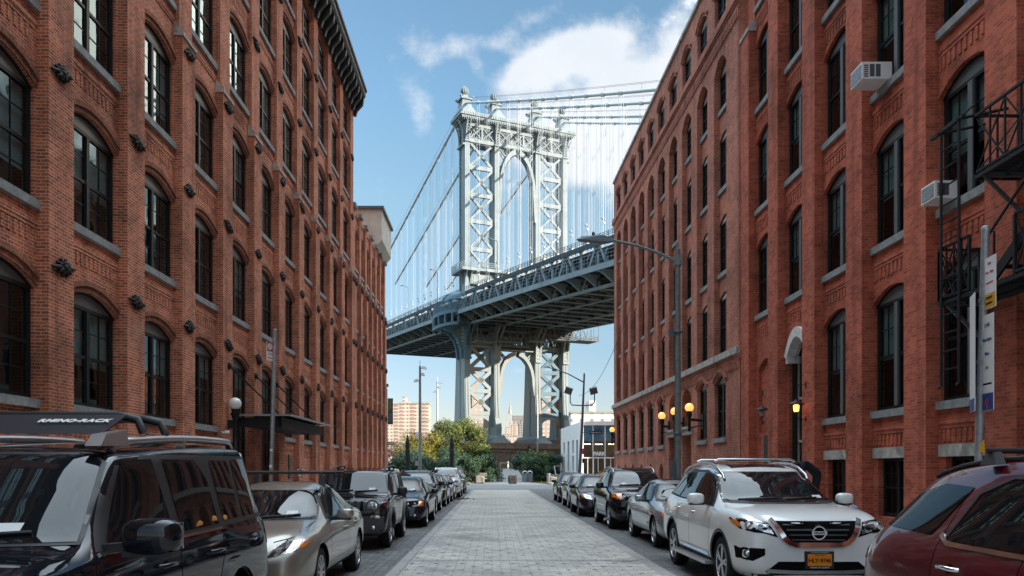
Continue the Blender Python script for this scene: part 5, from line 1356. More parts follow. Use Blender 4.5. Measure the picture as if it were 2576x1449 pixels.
for s in ('s+','s-'): c.strip('side_moulding',[(1.5,.55),(3.3,.56)],s,.03,.003,M['chrome'],thick=.008)
# --- generic builders for the smaller ones
def small_sedan(label, L, W, H, col, xs, y0, side, rim='spoke5', metal=.35, amber=True, group=None, rm='alloy'):
    c = Car('parked_car', label, scale_st(SEDAN,L,W,H,4.8,1.81,1.46), L, W, H, col, xs, y0, side, .96*L/4.8, 3.72*L/4.8, .32, rim, group, CR_SED, metal=metal, rim_mat=rm)
    f, q, w = L/4.8, H/1.46, W/1.81
    sx = lambda P: [(x*f, z*q) for x, z in P]; sy = lambda P: [(y*w, z*q) for y, z in P]
    c.shield(sy([(-.70,.985),(.70,.985),(.55,1.34),(-.55,1.34)]))
    c.windows([sx([(1.72,.985),(2.12,1.27),(2.62,1.35),(2.70,1.0)]),sx([(2.78,1.0),(2.70,1.35),(3.05,1.34),(3.42,1.20),(3.62,1.02)])],sx([(1.60,.965),(2.08,1.29),(2.45,1.38),(3.05,1.37),(3.5,1.20),(3.82,1.01)]))
    c.gaps([sx([(1.50,.32),(1.48,.70),(1.62,.95)]),sx([(2.74,.28),(2.74,.98)]),sx([(3.62,.98),(3.60,.72),(3.36,.45)])])
    c.mirror_(1.78*f,1.03*q,.22,.14); c.handle(2.42*f,.80*q); c.handle(3.32*f,.81*q)
    c.front2(c.patch,'headlight',sy([(.46,.60),(.48,.72),(.80,.80),(.845,.78),(.80,.66)]),.006,M['lamp'])
    if amber: c.front2(c.patch,'indicator',sy([(.74,.66),(.72,.78),(.845,.79),(.80,.66)]),.010,M['lamp_amber'])
    c.patch('grille',sy([(-.36,.56),(.36,.56),(.34,.68),(-.34,.68)]),'f',.006,M['gap']); c.patch('bumper_intake',sy([(-.5,.24),(.5,.24),(.46,.38),(-.46,.38)]),'f',.006,M['gap'])
    for s in ('s+','s-'): c.patch('tail_light',sx([(4.5,.75),(4.7,.72),(4.66,.88),(4.54,.91)]),s,.006,M['lamp_red'])
    return c
def small_suv(label, L, W, H, col, xs, y0, side, rim='spoke5', metal=.3, group=None, rails=None, rw=.36):
    c = Car('parked_car', label, scale_st(SUV,L,W,H,5.04,1.96,1.74), L, W, H, col, xs, y0, side, .93*L/5.04, 3.86*L/5.04, rw, rim, group, CR_SUV, metal=metal)
    f, q, w = L/5.04, H/1.74, W/1.96
    sx = lambda P: [(x*f, z*q) for x, z in P]; sy = lambda P: [(y*w, z*q) for y, z in P]
    c.sx, c.sy = sx, sy
    c.shield(sy([(-.74,1.19),(.74,1.19),(.62,1.60),(-.62,1.60)]))
    c.windows([sx([(1.68,1.16),(2.12,1.52),(2.55,1.60),(2.62,1.17)]),sx([(2.70,1.17),(2.64,1.60),(3.38,1.60),(3.55,1.19)]),sx([(3.65,1.20),(3.5,1.59),(4.1,1.54),(4.45,1.24)])],sx([(1.56,1.13),(2.08,1.54),(2.6,1.63),(3.5,1.63),(4.2,1.56),(4.62,1.22)]))
    c.gaps([sx([(1.52,.40),(1.50,1.10)]),sx([(2.66,.36),(2.66,1.14)]),sx([(3.45,.45),(3.62,.95),(3.62,1.16)])])
    c.mirror_(1.74*f,1.22*q,.23,.17); c.handle(2.35*f,1.0*q); c.handle(3.35*f,1.01*q)
    if rails: c.rails(2.2*f,4.2*f,.62*w,H,M[rails],.06,.02)
    for s in ('s+','s-'): c.patch('tail_light',sx([(4.72,.95),(4.95,.92),(4.92,1.10),(4.76,1.14)]),s,.006,M['lamp_red'])
    return c
c = small_suv('dark blue estate car with raised roof rails, fifth in the left row', 4.6, 1.80, 1.60, (.012,.016,.026), -2.03, 28.2, -1, group=LG, rails='trim_grey', rw=.33)
c.front2(c.patch,'headlight',c.sy([(.5,.86),(.52,.99),(.84,1.02),(.86,.90)]),.006,M['lamp']); c.patch('grille',c.sy([(-.4,.8),(.4,.8),(.4,.97),(-.4,.97)]),'f',.006,M['gap'])
small_sedan('black sedan with grey mirrors, sixth in the left row', 4.7, 1.80, 1.45, (.012,.013,.016), -2.03, 34.1, -1, amber=False, group=LG)
small_sedan('pale grey blue sedan just in front of the white off-roader in the left row', 4.55, 1.76, 1.45, (.24,.29,.33), -2.02, 39.7, -1, amber=False, group=LG)
c = small_suv('white off-road car, second from the far end of the left row', 4.8, 1.94, 1.76, (.70,.71,.72), -1.84, 45.2, -1, 'spoke5d', .05, LG, 'chrome')
c.front2(c.patch,'headlight',c.sy([(.52,.93),(.52,1.01),(.86,1.05),(.88,.95)]),.006,M['lamp']); c.patch('grille',c.sy([(-.46,.93),(.46,.93),(.46,1.0),(-.46,1.0)]),'f',.006,M['gap'])
c.patch('bumper_intake',c.sy([(-.5,.48),(.5,.48),(.46,.66),(-.46,.66)]),'f',.006,M['gap']); c.front2(c.patch,'fog_light',c.sy([(.58,.60),(.62,.70),(.84,.72),(.80,.62)]),.006,M['gap'])
c = small_suv('black off-road car at the far end of the left row', 4.8, 1.88, 1.74, (.014,.015,.018), -1.84, 52.6, -1, group=LG)
c.front2(c.patch,'headlight',c.sy([(.55,.90),(.55,1.0),(.84,1.03),(.86,.92)]),.006,M['lamp']); c.patch('grille',c.sy([(-.46,.86),(.46,.86),(.46,1.0),(-.46,1.0)]),'f',.006,M['gap'])
# --- white three-row family car, right
c = Car('parked_car', 'white family off-road car with chrome framed grille and orange plate, right side', [(.03,.70,.30,.66,.05,.88,.68,.07,.94,.55,.02,.05),(.14,.88,.24,.84,.16,1.01,.83,.20,1.06,.66,.02,.08),(.50,.965,.24,.92,.52,1.07,.905,.50,1.13,.74,.02,.05),(.97,.98,.26,.95,1.0,1.10,.915,.95,1.17,.76,.02,.04)]+SUV[4:], 5.04, 1.96, 1.74, (.74,.75,.73), 3.10, 9.95, 1, .96, 3.86, .372, 'spoke5d', RG, CR_SUV, metal=.05)
c.shield([(-.76,1.185),(.76,1.185),(.63,1.60),(-.63,1.60)], stick=False)
c.windows([[(1.66,1.15),(2.10,1.50),(2.36,1.585),(2.58,1.60),(2.64,1.17)],[(2.71,1.17),(2.66,1.60),(3.30,1.60),(3.56,1.19)],[(3.64,1.20),(3.40,1.595),(3.95,1.56),(4.50,1.25)]],[(1.55,1.125),(2.06,1.53),(2.6,1.635),(3.5,1.635),(4.1,1.58),(4.66,1.22),(3.6,1.16)])
for s in ('s+','s-'):
    c.strip('window_chrome',[(1.55,1.12),(3.6,1.155),(4.66,1.215),(4.1,1.59),(3.5,1.645),(2.6,1.645),(2.06,1.54)],s,.018,.006,M['chrome'])
    c.strip('sill_chrome',[(1.55,.43),(3.3,.45)],s,.055,.004,M['chrome'],thick=.012)
    c.strip('sill_guard',[(1.45,.33),(3.35,.34)],s,.10,.002,M['black'],thick=.015)
    for x in (.96,3.86): c.strip('arch_trim',[(x+.45*math.cos(a),.372+.45*math.sin(a)) for a in [PI*k/14 for k in range(15)]],s,.03,.002,M['black'],thick=.006)
    c.patch('tail_light',[(4.62,1.0),(4.92,.97),(4.90,1.14),(4.70,1.19)],s,.008,M['lamp_red'])
c.gaps([[(1.50,.45),(1.48,1.10)],[(2.67,.42),(2.67,1.14)],[(3.40,.5),(3.62,.95),(3.62,1.16)]])
c.mirror_(1.76,1.215,.25,.17); c.handle(2.38,.99,M['chrome']); c.handle(3.36,1.01,M['chrome'])
for s in (1,-1): b = MB(); b.box(1.35,3.45,min(s*.86,s*1.07),max(s*.86,s*1.07),.30,.345); obj('running_board', b, [M['alloy']], c.root)
HL = [(.50,.79),(.60,.975),(.70,.995),(.86,1.01),(.93,1.01),(.93,.96),(.90,.885),(.78,.85),(.66,.84)]
for h in c.front2(c.patch,'headlight',HL,.006,M['gap']): pass
c.front2(c.patch,'headlight_lens',[(.55,.83),(.61,.94),(.74,.955),(.76,.89),(.66,.855)],.010,M['lamp'])
c.front2(c.patch,'running_light',[(.60,.972),(.70,.992),(.90,1.01),(.90,.995),(.72,.978),(.62,.955)],.010,M['reflector'])
c.front2(c.patch,'indicator',[(.90,.985),(.935,.99),(.925,.94),(.90,.90),(.88,.92)],.011,M['lamp_amber'])
for s in (1,-1): c.disc('projector_lamp',(s*.815,.935),'f',.045,M['reflector'],M['alloy'])
c.patch('grille',[(-.52,.99),(.52,.99),(.40,.74),(.32,.71),(-.32,.71),(-.40,.74)],'f',.006,M['gap'])
for k in range(4): c.strip('grille_bar',[(-.42+k*.03,.94-k*.06),(.42-k*.03,.94-k*.06)],'f',.018,.010,M['trim_grey'],thick=.006)
def ribbon(w0):
    P = [(.56,1.0),(.50,.90),(.42,.775),(.36,.725),(.28,.70),(-.28,.70),(-.36,.725),(-.42,.775),(-.50,.90),(-.56,1.0)]
    return c.strip('grille_chrome',P,'f',w0,.012,M['chrome'],thick=.02)
ribbon(.06)
p, n = c.hit((-1,0,.85),(1,0,0)); bx = p.x-.03
b = MB(); b.lathe([(.072,-.01),(.088,-.01),(.088,.03),(.072,.03),(.072,-.01)],28,(bx,0,.85),'x'); b.box(bx-.02,bx+.03,-.095,.095,.828,.872); bd = obj('badge', b, M['chrome'], c.root, smooth=40)
lettering('NISSAN', .042, M['gap'], bd, basis((bx-.021,0,.85),(0,-1,0),(0,0,1)), .002, .0005)
for s in (1,-1):
    P = [(s*y,z) for y,z in [(.94,.66),(.66,.65),(.66,.57),(.80,.49),(.93,.51)]]
    c.patch('fog_recess',P,'f',.006,M['gap']); c.disc('fog_light',(s*.84,.585),'f',.045,M['reflector'],M['trim_grey'])
c.patch('bumper_intake',[(-.66,.36),(-.50,.49),(.50,.49),(.66,.36),(.60,.33),(-.60,.33)],'f',.007,M['gap']); c.patch('bumper_apron',[(-.9,.22),(.9,.22),(.92,.33),(-.92,.33)],'f',.006,M['black'])
c.strip('bumper_chrome',[(-.64,.375),(-.3,.36),(.3,.36),(.64,.375)],'f',.045,.010,M['chrome'],thick=.02)
pl, px_ = c.plate(0.0,.515,w=.30,h=.15)
b = MB(); b.box(px_-.006,px_+.03,-.18,.18,.40,.62); obj('plate_frame', b, M['black'], pl)
Bp = lambda z: basis((px_-.0125,0,z),(0,-1,0),(0,0,1))
lettering('HLY-9746', .072, M['gap'], pl, Bp(.505), .001, .001, space=.95); lettering('NEW YORK', .024, M['gap'], pl, Bp(.575), .001)
lettering('NISSAN OF QUEENS', .027, M['white'], pl, Bp(.420), .001); lettering('(718) 555-1200  OZONE PARK, NY', .015, M['white'], pl, Bp(.607), .001)
c.rails(2.0,4.3,.62,1.75,M['alloy'],.055,.020); c.crossbars((2.45,3.5),.62,1.80,M['alloy'])
c.patch('sunroof',[(2.25,-.42),(3.5,-.42),(3.5,.42),(2.25,.42)],'t',.004,M['car_glass'])
c.patch('sticker',[(-.66,1.23),(-.50,1.23),(-.50,1.27),(-.66,1.27)],'f',.009,M['paper'])
# --- maroon car, nearest right
MAR = [(x,hw,zb,zs,xb,ze,hb*.96,xt,zt,ht*.86,d,bw) if x > 1.6 else (x,hw,zb,zs,xb,ze,hb,xt,zt,ht,d,bw) for (x,hw,zb,zs,xb,ze,hb,xt,zt,ht,d,bw) in scale_st(SUV,4.75,1.90,1.76,5.04,1.96,1.74)]
c = Car('parked_car', 'maroon off-road car cut off by the right edge, its tail nearest the white car', MAR, 4.75, 1.90, 1.76, (.115,.006,.011), 3.08, 2.2, 1, .93, 3.63, .365, 'spoke5', RG, CR_SUV, metal=.45)
c.shield([(-.72,1.17),(.72,1.17),(.60,1.57),(-.60,1.57)])
c.windows([[(1.60,1.13),(2.02,1.50),(2.42,1.565),(2.50,1.14)],[(2.58,1.14),(2.52,1.57),(2.98,1.57),(3.22,1.47),(3.36,1.15)],[(3.60,1.17),(3.38,1.52),(3.78,1.54),(4.16,1.45),(4.48,1.20)]])
for s in ('s+','s-'):
    c.strip('window_chrome',[(1.5,1.105),(3.34,1.125),(3.46,1.18)],s,.03,.005,M['chrome'],thick=.008); c.strip('window_seal',[(2.54,1.58),(2.98,1.59),(3.26,1.48),(3.40,1.13)],s,.02,.006,M['black'],thick=.006)
    c.patch('tail_light',[(4.55,.90),(4.70,.88),(4.69,1.10),(4.60,1.13)],s,.008,M['lamp_red'])
c.gaps([[(1.46,.40),(1.44,1.08)],[(2.54,.36),(2.54,1.10)],[(3.15,.45),(3.44,.90),(3.46,1.12)],[(3.46,1.12),(3.42,1.5)]])
c.mirror_(1.64,1.20,.24,.17); c.handle(2.22,.97,M['chrome']); c.handle(3.12,.97,M['chrome'])
for s in ('s+','s-'):
    for x in (.93,3.63): c.strip('arch_trim',[(x+.45*math.cos(a),.365+.45*math.sin(a)) for a in [PI*k/14 for k in range(15)]],s,.05,.002,c.paint,thick=.012)
c.front2(c.patch,'headlight',[(.50,.84),(.52,.96),(.86,1.0),(.88,.88)],.006,M['lamp']); c.patch('grille',[(-.44,.78),(.44,.78),(.44,.96),(-.44,.96)],'f',.006,M['gap'])
rb = thing('roof_bar', 'black roof bar with grey clamps on the maroon car', 'roof rack', c.root.location.copy(), PI/2)
b = MB(); b.tube([(3.28,-.62,1.775),(3.28,.62,1.775)],.02,8)
obj('crossbar', b, M['black'], rb)
for s in (1,-1):
    b = MB(); vs = [(3.19,s*.62,1.68),(3.37,s*.62,1.68),(3.32,s*.60,1.765),(3.24,s*.60,1.765),(3.19,s*.55,1.69),(3.37,s*.55,1.69),(3.32,s*.55,1.77),(3.24,s*.55,1.77)]
    b.add(vs,[(0,1,2,3),(4,5,6,7),(0,4,7,3),(1,5,6,2),(2,3,7,6)]); obj('clamp', b, M['trim_grey'], rb)
c.rails(2.0,4.0,.52,1.7,M['black'],.02,.014)
# --- silver sedan behind the white car
c = small_sedan('silver grey sedan with orange corner lamps, directly behind the white car', 4.76, 1.80, 1.43, (.30,.315,.335), 3.36, 15.85, 1, 'spoke5', .6, True, RG)
for s in ('s+','s-'): c.strip('side_moulding',[(1.45,.50),(3.3,.51)],s,.045,.003,c.paint,thick=.015); c.strip('sill_moulding',[(1.45,.245),(3.3,.25)],s,.02,.003,M['chrome'])
c.patch('sunroof',[(2.35,-.36),(2.85,-.36),(2.85,.36),(2.35,.36)],'t',.004,M['car_glass'])
# --- dark navy off-roader
c = small_suv('dark navy off-road car with silver roof rails and amber corner lamps, right side', 4.67, 1.87, 1.70, (.008,.010,.018), 3.18, 21.25, 1, 'spoke5d', .3, RG, 'alloy', .365)
c.front2(c.patch,'headlight',c.sy([(.46,.84),(.48,1.0),(.86,1.03),(.90,.90),(.72,.83)]),.006,M['gap']); c.front2(c.patch,'indicator',c.sy([(.68,.84),(.66,1.01),(.88,1.03),(.91,.90),(.74,.84)]),.010,M['lamp_amber'])
for s in (1,-1): c.disc('lamp_ring',(s*.55,.90),'f',.065,M['lamp'],M['chrome'])
c.front2(c.patch,'kidney_grille',c.sy([(.03,.84),(.03,1.0),(.22,1.01),(.24,.84)]),.008,M['chrome']); c.patch('bumper_intake',c.sy([(-.5,.42),(.5,.42),(.46,.60),(-.46,.60)]),'f',.006,M['gap']); c.front2(c.patch,'fog_light',c.sy([(.6,.55),(.6,.65),(.82,.66),(.80,.56)]),.006,M['gap'])
for s in ('s+','s-'): c.strip('sill_step',[(1.3,.36),(3.2,.36)],s,.05,.003,M['alloy'],thick=.02); c.strip('side_moulding',[(1.4,.62),(3.15,.63)],s,.03,.003,M['chrome'],thick=.006)
# --- remaining right row
small_sedan('dark plum compact sedan with bright headlamps, behind the navy off-roader', 4.5, 1.75, 1.46, (.020,.012,.024), 2.98, 27.2, 1, 'spoke10', .5, True, RG, 'alloy_d')
small_sedan('silver sedan partly hidden by the plum compact, right row', 4.45, 1.74, 1.45, (.34,.35,.36), 3.14, 32.8, 1, 'spoke7', .55, True, RG)
small_sedan('black sedan at the far end of the right row', 4.65, 1.80, 1.49, (.015,.014,.014), 3.18, 38.4, 1, 'spoke5d', .35, False, RG)
# ---------------------------------------------------------------- street furniture
def tubeobj(name, pts, r, m, parent, n=10, sm=50):
    b = MB(); b.tube(pts, r, n); return obj(name, b, m, parent, smooth=sm)
# tall cobra lamp on the right kerb
sl = thing('street_lamp', 'tall grey street lamp with an arm over the street, by the right kerb', 'street lamp', (5.58, 24, .14))
b = MB(); b.lathe([(.17,0),(.17,.9),(.15,.95),(.105,1.0),(.08,8.0),(.08,8.15),(.0,8.2)],8,(0,0,0)); obj('pole', b, M['pole_g'], sl)
b = MB(); b.tube([(0,0,7.75),(-.5,0,8.0),(-1.2,0,8.25),(-2.0,0,8.42)],[.055,.05,.045,.04],8); b.bar((0,0,7.65),(0,0,7.95),.22,.22); b.tube([(-.02,0,8.0),(-.02,0,8.35)],.035,8); obj('arm', b, M['pole_g'], sl, smooth=50)
b = MB(); b.add([(-1.95,-.1,8.38),(-1.95,.1,8.38),(-2.2,.15,8.34),(-2.95,.15,8.41),(-3.05,.06,8.44),(-3.05,-.06,8.44),(-2.95,-.15,8.41),(-2.2,-.15,8.34),
  (-1.95,-.06,8.48),(-1.95,.06,8.48),(-2.3,.10,8.55),(-2.9,.08,8.52),(-2.9,-.08,8.52),(-2.3,-.10,8.55)],[(0,1,2,7),(7,2,3,6),(6,3,4,5),(8,13,10,9),(13,12,11,10),(0,8,9,1),(1,9,10,2),(2,10,11,3),(3,11,4),(4,11,12,5),(5,12,6),(6,12,13,7),(7,13,8,0)])
b.lathe([(.05,0),(.05,.1),(.03,.13),(0,.13)],8,(-2.55,0,8.54)); obj('lamp_head', b, M['iron_g'], sl)
b = MB(); b.box(-.22,-.1,-.1,.1,1.1,1.75); obj('control_box', b, M['iron_g'], sl)
b = MB(); b.lathe([(.10,2.5),(.118,2.52),(.118,2.6),(.10,2.62)],8,(0,0,0)); obj('band', b, M['iron_g'], sl); b = MB(); b.lathe([(.085,5.6),(.17,5.62),(.17,5.66),(.085,5.7)],8,(0,0,0)); b.box(-.28,-.10,-.07,.07,5.55,5.72); obj('bracket_camera', b, M['iron_g'], sl)
# no-standing sign post, left kerb
sp_ = thing('sign_post', 'leaning galvanised sign post with a red and white parking sign, left kerb', 'sign post', (-4.78, 17, .13))
b = MB(); b.tube([(0,0,0),(.12,0,4.5)],.045,10); b.lathe([(.047,0),(.05,.03),(.0,.05)],10,(.12,0,4.47)); obj('pole', b, M['galv'], sp_, smooth=50)
M['sign_red'] = mat('sign_red', (.55,.02,.03), .4); M['sign_white'] = mat('sign_white', (.75,.75,.73), .4); M['sign_blue'] = mat('sign_blue', (.03,.05,.22), .4); M['sign_amber'] = mat('sign_amber', (.70,.36,.03), .4)
def board(parent, c, w, h, rz, m, name='sign_plate'):
    b = MB(); b.box(-w/2,w/2,-.004,.004,-h/2,h/2); o = obj(name, b, [m], parent, loc=c, rz=rz); return o
def onboard(o, z, w, h, m, x=0, name='sign_panel', d=.006):
    b = MB(); b.box(x-w/2,x+w/2,-d,-.003,z-h/2,z+h/2); return obj(name, b, m, o)
def btext(o, t, size, z, m, x=0): return lettering(t, size, m, o, basis((x,-.008,z),(1,0,0),(0,0,1)), .001, .0008)
bd = board(sp_, (.06,-.07,4.02), .30, .40, R(66), M['sign_white']); onboard(bd, .10, .27, .20, M['sign_red'], -.0)
ring = MB(); ring.lathe([(.05,-.010),(.07,-.010),(.07,-.006),(.05,-.006),(.05,-.010)],18,(-.05,0,.10),'y'); ring.bar((-.09,-.008,.14),(-.01,-.008,.06),.014,.004); obj('prohibition_ring', ring, M['sign_white'], bd)
btext(bd,'P',.07,.10,M['sign_white'],-.05); btext(bd,'NO',.045,.135,M['sign_white'],.07); btext(bd,'STANDING',.026,.09,M['sign_white'],.07)
onboard(bd, -.14, .20, .018, M['sign_red']); b = MB(); b.add([(-.13,-.007,-.14),(-.09,-.007,-.115),(-.09,-.007,-.165)],[(0,1,2)]); obj('arrow', b, M['sign_red'], bd); btext(bd,'ANYTIME',.045,-.06,M['sign_red'])
b = MB()
for z, r_ in ((1.15,.10),(1.55,.06),(.75,.09),(1.9,.05)): b.box(-.03+z*.0267,.03+z*.0267,-.049,-.044,z,z+r_)
obj('sticker', b, M['sign_white'], sp_); b = MB(); b.box(.012,.065,-.0495,-.044,1.38,1.50); obj('sticker', b, M['sign_red'], sp_)
# leaning sign post, right
sr = thing('sign_post', 'leaning grey sign post with stickers and stacked regulation signs, right foreground', 'sign post', (5.51, 9.1, .13))
b = MB(); b.tube([(0,0,0),(.13,0,4.28)],.042,12); b.lathe([(.044,0),(.046,.05),(.038,.06),(0,.06)],12,(.13,0,4.24)); obj('pole', b, M['galv'], sr, smooth=50)
for z in (2.75, 3.45): 
    b = MB(); b.lathe([(.048,-.02),(.05,-.02),(.05,.02),(.048,.02)],12,(.13*z/4.28,0,z)); obj('clamp', b, M['galv'], sr)
b1 = board(sr, (.085,-.15,3.62), .28, .58, R(-98), M['sign_white'])
btext(b1,'7am',.05,.22,M['sign_red']); btext(b1,'7am - 10am',.038,.12,M['sign_red']); onboard(b1,-.20,.278,.16,M['sign_amber']); btext(b1,'EXCEPT',.04,-.17,M['gap']); btext(b1,'SUNDAY',.04,-.23,M['gap']); onboard(b1,.0,.16,.02,M['sign_red'])
b2 = board(sr, (.06,-.15,2.72), .28, 1.08, R(-98), M['sign_white'])
for z,t in ((.42,'2 HR'),(.26,'8am-6pm'),(.10,'Mon'),(-.06,'Fri')): btext(b2,t,.055,z,M['sign_blue'],0)
onboard(b2,-.24,.2,.02,M['gap']); onboard(b2,-.44,.278,.19,M['sign_blue']); onboard(b2,-.46,.08,.12,M['sign_white'],.02); onboard(b2,-.45,.06,.05,M['sign_red'],-.02,'sign_panel',.007)
b3 = board(sr, (.04,.10,2.86), .30, 1.35, R(-112), M['sign_white']); onboard(b3,-.6,.29,.14,M['sign_blue'])
b = MB()
for z, w, h in ((1.35,.05,.07),(.98,.02,.20),(.76,.055,.06),(.60,.05,.14),(1.05,.04,.05)): b.box(.03*z-w/2,.03*z+w/2,-.048,-.041,z,z+h)
obj('sticker', b, M['sign_white'], sr); b = MB(); b.add([(.02,-.047,1.72),(.09,-.047,1.70),(.085,-.047,1.86),(.03,-.047,1.80)],[(0,1,2,3)]); obj('sticker', b, M['sign_amber'], sr); b = MB(); b.box(-.05,.06,-.05,-.043,.48,.56); obj('sticker', b, M['sign_red'], sr)
# globe lamp on the left wall
M['globe_off'] = mat('opal_glass_globe', (.80,.80,.78), .18, coat=.5)
gl = thing('globe_lamp', 'unlit white globe lamp on a black bracket beside the glass canopy', 'lamp', (-8.95, 27.6, 0))
b = MB(); b.lathe([(.10,2.3),(.10,2.45),(.06,2.5),(.06,3.35),(.11,3.42),(.13,3.5),(.16,3.55),(.12,3.66),(.15,3.72)],10,(0,0,0)); b.bar((-.25,0,3.2),(0,0,3.2),.08,.3); b.bar((-.25,0,2.5),(0,0,2.5),.08,.12); obj('bracket', b, M['iron'], gl, smooth=50)
b = MB(); b.sphere((0,0,3.92),.215,20,14); obj('globe', b, M['globe_off'], gl, smooth=180)
# security camera beneath it
sc = thing('security_camera', 'small white security camera on the brick wall under the white globe lamp', 'camera', (-9.05, 26.9, 2.9))
b = MB(); b.box(-.1,.0,-.03,.03,-.03,.03); b.lathe([(.05,-.16),(.055,.12),(.0,.12)],10,(.05,0,0),'y'); obj('housing', b, M['white'], sc)
# canopy
cn_ = thing('entrance_canopy', 'glass and steel canopy hung on rods over the left mill entrance', 'canopy', (-9.2, 28.6, 0))
b = MB(); b.box(0,1.55,0,.14,3.18,3.50); b.box(0,1.55,6.6,6.74,3.18,3.5); b.box(1.5,1.62,0,6.74,3.14,3.52)
for y in (2.2,4.4): b.box(0,1.5,y-.06,y+.06,3.22,3.45)
b.box(.05,1.5,.14,6.6,3.20,3.24); obj('frame', b, M['iron'], cn_)
b = MB(); b.box(-.0,1.95,-.15,6.9,3.56,3.60); obj('glass_roof', b, mat('green_roof_glass',(.10,.15,.135),.12,0,.6,coat=1), cn_)
b = MB(); b.box(1.90,1.98,-.15,6.9,3.55,3.62); b.box(0,1.95,-.17,-.12,3.55,3.62); obj('roof_edge', b, M['galv'], cn_)
for y in (.3, 3.4, 6.4):
    b = MB(); b.tube([(.02,y-1.2,5.25),(1.5,y,3.58)],.028,8); b.lathe([(.13,-.02),(.13,.04),(.06,.1)],10,(0,y-1.2,5.25),'x'); obj('tie_rod', b, M['iron'], cn_)
# wall plaque and standpipe inlet by the entrance
wp = thing('wall_plaque', 'bronze plaque fixed to the brick between entrance and first ground windows', 'plaque', (-9.18, 35.9, 1.75)); b = MB(); b.box(0,.05,-.3,.3,-.55,.55); b.box(.05,.06,-.25,.25,-.5,.5); obj('plate', b, rough_mat('bronze_plate',(.13,.10,.06),.3,8,.5), wp)
# lit globe lamps on the brown warehouse
M['globe_on'] = mat('lit_amber_globe', (.9,.6,.25), .3, emit=(1,.46,.10), es=.55)
for i,(px,py,z,X,lab) in enumerate(((1734,1025,36.6,9.05,'lit amber globe lamp right of the brown warehouse door'),(1697,1035,40.2,9.1,'lit amber globe lamp just left of the tall street lamp pole'),(1665,1046,43.2,9.1,'lit amber globe lamp farthest left of the three by the warehouse door'),(1540,1081,60.6,9.0,'lit amber globe lamp on the far corner of the brown warehouse'))):
    P = at(px, py, z); o = thing('globe_lamp', lab, 'lamp', (P.x, z, 0), group='lit globe lamps on the brown warehouse')
    b = MB(); b.sphere((0,0,P.z),.20,18,12); obj('globe', b, M['globe_on'], o, smooth=180)
    zz = P.z; b = MB(); b.lathe([(.05,zz-1.1),(.07,zz-1.0),(.05,zz-.5),(.11,zz-.42),(.13,zz-.3),(.09,zz-.2),(.13,zz-.17)],10,(0,0,0)); wx = 9.78-.0174*(z-31.45)-P.x
    b.bar((0,0,zz-.55),(wx+.05,0,zz-.62),.07,.12); b.bar((0,0,zz-.95),(wx+.05,0,zz-.8),.05,.05); b.box(wx-.06,wx+.02,-.14,.14,zz-1.0,zz-.3); obj('bracket', b, M['iron'], o, smooth=50)
# hooded lanterns at the stone doorway
M['flame'] = mat('lantern_glow', (1,.6,.2), .3, emit=(1,.42,.08), es=1.6); M['lantern_glass'] = mat('clear_lantern_glass', (.25,.27,.27), .1, coat=1)
for px,py,z,lit,lab in ((1917,1032,28.9,0,'unlit hooded lantern on an iron bracket by the dark side door'),(2003,1018,24.9,1,'lit hooded lantern glowing beside the white stone doorway arch')):
    P = at(px,py,z); o = thing('wall_lantern', lab, 'lantern', P); o.scale = (.62,.62,.62)
    b = MB(); b.lathe([(.40,.02),(.30,.10),(.10,.20),(.05,.27),(0,.27)],18,(0,0,0)); b.lathe([(.39,.02),(.0,.06)],18,(0,0,0)); obj('shade', b, M['iron'], o, smooth=50)
    b = MB(); b.lathe([(.10,0),(.15,-.05),(.13,-.30),(.09,-.36)],12,(0,0,0)); obj('glass', b, M['flame'] if lit else M['lantern_glass'], o, smooth=60)
    b = MB(); b.lathe([(.09,-.36),(.10,-.42),(.04,-.46),(0,-.46)],10,(0,0,0)); wx = (9.8-P.x)/.62
    b.tube([(0,0,-.44),(.0,0,-.62),(.2,0,-.75),(wx,0,-.72)],.022,6); b.box(wx-.03,wx+.02,-.06,.06,-.85,-.6); b.tube([(0,0,.26),(0,0,.95),(.05,0,1.05)],.015,6); b.tube([(0,0,1.0),(wx,0,1.0)],.02,6); b.box(wx-.03,wx+.02,-.06,.06,.85,1.15); obj('bracket', b, M['iron'], o)
# window air conditioners
def aircon(label, X, z0, z1, Z0, Z1, d):
    o = thing('air_conditioner', label, 'air conditioner', (X, (z0+z1)/2, Z0)); w = (z1-z0)/2; h = Z1-Z0
    b = MB(); b.box(-d,0.1,-w,w,0,h); obj('casing', b, M['white'], o)
    b = MB(); b.box(-d-.012,-d,-w+.04,w-.04,.05,h-.05)
    obj('grille', b, M['galv'], o)
    b = MB(); n = 6
    for k in range(n): b.box(-d+.05,-d+.16,-w-.006,-w,.05+k*(h-.1)/n,.05+k*(h-.1)/n+.03)
    for q in (.45,.68): b.box(-d*(1-q)-.10,-d*(1-q)+.02,-w-.006,-w,.06,h-.06)
    obj('side_vent', b, M['iron_g'], o)
aircon('white window air conditioner jutting from a third-floor window of the red warehouse', 10.0, 20.12, 20.75, 11.53, 11.96, .66)
aircon('white window air conditioner behind the fire escape, second-floor window', 9.98, 17.2, 17.75, 7.52, 7.90, .42)
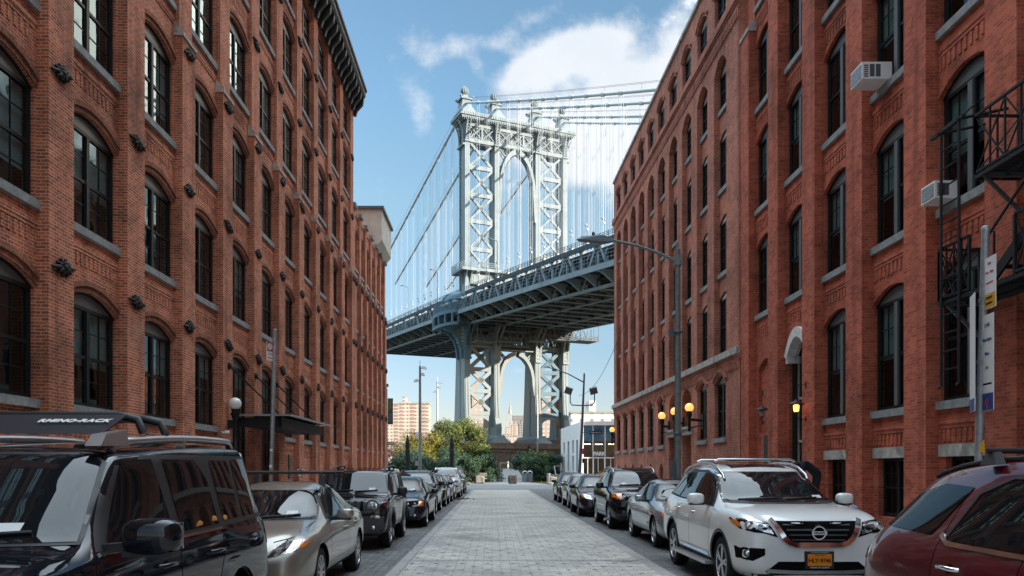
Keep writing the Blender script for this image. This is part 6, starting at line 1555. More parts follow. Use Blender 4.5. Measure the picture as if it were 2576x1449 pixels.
# fire escape
fe = thing('fire_escape', 'grey iron fire escape with ladder and stair on the red warehouse', 'fire escape', (9.78, 0, 0))
def rail(b, p, q, h=1.0, n=6, x=True, r=.022):
    p, q = Vector(p), Vector(q); up = Vector((0,0,h))
    for f in (.0,.5,1.0) if not x else (0,1.0): b.bar(p+up*f+Vector((0,0,.03)), q+up*f+Vector((0,0,.03)), .045,.045)
    for k in range(n+1): b.bar(p+(q-p)*k/n, p+(q-p)*k/n+up, .03 if 0 < k < n else .05, .03 if 0 < k < n else .05)
    if x:
        m = max(1, n//2)
        for k in range(m):
            a, c = p+(q-p)*k/m, p+(q-p)*(k+1)/m; b.bar(a, c+up, .022,.022); b.bar(a+up, c, .022,.022)
def platform(name, x0, y0, y1, z):
    b = MB(); y = y0
    while y <= y1: b.box(x0,0,y,y+.045,z-.03,z); y += .105
    for x in (x0,x0*.5,-.05): b.box(x-.03,x+.03,y0,y1,z-.10,z-.03)
    b.box(x0,0,y0-.04,y0,z-.1,z+.02); b.box(x0,0,y1,y1+.04,z-.1,z+.02)
    return obj(name, b, M['iron'], fe)
platform('lower_platform', -.85, 12.6, 15.9, 5.0); platform('upper_platform', -.85, 6.0, 14.7, 7.1)
b = MB(); rail(b,(-.85,14.9,5),(-.85,15.9,5),1.0,4); rail(b,(-.85,15.9,5),(-.05,15.9,5),1.0,2); obj('lower_railing', b, M['iron'], fe); b = MB(); rail(b,(-.85,12.6,5),(-.85,13.6,5),1.0,4); obj('lower_railing', b, M['iron'], fe)
b = MB(); rail(b,(-.85,8.0,7.1),(-.85,14.7,7.1),1.05,16); rail(b,(-.85,14.7,7.1),(-.05,14.7,7.1),1.05,2); obj('upper_railing', b, M['iron'], fe)
b = MB(); p, q = Vector((-.55,11.2,7.1)), Vector((-.55,14.4,5.0))
for dx in (-.25,.25): b.bar(p+Vector((dx,0,0)), q+Vector((dx,0,0)), .05,.20)
for k in range(1,9): c_ = p+(q-p)*k/9; b.box(c_.x-.25,c_.x+.25,c_.y-.1,c_.y+.1,c_.z-.02,c_.z+.01)
b.bar(p+Vector((-.28,0,.85)), q+Vector((-.28,0,.85)), .035,.035); b.bar(p+Vector((-.28,.2,-.1)), p+Vector((-.28,.2,.8)), .03,.03); b.bar(q+Vector((-.28,-.2,0)), q+Vector((-.28,-.2,.9)), .03,.03); obj('stair', b, M['iron'], fe)
b = MB()
for y in (15.15,15.75): b.tube([(-.95,y,3.25),(-.90,y,3.3),(-.90,y,8.35),(-.6,y,8.6)],.028,6)
z = 3.6
while z < 8.3: b.tube([(-.90,15.15,z),(-.90,15.75,z)],.016,5); z += .36
b.tube([(-.95,15.1,8.3),(.0,15.1,8.5)],.03,6); b.tube([(-.95,15.8,8.3),(.0,15.8,8.5)],.03,6); b.bar((-.9,15.0,8.32),(-.9,16.1,8.32),.06,.06); obj('drop_ladder', b, M['iron'], fe)
for y in (12.8,15.7):
    b = MB(); b.bar((-.85,y,4.92),(0,y,4.92),.06,.08); b.bar((-.8,y,4.88),(0,y,4.1),.05,.06); b.bar((-.02,y,4.1),(-.02,y,4.95),.05,.05); obj('bracket', b, M['iron_g'], fe)
for y in (8.5,11.5,14.5):
    b = MB(); b.bar((-.85,y,7.02),(0,y,7.02),.06,.08); b.bar((-.8,y,6.98),(0,y,6.2),.05,.06); obj('bracket', b, M['iron_g'], fe)
# railing by the brown warehouse door
rl_ = thing('area_railing', 'black iron railing beside the brown warehouse doorway', 'railing', (8.4, 41.5, .14)); b = MB()
for z in (.5,1.0): b.tube([(0,-1,z),(0,3,z)],.025,6)
for k in range(5): b.tube([(0,-1+k,0),(0,-1+k,1.0)],.025,6)
b.tube([(0,-1,1.0),(1,-1,1.0)],.025,6); obj('rails', b, M['iron'], rl_)
# crossing pole with floodlights, right
fl = thing('floodlight_pole', 'grey pole with two floodlights and a long lamp arm at the far corner', 'lamp post', (8.05, 72, 0))
b = MB(); b.tube([(-.28,0,0),(.0,0,5),(.22,0,10.1)],[.16,.13,.08],10); b.lathe([(.1,0),(.05,.25),(0,.3)],8,(.22,0,10.1)); obj('pole', b, M['iron_g'], fl, smooth=50)
b = MB(); b.tube([(.2,0,9.5),(-1.2,0,10.25),(-2.5,0,10.75),(-3.3,0,10.9)],[.06,.055,.05,.045],8); obj('arm', b, M['iron_g'], fl, smooth=50)
b = MB(); b.add([(-2.9,-.12,10.85),(-2.9,.12,10.85),(-3.5,.14,10.85),(-3.5,-.14,10.85),(-2.9,0,11.0),(-3.3,0,11.02)],[(0,1,2,3),(0,4,1),(3,2,5),(0,3,5,4),(1,4,5,2)]); obj('lamp_head', b, M['iron_g'], fl)
b = MB(); b.tube([(-1.05,0,8.5),(-1.05,0,7.7),(-.9,0,7.45),(0.1,0,7.4),(.9,0,7.45),(1.15,0,7.7),(1.15,0,8.5)],.05,8); obj('crossarm', b, M['iron'], fl, smooth=50)
for x, a in ((-1.2,.32),(1.05,-.28)):
    b = MB(); T = Matrix.Rotation(a,4,'Y') @ Matrix.Rotation(.35,4,'X')
    bb = MB(lambda p, x=x, T=T: Vector((x,-.05,8.75)) + T @ Vector(p)); bb.box(-.33,.33,-.16,.16,-.3,.3); bb.box(-.29,.29,-.19,-.16,-.26,.26); obj('floodlight', bb, M['iron_g'], fl)
sg = board(fl, (1.25,-.15,4.95), 1.15, .30, 0, mat('street_sign_black',(.02,.02,.022),.4)); btext(sg,'Plymouth St',.19,0,M['sign_white']); b = MB(); b.bar((-.65,0,0),(-1.35,.1,0),.05,.05); obj('bracket', b, M['iron_g'], sg)
b = MB(); b.box(.02,.22,-.2,-.1,3.0,3.5); obj('signal_box', b, M['sign_red'], fl); b = MB(); b.box(.02,.2,-.2,-.1,2.2,2.6); obj('signal_box', b, M['iron'], fl)
w = thing('overhead_wire', 'thin black wire sagging from the floodlight pole to the brown warehouse', 'wire'); b = MB()
A, B_ = Vector((7.75,72,8.3)), Vector((9.25,45,14.5)); pts = [A+(B_-A)*k/24+Vector((0,0,-2.6*math.sin(PI*k/24)*(1-k/40))) for k in range(25)]; b.tube(pts,.016,5); obj('wire', b, M['black'], w)
# left corner post: banner, one-way and do-not-enter signs
lp = thing('banner_pole', 'grey post with a green and blue banner and traffic signs at the left corner', 'lamp post', (-9.75, 73, .0))
b = MB(); b.tube([(0,0,0),(0,0,9.0)],[.12,.07],10); b.tube([(0,0,8.6),(.0,-.3,9.2),(-.05,-.6,9.3)],.05,6); obj('pole', b, M['galv'], lp, smooth=50)
b = MB(); b.box(-.28,.22,-.75,-.35,9.15,9.4); obj('lamp_head', b, M['iron_g'], lp)
b = MB(); b.box(.10,.58,-.01,.01,7.0,8.15,0); b.box(.10,.58,-.01,.01,5.75,7.0,1); bn = obj('banner', b, [mat('banner_green',(.07,.115,.06),.7), mat('banner_blue',(.035,.075,.10),.7)], lp)
lettering('Smack', .30, mat('banner_letter',(.25,.30,.25),.7), bn, basis((.34,-.014,7.55),(0,0,-1),(1,0,0)), .001); lettering('Mellon', .30, bpy.data.materials['banner_letter'], bn, basis((.34,-.014,6.35),(0,0,-1),(1,0,0)), .001)
ow = board(lp, (.38,-.12,4.0), .62, .26, 0, mat('one_way_black',(.015,.015,.015),.4)); b = MB(); b.add([(-.27,-.006,.055),(.10,-.006,.055),(.10,-.006,.10),(.28,-.006,0),(.10,-.006,-.10),(.10,-.006,-.055),(-.27,-.006,-.055)],[(0,1,2,3,4,5,6)]); obj('arrow', b, M['sign_white'], ow); btext(ow,'ONE WAY',.07,0,M['gap'],-.06)
dn = board(lp, (.22,-.12,3.1), .30, .80, 0, M['sign_white'])
for z, s_ in ((.2,1),(-.2,-1)):
    b = MB(); b.lathe([(0,-.010),(.135,-.010),(.135,-.004),(0,-.004)],20,(0,0,z),'y'); obj('red_disc', b, M['sign_red'], dn)
    btext(dn,'DO NOT' if s_ > 0 else 'ENTER',.05,z+.05*s_,M['sign_white']); onboard(dn,z-.035*s_,.2,.035,M['sign_white'],0,'white_bar',.012)
rd = board(lp, (-.32,-.12,2.45), .30, .30, 0, M['sign_red'])
# two lighting masts
def mast(label, X, y, H, m, gz=0):
    o = thing('lighting_mast', label, 'lamp post', (X, y, gz))
    b = MB(); b.tube([(0,0,0),(0,0,H)],[.20,.12],10); b.tube([(0,0,H),(0,0,H+.6)],.03,6); obj('pole', b, m, o, smooth=50)
    for k,(dx,z) in enumerate(((.5,H-.25),(.35,H-.95),(-.45,H-1.6))):
        b = MB(); b.tube([(0,0,z),(dx*.5,-.1,z+.05)],.05,6); b.add([(dx*.4,-.22,z-.05),(dx*.4,.12,z-.05),(dx*1.5,.12,z-.12),(dx*1.5,-.22,z-.12),(dx*.5,-.1,z+.25),(dx*1.3,-.1,z+.15)],[(0,3,2,1),(0,1,4),(3,5,2),(0,4,5,3),(1,2,5,4)]); obj('lamp_head', b, M['galv'], o)
    return o
m1 = mast('tall grey lighting mast with a parking sign, left of the street end', -7.75, 84.5, 12.6, M['pole_g'])
bd = board(m1, (-.42,-.2,5.3), .6, .5, 0, M['sign_white']); onboard(bd,.1,.2,.2,M['sign_red'],-.15); btext(bd,'NO PARKING',.08,-.16,M['gap'])
b = MB(); b.box(-.5,-.1,-.3,-.1,2.0,2.5); b.bar((.2,-.1,2.2),(.7,-.1,1.5),.05,.05); b.bar((0,0,6.7),(1.1,0,6.8),.06,.06); obj('switch_box', b, M['galv'], m1)
mast('second lighting mast in full sun, behind the yellow green trees', -8.1, 116, 13.9, M['galv'], ground_h(116))
pp = thing('pipe_post', 'thin pale post in front of the right half of the bridge pier', 'post', (6.3, 112, ground_h(112))); b = MB(); b.tube([(0,0,0),(0,0,11.2)],[.11,.09],8); b.tube([(0,0,11.2),(0,0,11.8)],.03,6); obj('pole', b, M['galv'], pp)
# ornate iron posts
for X, y, lab in ((-9.3,86.5,'ornate black cast iron post at left of the park hedge'),(-4.5,87,'ornate black cast iron post nearer the park path')):
    o = thing('iron_post', lab, 'post', (X, y, .12), group='ornate iron posts before the park')
    b = MB(); b.lathe([(.30,0),(.30,.5),(.24,.6),(.21,2.6),(.26,2.7),(.26,3.6),(.20,3.7),(.24,3.85),(.24,4.45),(.17,4.7),(.18,4.8),(.08,5.0),(.11,5.1),(.04,5.25),(0,5.26)],8,(0,0,0)); 
    for k in range(8):
        a = k*PI/4+PI/8
        for z in (.9,1.4,1.9,2.9,3.3,4.1): b.sphere((.22*math.cos(a),.22*math.sin(a),z),.05,6,5)
    obj('shaft', b, M['iron'], o)
# boulders, bins, bench
def rock(label, X, y, w, d, h, m, seed):
    bm_ = bmesh.new(); bmesh.ops.create_cube(bm_, size=1); bmesh.ops.bevel(bm_, geom=bm_.edges[:], offset=.12, segments=1, affect='EDGES'); bmesh.ops.subdivide_edges(bm_, edges=bm_.edges[:], cuts=2, use_grid_fill=True)
    for v in bm_.verts:
        n_ = mnoise.noise(v.co*2.2+Vector((seed,seed*2,0))); v.co = Vector((v.co.x*w*(1+.25*n_), v.co.y*d*(1+.2*n_), (v.co.z+.5)*h*(1+.22*n_)*(1-.25*(v.co.x+.5 if seed % 2 else 0))))
    me = bpy.data.meshes.new('boulder'); bm_.to_mesh(me); bm_.free(); me.materials.append(m); o = link('boulder', me, None, (X, y, ground_h(y)-.02)); tag(o, label, 'boulder')
M['rock_p'] = rough_mat('pale_granite_boulder', (.24,.235,.215), .3, 6, .9, bump=.5); M['rock_d'] = rough_mat('dark_boulder', (.045,.042,.038), .6, 5, .9, bump=.6)
rock('pale angular granite boulder at the left of the park path', -1.5, 91.2, 1.05, .7, 1.0, M['rock_p'], 1); rock('dark rough boulder in the middle of the park path', 2.2, 88.8, .95, .8, .95, M['rock_d'], 2); rock('pale square boulder by the park steps', 7.0, 91.5, .8, .7, .8, M['rock_p'], 4)
M['bin'] = rough_mat('grey_plastic_bin', (.28,.33,.35), .15, 4, .5)
for k,(dx,lab) in enumerate(((0,'grey litter bin with a domed lid, the right of the pair'),(-.62,'grey litter bin with a domed lid, the left of the pair'))):
    o = thing('litter_bin', lab, 'litter bin', (4.55+dx, 98-.2*k, .0), group='litter bins by the park path')
    b = MB(); b.lathe([(.30,.04),(.36,1.05),(.38,1.08)],14,(0,0,0)); 
    for q in range(14): a = q*2*PI/14; b.bar((.315*math.cos(a),.315*math.sin(a),.06),(.365*math.cos(a),.365*math.sin(a),1.03),.03,.03)
    obj('drum', b, M['bin'], o); b = MB(); b.lathe([(.39,1.08),(.39,1.14),(.33,1.32),(.2,1.44),(0,1.48)],14,(0,0,0)); obj('lid', b, M['bin'], o, smooth=50); b = MB(); b.box(-.16,.16,-.40,-.2,1.14,1.3); obj('slot', b, M['gap'], o)
bt = thing('curved_bench', 'long low grey timber bench curving along the left of the path', 'bench', (-4.3, 94, .0)); sl_ = MB(); lg = MB()
for k in range(14):
    a0, a1 = R(200+k*5), R(200+(k+1)*5); f = lambda a, r: (7.5*math.cos(a)*r/7.5*1.0+3.6, 4.0*math.sin(a)*r/7.5+1.5)
    for r_, z in ((7.5,.55),(7.2,.57),(6.9,.58)): (x0,y0),(x1,y1) = f(a0,r_), f(a1,r_); sl_.bar((x0,y0,z),(x1,y1,z),.26,.07)
    for z in (.85,1.0,1.15): (x0,y0),(x1,y1) = f(a0,6.6), f(a1,6.6); sl_.bar((x0,y0+.2,z),(x1,y1+.2,z),.05,.11)
    if k % 4 == 0: x0,y0 = f(a0,7.2); lg.box(x0-.2,x0+.2,y0-.2,y0+.2,-.05,.52)
obj('slats', sl_, rough_mat('grey_weathered_timber',(.26,.25,.23),.3,5,.85), bt); obj('supports', lg, M['iron_g'], bt)
gt = thing('timber_gate_frame', 'low timber gate frame across the end of the path', 'gate', (2.1, 131, ground_h(131))); b = MB()
for x in (-.95,.85): b.box(x,x+.12,-.06,.06,0,1.25)
b.box(-.95,.97,-.05,.05,1.12,1.25); obj('frame', b, M['stone_w'], gt); b = MB(); b.box(.98,1.1,-.1,.0,.3,.9); obj('notice', b, M['sign_blue'], gt)
for x, lab in ((1.55,'pale bollard behind the timber gate frame, left one'),(2.2,'pale bollard behind the timber gate frame, right one')):
    o = thing('bollard', lab, 'bollard', (x+1.2, 145, ground_h(145))); b = MB(); b.lathe([(.16,0),(.16,1.3),(.10,1.38),(0,1.38)],10,(0,0,0)); obj('post', b, M['white'], o)
# a person bending on the stoop of the red warehouse, and a bundle
stp = thing('stone_stoop', 'low stone stoop at the foot of the red warehouse', 'steps', (9.1, 23, .13)); b = MB(); b.box(-1.0,.7,-.9,1.1,0,.2); b.box(-.75,.7,-.7,.9,.2,.42); obj('treads', b, M['conc'], stp)
def skin_fig(name, joints, bones, m, parent=None, lvl=2):
    me = bpy.data.meshes.new(name); me.from_pydata([j[0] for j in joints], bones, []); o = link(name, me, parent)
    o.modifiers.new('k','SKIN'); s_ = o.modifiers.new('s','SUBSURF'); s_.levels = lvl; s_.render_levels = lvl
    for v, j in zip(me.skin_vertices[0].data, joints): v.radius = (j[1], j[1] if len(j) < 3 else j[2])
    me.skin_vertices[0].data[0].use_root = True
    dg = bpy.context.evaluated_depsgraph_get(); dg.update(); nm = bpy.data.meshes.new_from_object(o.evaluated_get(dg)); o.modifiers.clear(); nm.name = name; o.data = nm
    nm.materials.clear(); nm.materials.append(m); nm.polygons.foreach_set('use_smooth',[True]*len(nm.polygons)); return o
M['skin'] = mat('skin', (.42,.25,.18), .6); M['dark_cloth'] = rough_mat('black_cloth', (.014,.016,.024), .3, 20, .9); M['jeans'] = rough_mat('dark_jeans', (.03,.035,.05), .3, 20, .9)
pr = thing('person', 'person in dark clothes bending forward by the red warehouse wall', 'person', (9.32, 23.0, .62)); 
J = [((0,0,.92),.16,.13),((.06,.10,.88),.10),((.02,.11,.48),.075),((.06,.12,.08),.05),((-.08,.12,.02),.04),((.06,-.10,.88),.10),((.0,-.11,.48),.075),((.05,-.12,.08),.05),((-.08,-.12,.02),.04),
     ((-.12,0,1.06),.15,.13),((-.28,0,1.16),.16,.14),((-.42,0,1.18),.13,.11),((-.40,.19,1.12),.075),((-.48,.24,.86),.055),((-.60,.16,.68),.042),((-.64,.13,.60),.035),((-.40,-.19,1.12),.075),((-.46,-.24,.86),.055),((-.60,-.16,.70),.042),((-.64,-.13,.62),.035),((-.51,0,1.16),.06)]
Bn = [(0,1),(1,2),(2,3),(3,4),(0,5),(5,6),(6,7),(7,8),(0,9),(9,10),(10,11),(11,12),(12,13),(13,14),(14,15),(11,16),(16,17),(17,18),(18,19),(11,20)]
skin_fig('body', J, Bn, M['dark_cloth'], pr)
b = MB(); b.sphere((-.60,0,1.12),.105,14,10,0,1.2); b.sphere((-.70,0,1.10),.02,6,5); b.sphere((-.60,.10,1.12),.03,6,5); b.sphere((-.60,-.10,1.12),.03,6,5); obj('head', b, M['skin'], pr, smooth=60)
b = MB(); b.sphere((-.575,0,1.15),.112,14,10,0,1.1); obj('hair', b, mat('brown_hair',(.035,.02,.012),.7), pr, smooth=60)
for s_ in (1,-1):
    b = MB(); b.box(-.68,-.62,s_*.13-.035,s_*.13+.035,.53,.62)
    for k in range(4): b.tube([(-.66+.0*k,s_*.13-.03+.02*k,.55),(-.69,s_*.13-.03+.02*k,.50),(-.675,s_*.13-.03+.02*k,.455-.008*(k%2))],.009,5)
    b.tube([(-.63,s_*.10,.60),(-.66,s_*.07,.555),(-.68,s_*.065,.52)],.01,5); obj('hand', b, M['skin'], pr)
bu = bpy.data.meshes.new('bundle'); bm_ = bmesh.new(); bmesh.ops.create_icosphere(bm_, subdivisions=3, radius=.5)
for v in bm_.verts: n_ = mnoise.noise(v.co*4); v.co = Vector((v.co.x*.36*(1+.3*n_), v.co.y*.4*(1+.3*n_), v.co.z*.62*(1+.35*n_)))
bm_.to_mesh(bu); bm_.free(); bu.materials.append(rough_mat('blue_white_patterned_cloth',(.30,.36,.42),.6,14,.9,col2=(.03,.06,.14))); bu.polygons.foreach_set('use_smooth',[True]*len(bu.polygons))
o = link('bundle', bu, None, (8.95, 19.8, .45)); tag(o,'blue and white patterned bundle by the basement windows','bundle')

# standpipe inlet on the left mill, fallen twigs on the setts
st_ = thing('standpipe_inlet', 'chrome twin standpipe inlet on the left brick wall past the canopy', 'standpipe', (-9.18, 37.3, 1.55)); b = MB()
b.box(0,.06,-.16,.16,-.12,.16)
for s_ in (-1,1): b.lathe([(.075,0),(.075,.16),(.09,.17),(.09,.24),(0,.25)],12,(.04,s_*.11,.02),'x'); b.tube([(.08,s_*.11,.0),(.12,s_*.07,-.14),(.06,0,-.22)],.05,8)
obj('inlet', b, M['chrome'], st_, smooth=45)
lf = MB(); rn = random.Random(9)
for _ in range(60):
    x, y = -1.75+rn.gauss(0,.28), 43.6+rn.gauss(0,.5); a = rn.uniform(0,6.28); s_ = rn.uniform(.05,.11); c_, n_s = math.cos(a)*s_, math.sin(a)*s_
    lf.add([(x-c_,y-n_s,.012),(x+n_s*.5,y-c_*.5,.04),(x+c_,y+n_s,.015),(x-n_s*.5,y+c_*.5,.05)],[(0,1,2,3)])
for _ in range(420):
    x = rn.choice((rn.uniform(-4.2,-1.7),rn.uniform(2.9,5.3),rn.uniform(-1.7,2.9))); y = rn.uniform(6,64)
    if rn.random() < .6: x = rn.choice((-1.7,2.86))+rn.gauss(0,.12)
    a = rn.uniform(0,6.28); s_ = rn.uniform(.018,.045); c_, n_s = math.cos(a)*s_, math.sin(a)*s_
    lf.add([(x-c_,y-n_s,.012),(x+n_s*.5,y-c_*.5,.016),(x+c_,y+n_s,.022),(x-n_s*.5,y+c_*.5,.014)],[(0,1,2,3)])
tag(obj('fallen_leaves', lf, rough_mat('dry_leaves',(.12,.075,.035),.5,9,.9)), 'dry brown leaves scattered over the stone street', 'leaves', kind='stuff')
# ---------------------------------------------------------------- park planting
def leaf_mat(name, c1, c2, c3=None):
    m = mat(name, c1, .6, 0, .3); g = graph(m); geo = g.n('ShaderNodeNewGeometry')
    n1 = g.noise(geo.outputs['Position'], .9, 4, .7); r_ = geo.outputs['Random Per Island']
    c = g.mix(g.mapr(n1, .35, .65), c1, c2)
    c = g.mix(1, c, g.ramp(r_, [(0,(.55,.55,.55)),(.6,(1,1,1)),(1,(1.5,1.45,1.3))]), 'MULTIPLY')
    if c3: c = g.mix(g.mapr(g.noise(geo.outputs['Position'], .55, 3), .52, .60), c, c3)
    g.link(c, g.b.inputs['Base Color']); return m
M['leaf_d'] = leaf_mat('dark_shrub_leaves', (.034,.075,.040), (.055,.105,.048))
M['leaf_m'] = leaf_mat('mid_green_leaves', (.085,.125,.030), (.15,.17,.032))
M['leaf_y'] = leaf_mat('yellowing_leaves', (.17,.175,.03), (.27,.22,.03), (.10,.14,.03))
M['leaf_b'] = leaf_mat('bluish_shrub_leaves', (.034,.078,.054), (.056,.108,.066))
M['leaf_o'] = leaf_mat('brown_autumn_leaves', (.22,.12,.035), (.26,.15,.05))
M['bark'] = rough_mat('tree_bark', (.075,.058,.042), .4, 6, .95)
def foliage(clumps, n, size, rn, squash=.8):
    b = MB(); tot = sum(r**2 for _, r in clumps)
    for c, r in clumps:
        k = int(n*r*r/tot)
        for _ in range(k):
            d = Vector((rn.gauss(0,1), rn.gauss(0,1), rn.gauss(0,1))).normalized(); rr = r*(rn.random()**.38)
            wob = 1+.35*mnoise.noise(d*2.3+Vector(c)*.7)
            p = Vector(c)+Vector((d.x*rr*wob, d.y*rr*wob, d.z*rr*squash*wob))
            nn = (d*.7+Vector((rn.uniform(-1,1),rn.uniform(-1,1),rn.uniform(-.3,1.1)))).normalized(); t = nn.orthogonal().normalized(); t.rotate(Matrix.Rotation(rn.uniform(0,6.28),3,nn)); q = nn.cross(t)
            s = size*rn.uniform(.6,1.35)
            b.add([p-t*s, p-q*s*.42+nn*s*.1, p+t*s, p+q*s*.42+nn*s*.1],[(0,1,2,3)])
    return b
def plant(name, label, cat, X, y, w, h, m, n=2600, size=.17, seed=0, trunk=0, nc=16, group=None, depth=None, low=.12):
    rn = random.Random(seed); gz = ground_h(y); o = thing(name, label, cat, (X, y, gz), 0, group); dp = depth or w*.75
    cl = []; nc = int(nc*1.8)
    for k in range(nc):
        a = rn.uniform(0,2*PI); q = math.sqrt(rn.random()); z = trunk+(h-trunk)*(low+(.86-low)*rn.random())
        f = (1-.55*((z-trunk)/(h-trunk))**2)*1.12
        cl.append(((w/2*q*math.cos(a)*f*.8, dp/2*q*math.sin(a)*f*.8, z), rn.uniform(.13,.29)*min(w, (h-trunk))*.85))
    obj('crown' if trunk else 'foliage', foliage(cl, n, size, rn), m, o)
    b = MB()
    if trunk:
        b.tube([(0,0,-.1),(.05,0,trunk*.6),(0,.05,trunk+.2*h)],[.16,.12,.07],8)
        for (c, r) in cl[:9]: b.tube([(0,0,trunk*.7),(c[0]*.5,c[1]*.5,(trunk+c[2])/2),c],[.07,.045,.015],5)
    else:
        for (c, r) in cl[:8]: b.tube([(c[0]*.2,c[1]*.2,-.05),(c[0]*.7,c[1]*.7,c[2]*.6),c],[.04,.03,.01],5)
    obj('trunk' if trunk else 'stems', b, M['bark'], o); return o
G1 = 'shrubs along the left of the park path'
plant('shrub','dark green shrub at the left end of the hedge by the corner post','shrub',-10.6,88.5,4.2,3.2,M['leaf_d'],7140,0.109,1,group=G1)
plant('shrub','dark green shrub between the first iron post and the grey mast','shrub',-8.0,89.0,4.2,3.3,M['leaf_b'],7140,0.109,2,group=G1)
plant('shrub','bluish green shrub right behind the parked cars, left of the second iron post','shrub',-5.4,89.5,4.2,3.2,M['leaf_b'],7140,0.109,3,group=G1)
plant('shrub','dark shrub right of the second iron post','shrub',-3.4,91,4.2,3.1,M['leaf_d'],7140,0.109,4,group=G1)
plant('shrub','broad dark green shrub where the hedge meets the path','shrub',-1.0,98,4.6,3.6,M['leaf_d'],8160,0.109,5,group=G1)
plant('shrub','tall bluish shrub behind the left hedge','shrub',-9.6,94,4.4,4.2,M['leaf_b'],6120,0.116,6,group=G1)
plant('shrub','tall dark shrub beneath the yellow green trees','shrub',-4.9,97,4.8,4.6,M['leaf_d'],7140,0.116,7,group=G1)
plant('shrub','yellow green sunlit shrub low at the right of the big tree','shrub',-1.6,106,3.4,2.7,M['leaf_m'],5100,0.116,8,group=G1)
G2 = 'trees in the park'
plant('tree','largest yellow green tree in the park, in front of the left bridge leg','tree',-5.0,106,9.0,8.4,M['leaf_m'],18700,0.136,11,1.6,26,G2)
plant('tree','yellowing tree left of the largest park tree','tree',-9.2,104,7.4,6.6,M['leaf_y'],11900,0.129,12,1.2,24,G2)
plant('tree','dark leafy tree at the right of the largest park tree','tree',-1.9,104,4.6,4.8,M['leaf_m'],7140,0.122,13,1.0,18,G2)
plant('tree','thin brown autumn tree behind the left hedge','tree',-13.6,108,5.0,5.6,M['leaf_o'],1800,0.109,14,1.2,18,G2)
plant('tree','sparse brown tree in front of the pale apartment slab','tree',-10.2,113,4.4,6.2,M['leaf_o'],1200,0.102,15,1.5,16,G2)
G3 = 'shrubs on the right of the park path'
plant('shrub','dark green shrub beside the litter bins','shrub',5.3,100,4.0,3.2,M['leaf_d'],7140,0.109,21,group=G3)
plant('shrub','bright green shrub with pale leaves in the right hedge','shrub',5.6,103,4.2,3.9,M['leaf_m'],7140,0.109,22,group=G3)
plant('shrub','broad bluish green shrub at the back of the right hedge','shrub',5.2,110,6.4,4.4,M['leaf_b'],8840,0.116,23,group=G3)
plant('shrub','dark shrub between the right hedge and the white pavilion wall','shrub',8.2,107,3.4,4.0,M['leaf_b'],6120,0.116,24,group=G3)
plant('shrub','small shrub by the park steps','shrub',7.0,99.5,2.2,2.0,M['leaf_d'],3740,0.102,25,group=G3)
plant('shrub','dry reddish bush before the pavilion glass','shrub',12.2,88.5,1.8,1.5,M['leaf_o'],1800,0.082,26,group=G3)
rn = random.Random(5); b = MB()
for _ in range(9000):
    y = rn.uniform(90,150); x = rn.uniform(-14,12)
    e_ = edge(y)
    if e_[0]-.1 < x < e_[1]+.1: continue
    z = ground_h(y); h = rn.uniform(.08,.3); a = rn.uniform(0,6.28); b.add([(x-.04*math.cos(a),y-.04*math.sin(a),z-.02),(x+.04*math.cos(a),y+.04*math.sin(a),z-.02),(x+rn.uniform(-.1,.1),y,z+h)],[(0,1,2)])
tag(obj('grass', b, M['leaf_m']), 'rough green grass beside the park path', 'grass', kind='stuff')
# park steps with handrail
ps = thing('park_steps', 'pale concrete steps with a handrail left of the white pavilion', 'steps', (8.3, 93.5, 0)); b = MB()
for k in range(6): b.box(-1.5,2.4,k*.4,3.2,k*.17-.05,(k+1)*.17)
b.box(-1.75,-1.5,-.1,3.2,-.05,1.15); obj('treads', b, M['conc'], ps); b = MB(); b.tube([(-.9,-.2,.1),(-.9,-.2,.95),(-.9,2.4,2.0),(-.2+.1,3.0,2.0),(-.1,3.0,1.0)],.045,6); b.tube([(1.2,-.2,.1),(1.2,-.2,.95),(1.2,2.4,2.0)],.04,6); obj('handrail', b, M['galv'], ps)
# ---------------------------------------------------------------- white pavilion with the PARK sign
pv = thing('park_pavilion', 'white pavilion with narrow windows and a tall glass front reading PARK', 'building', (10.2, 92, 0)); zr = 7.15
A, B_ = Vector((0,0,0)), Vector((-.9,16.8,0)); d = (B_-A).normalized(); n_ = Vector((-d.y,d.x,0)); Lw = (B_-A).length
def wallpt(s, z, o=0): return (A.x+d.x*s+n_.x*o, A.y+d.y*s+n_.y*o, z)
wins = [(2.2,3.6,1.3,5.1),(5.4,6.7,3.6,5.2),(5.4,6.7,1.3,3.3),(9.2,10.6,1.3,5.2),(13.2,14.4,3.6,5.2),(13.2,14.4,1.0,3.3)]
w = MB(); ss = sorted(set([0,Lw]+[q for a in wins for q in a[:2]])); zs_ = sorted(set([0,zr]+[q for a in wins for q in a[2:]]))
for s0,s1 in zip(ss,ss[1:]):
    for z0,z1 in zip(zs_,zs_[1:]):
        if any(a[0] <= s0 and s1 <= a[1] and a[2] <= z0 and z1 <= a[3] for a in wins): continue
        w.quad(wallpt(s0,z0),wallpt(s1,z0),wallpt(s1,z1),wallpt(s0,z1))
for s0,s1,z0,z1 in wins:
    for p,q in (((s0,z0),(s1,z0)),((s1,z0),(s1,z1)),((s1,z1),(s0,z1)),((s0,z1),(s0,z0))): w.quad(wallpt(*p),wallpt(*q),wallpt(*q,-.25),wallpt(*p,-.25))
w.box(-.02,.22,-.3,.0,0,zr); w.quad((0,0,zr),(-.9,16.8,zr),(12,16.8,zr),(12,0,zr)); w.box(-.05,12.0,-.35,-.05,zr-.45,zr)
M['pav_white'] = rough_mat('white_painted_brick', (.74,.75,.75), .08, 6, .7); obj('wall', w, M['pav_white'], pv)
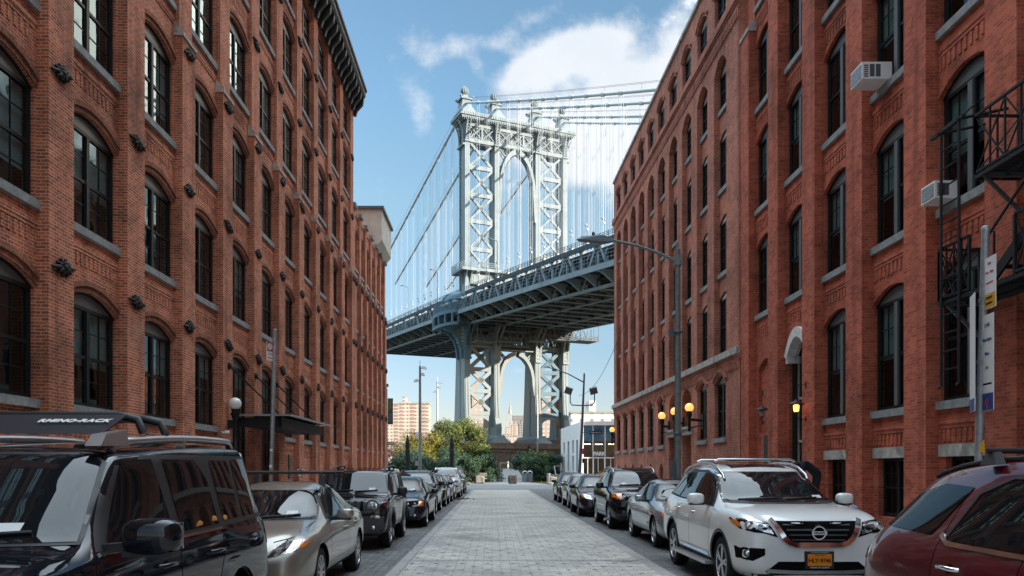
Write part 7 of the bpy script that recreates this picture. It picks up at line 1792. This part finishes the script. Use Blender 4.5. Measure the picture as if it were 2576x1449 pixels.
for s0,s1,z0,z1 in wins: b = MB(); b.quad(wallpt(s0,z0,-.2),wallpt(s1,z0,-.2),wallpt(s1,z1,-.2),wallpt(s0,z1,-.2)); obj('window', b, M['car_glass'], pv)
b = MB()
for x in (.22,1.35,2.75,4.0,5.3,6.6): b.box(x-.045,x+.045,-.24,-.12,0,zr-.45)
for z in (2.95,): b.box(.2,6.6,-.25,-.11,z-.06,z+.06)
for x in (.75,1.42,1.95,2.68,3.4): b.box(x-.035,x+.035,-.235,-.125,0,2.9)
obj('glazing_bars', b, M['white'], pv)
b = MB(); b.quad((.2,-.18,0),(6.6,-.18,0),(6.6,-.18,zr-.45),(.2,-.18,zr-.45)); obj('glass_front', b, glass_mat('pavilion_glass',(.62,.70,.72),2.6,.004), pv)
b = MB(); b.box(.2,6.6,4.0,4.2,0,zr-.4); b.quad((.2,0,.02),(6.6,0,.02),(6.6,4,.02),(.2,4,.02)); b2_ = MB(); b2_.box(.25,6.55,.5,.6,4.95,zr-.5); obj('blue_panel', b2_, rough_mat('blue_pink_panel',(.16,.40,.62),.5,.9,.8,col2=(.55,.48,.52),bump=0), pv)  # blue and pink panel behind the upper panes
obj('hall_wall', b, rough_mat('hall_timber',(.30,.26,.20),.4,1.1,.8,col2=(.42,.30,.14)), pv)
M['tube'] = mat('ceiling_light_tube', (1,.9,.7), .5, emit=(1,.82,.5), es=2.2)
for x, y in ((.9,2.0),(2.4,2.6),(3.9,2.0),(5.2,2.4)): b = MB(); b.box(x-.45,x+.45,y-.05,y+.05,4.55,4.65); obj('ceiling_light', b, M['tube'], pv)
pk = MB(); pk.box(1.42,2.70,-.30,-.26,3.1,3.75); po = obj('park_sign', pk, mat('park_sign_grey',(.10,.14,.17),.5), pv); lettering('PARK', .58, M['white'], po, basis((2.06,-.31,3.4),(1,0,0),(0,0,1)), .006, .018)
# ---------------------------------------------------------------- the far shore
def slab_mat(name, wall, win, bw, bh, ww, wh, band=None, ambient=None):
    m = mat(name, wall, .8); g = graph(m); uv, pos = wall_uv(g); sp = g.n('ShaderNodeSeparateXYZ'); g.link(uv, sp.inputs[0])
    fu = g.math('FRACT', g.math('DIVIDE', sp.outputs[0], bw)); fv = g.math('FRACT', g.math('DIVIDE', sp.outputs[1], bh))
    iw = g.math('MULTIPLY', g.math('LESS_THAN', g.math('ABSOLUTE', g.math('SUBTRACT', fu, .5)), ww/2), g.math('LESS_THAN', g.math('ABSOLUTE', g.math('SUBTRACT', fv, .5)), wh/2))
    c = wall
    if band:
        bm2 = g.math('LESS_THAN', g.math('FRACT', g.math('DIVIDE', sp.outputs[0], bw*3)), .42); c = g.mix(bm2, wall, band)
        fl_ = g.math('LESS_THAN', fv, .16); c = g.mix(fl_, c, (.62,.58,.52))
    c = g.mix(iw, c, win); g.link(c, g.b.inputs['Base Color']); return m
M['apt1'] = slab_mat('red_and_white_apartment', (.52,.44,.36), (.22,.20,.19), 3.2, 2.9, .5, .45, (.36,.24,.18))
M['apt2'] = slab_mat('brown_brick_apartment', (.27,.215,.185), (.42,.41,.40), 3.4, 3.0, .42, .3)
M['apt3'] = slab_mat('grey_office_grid', (.30,.28,.27), (.10,.11,.13), 3.0, 3.2, .62, .6)
M['apt4'] = slab_mat('cream_tower', (.48,.42,.36), (.24,.23,.23), 3.6, 3.3, .4, .45)
M['apt5'] = slab_mat('white_factory', (.66,.62,.57), (.25,.24,.24), 5.5, 4.2, .32, .42)
def far_block(label, x0, x1, ytop, y, m, depth=22, skew=0, extras=(), base=0, cat='building', name='apartment_block'):
    a, b_ = (x0-1240)/2000*y, (x1-1240)/2000*y; h = 1.65+(1180-ytop)/2000*y
    o = thing(name, label, cat, ((a+b_)/2, y, 0), R(skew)); w_ = (b_-a)/2; b = MB(); b.box(-w_,w_,0,depth,0,h); obj('wall', b, m, o)
    b = MB(); b.box(-w_-.4,w_+.4,-.4,depth+.4,h,h+1.0); obj('parapet', b, M['conc'], o)
    for (e0,e1,eh) in extras: b = MB(); b.box(-w_+2*w_*e0,-w_+2*w_*e1,2,depth*.6,h,h+eh); obj('rooftop_house', b, m, o)
    return o
far_block('wide red and white apartment slab across the river, left', 1004, 1080, 1016, 640, M['apt1'], 18, 0, ((.10,.22,6),(.3,.34,2)))
far_block('lower apartment slab at the far left beside the brick wing', 960, 1003, 1017, 690, M['apt1'], 18, 0, ((.5,.6,3),))
far_block('brown tower behind the first bay of the bridge legs', 1186, 1216, 1003, 560, M['apt2'], 16, 28, ((.4,.6,3),))
far_block('brown striped tower behind the right bay of the bridge legs', 1362, 1388, 1001, 560, M['apt2'], 16, 20, ((.3,.6,4),))
far_block('grey gridded office tower right of the tall spire', 1290, 1320, 1046, 1900, M['apt3'], 40)
far_block('cream stepped tower between the bridge legs', 1273, 1293, 1076, 1200, M['apt4'], 30, 0, ((.5,.9,10),))
far_block('low cream block behind the middle bridge legs', 1266, 1283, 1093, 1000, M['apt4'], 30); far_block('pinkish brick block below the office tower', 1288, 1307, 1070, 1150, M['apt1'], 30, 0, ((.3,.6,5),))
far_block('purple grey apartment block right of the arch', 1305, 1330, 1068, 1050, M['apt3'], 30, 0, ((.2,.5,6),)); far_block('low pale block in front of the skyline in the arch', 1270, 1325, 1098, 900, M['apt4'], 30)
far_block('long white factory block behind the glass pavilion', 1436, 1560, 1040, 420, M['apt5'], 30, 0, ((.38,.52,7),)); far_block('distant brown slab beside the right bridge leg', 1340, 1362, 1085, 900, M['apt2'], 20)
far_block('distant low cream block left of the river trees', 1082, 1120, 1100, 800, M['apt4'], 30)
# spire tower
es_y = 4800; P = at(1283, 1180, es_y); o = thing('spire_tower', 'distant pale stepped skyscraper with a needle spire seen through the arch', 'skyscraper', (P.x, es_y, 0)); b = MB()
for hw, h0, h1 in ((31,0,240),(25,240,290),(20,290,312),(13,312,335)): b.box(-hw,hw,-hw*.8,hw*.8,h0,h1)
for s_ in (-1,1): b.box(s_*31-6 if s_ > 0 else -37,s_*31+6 if s_ > 0 else -25,-15,15,0,205)
M['spire'] = slab_mat('pale_limestone_tower', (.46,.45,.44), (.30,.31,.33), 8, 400, .45, 1.0); obj('shaft', b, M['spire'], o); b = MB(); b.lathe([(11,335),(9,350),(6,365),(5,380),(2.2,384),(1.6,410),(.6,432),(.3,445)],10,(0,0,0)); obj('spire', b, M['stone_w'], o)
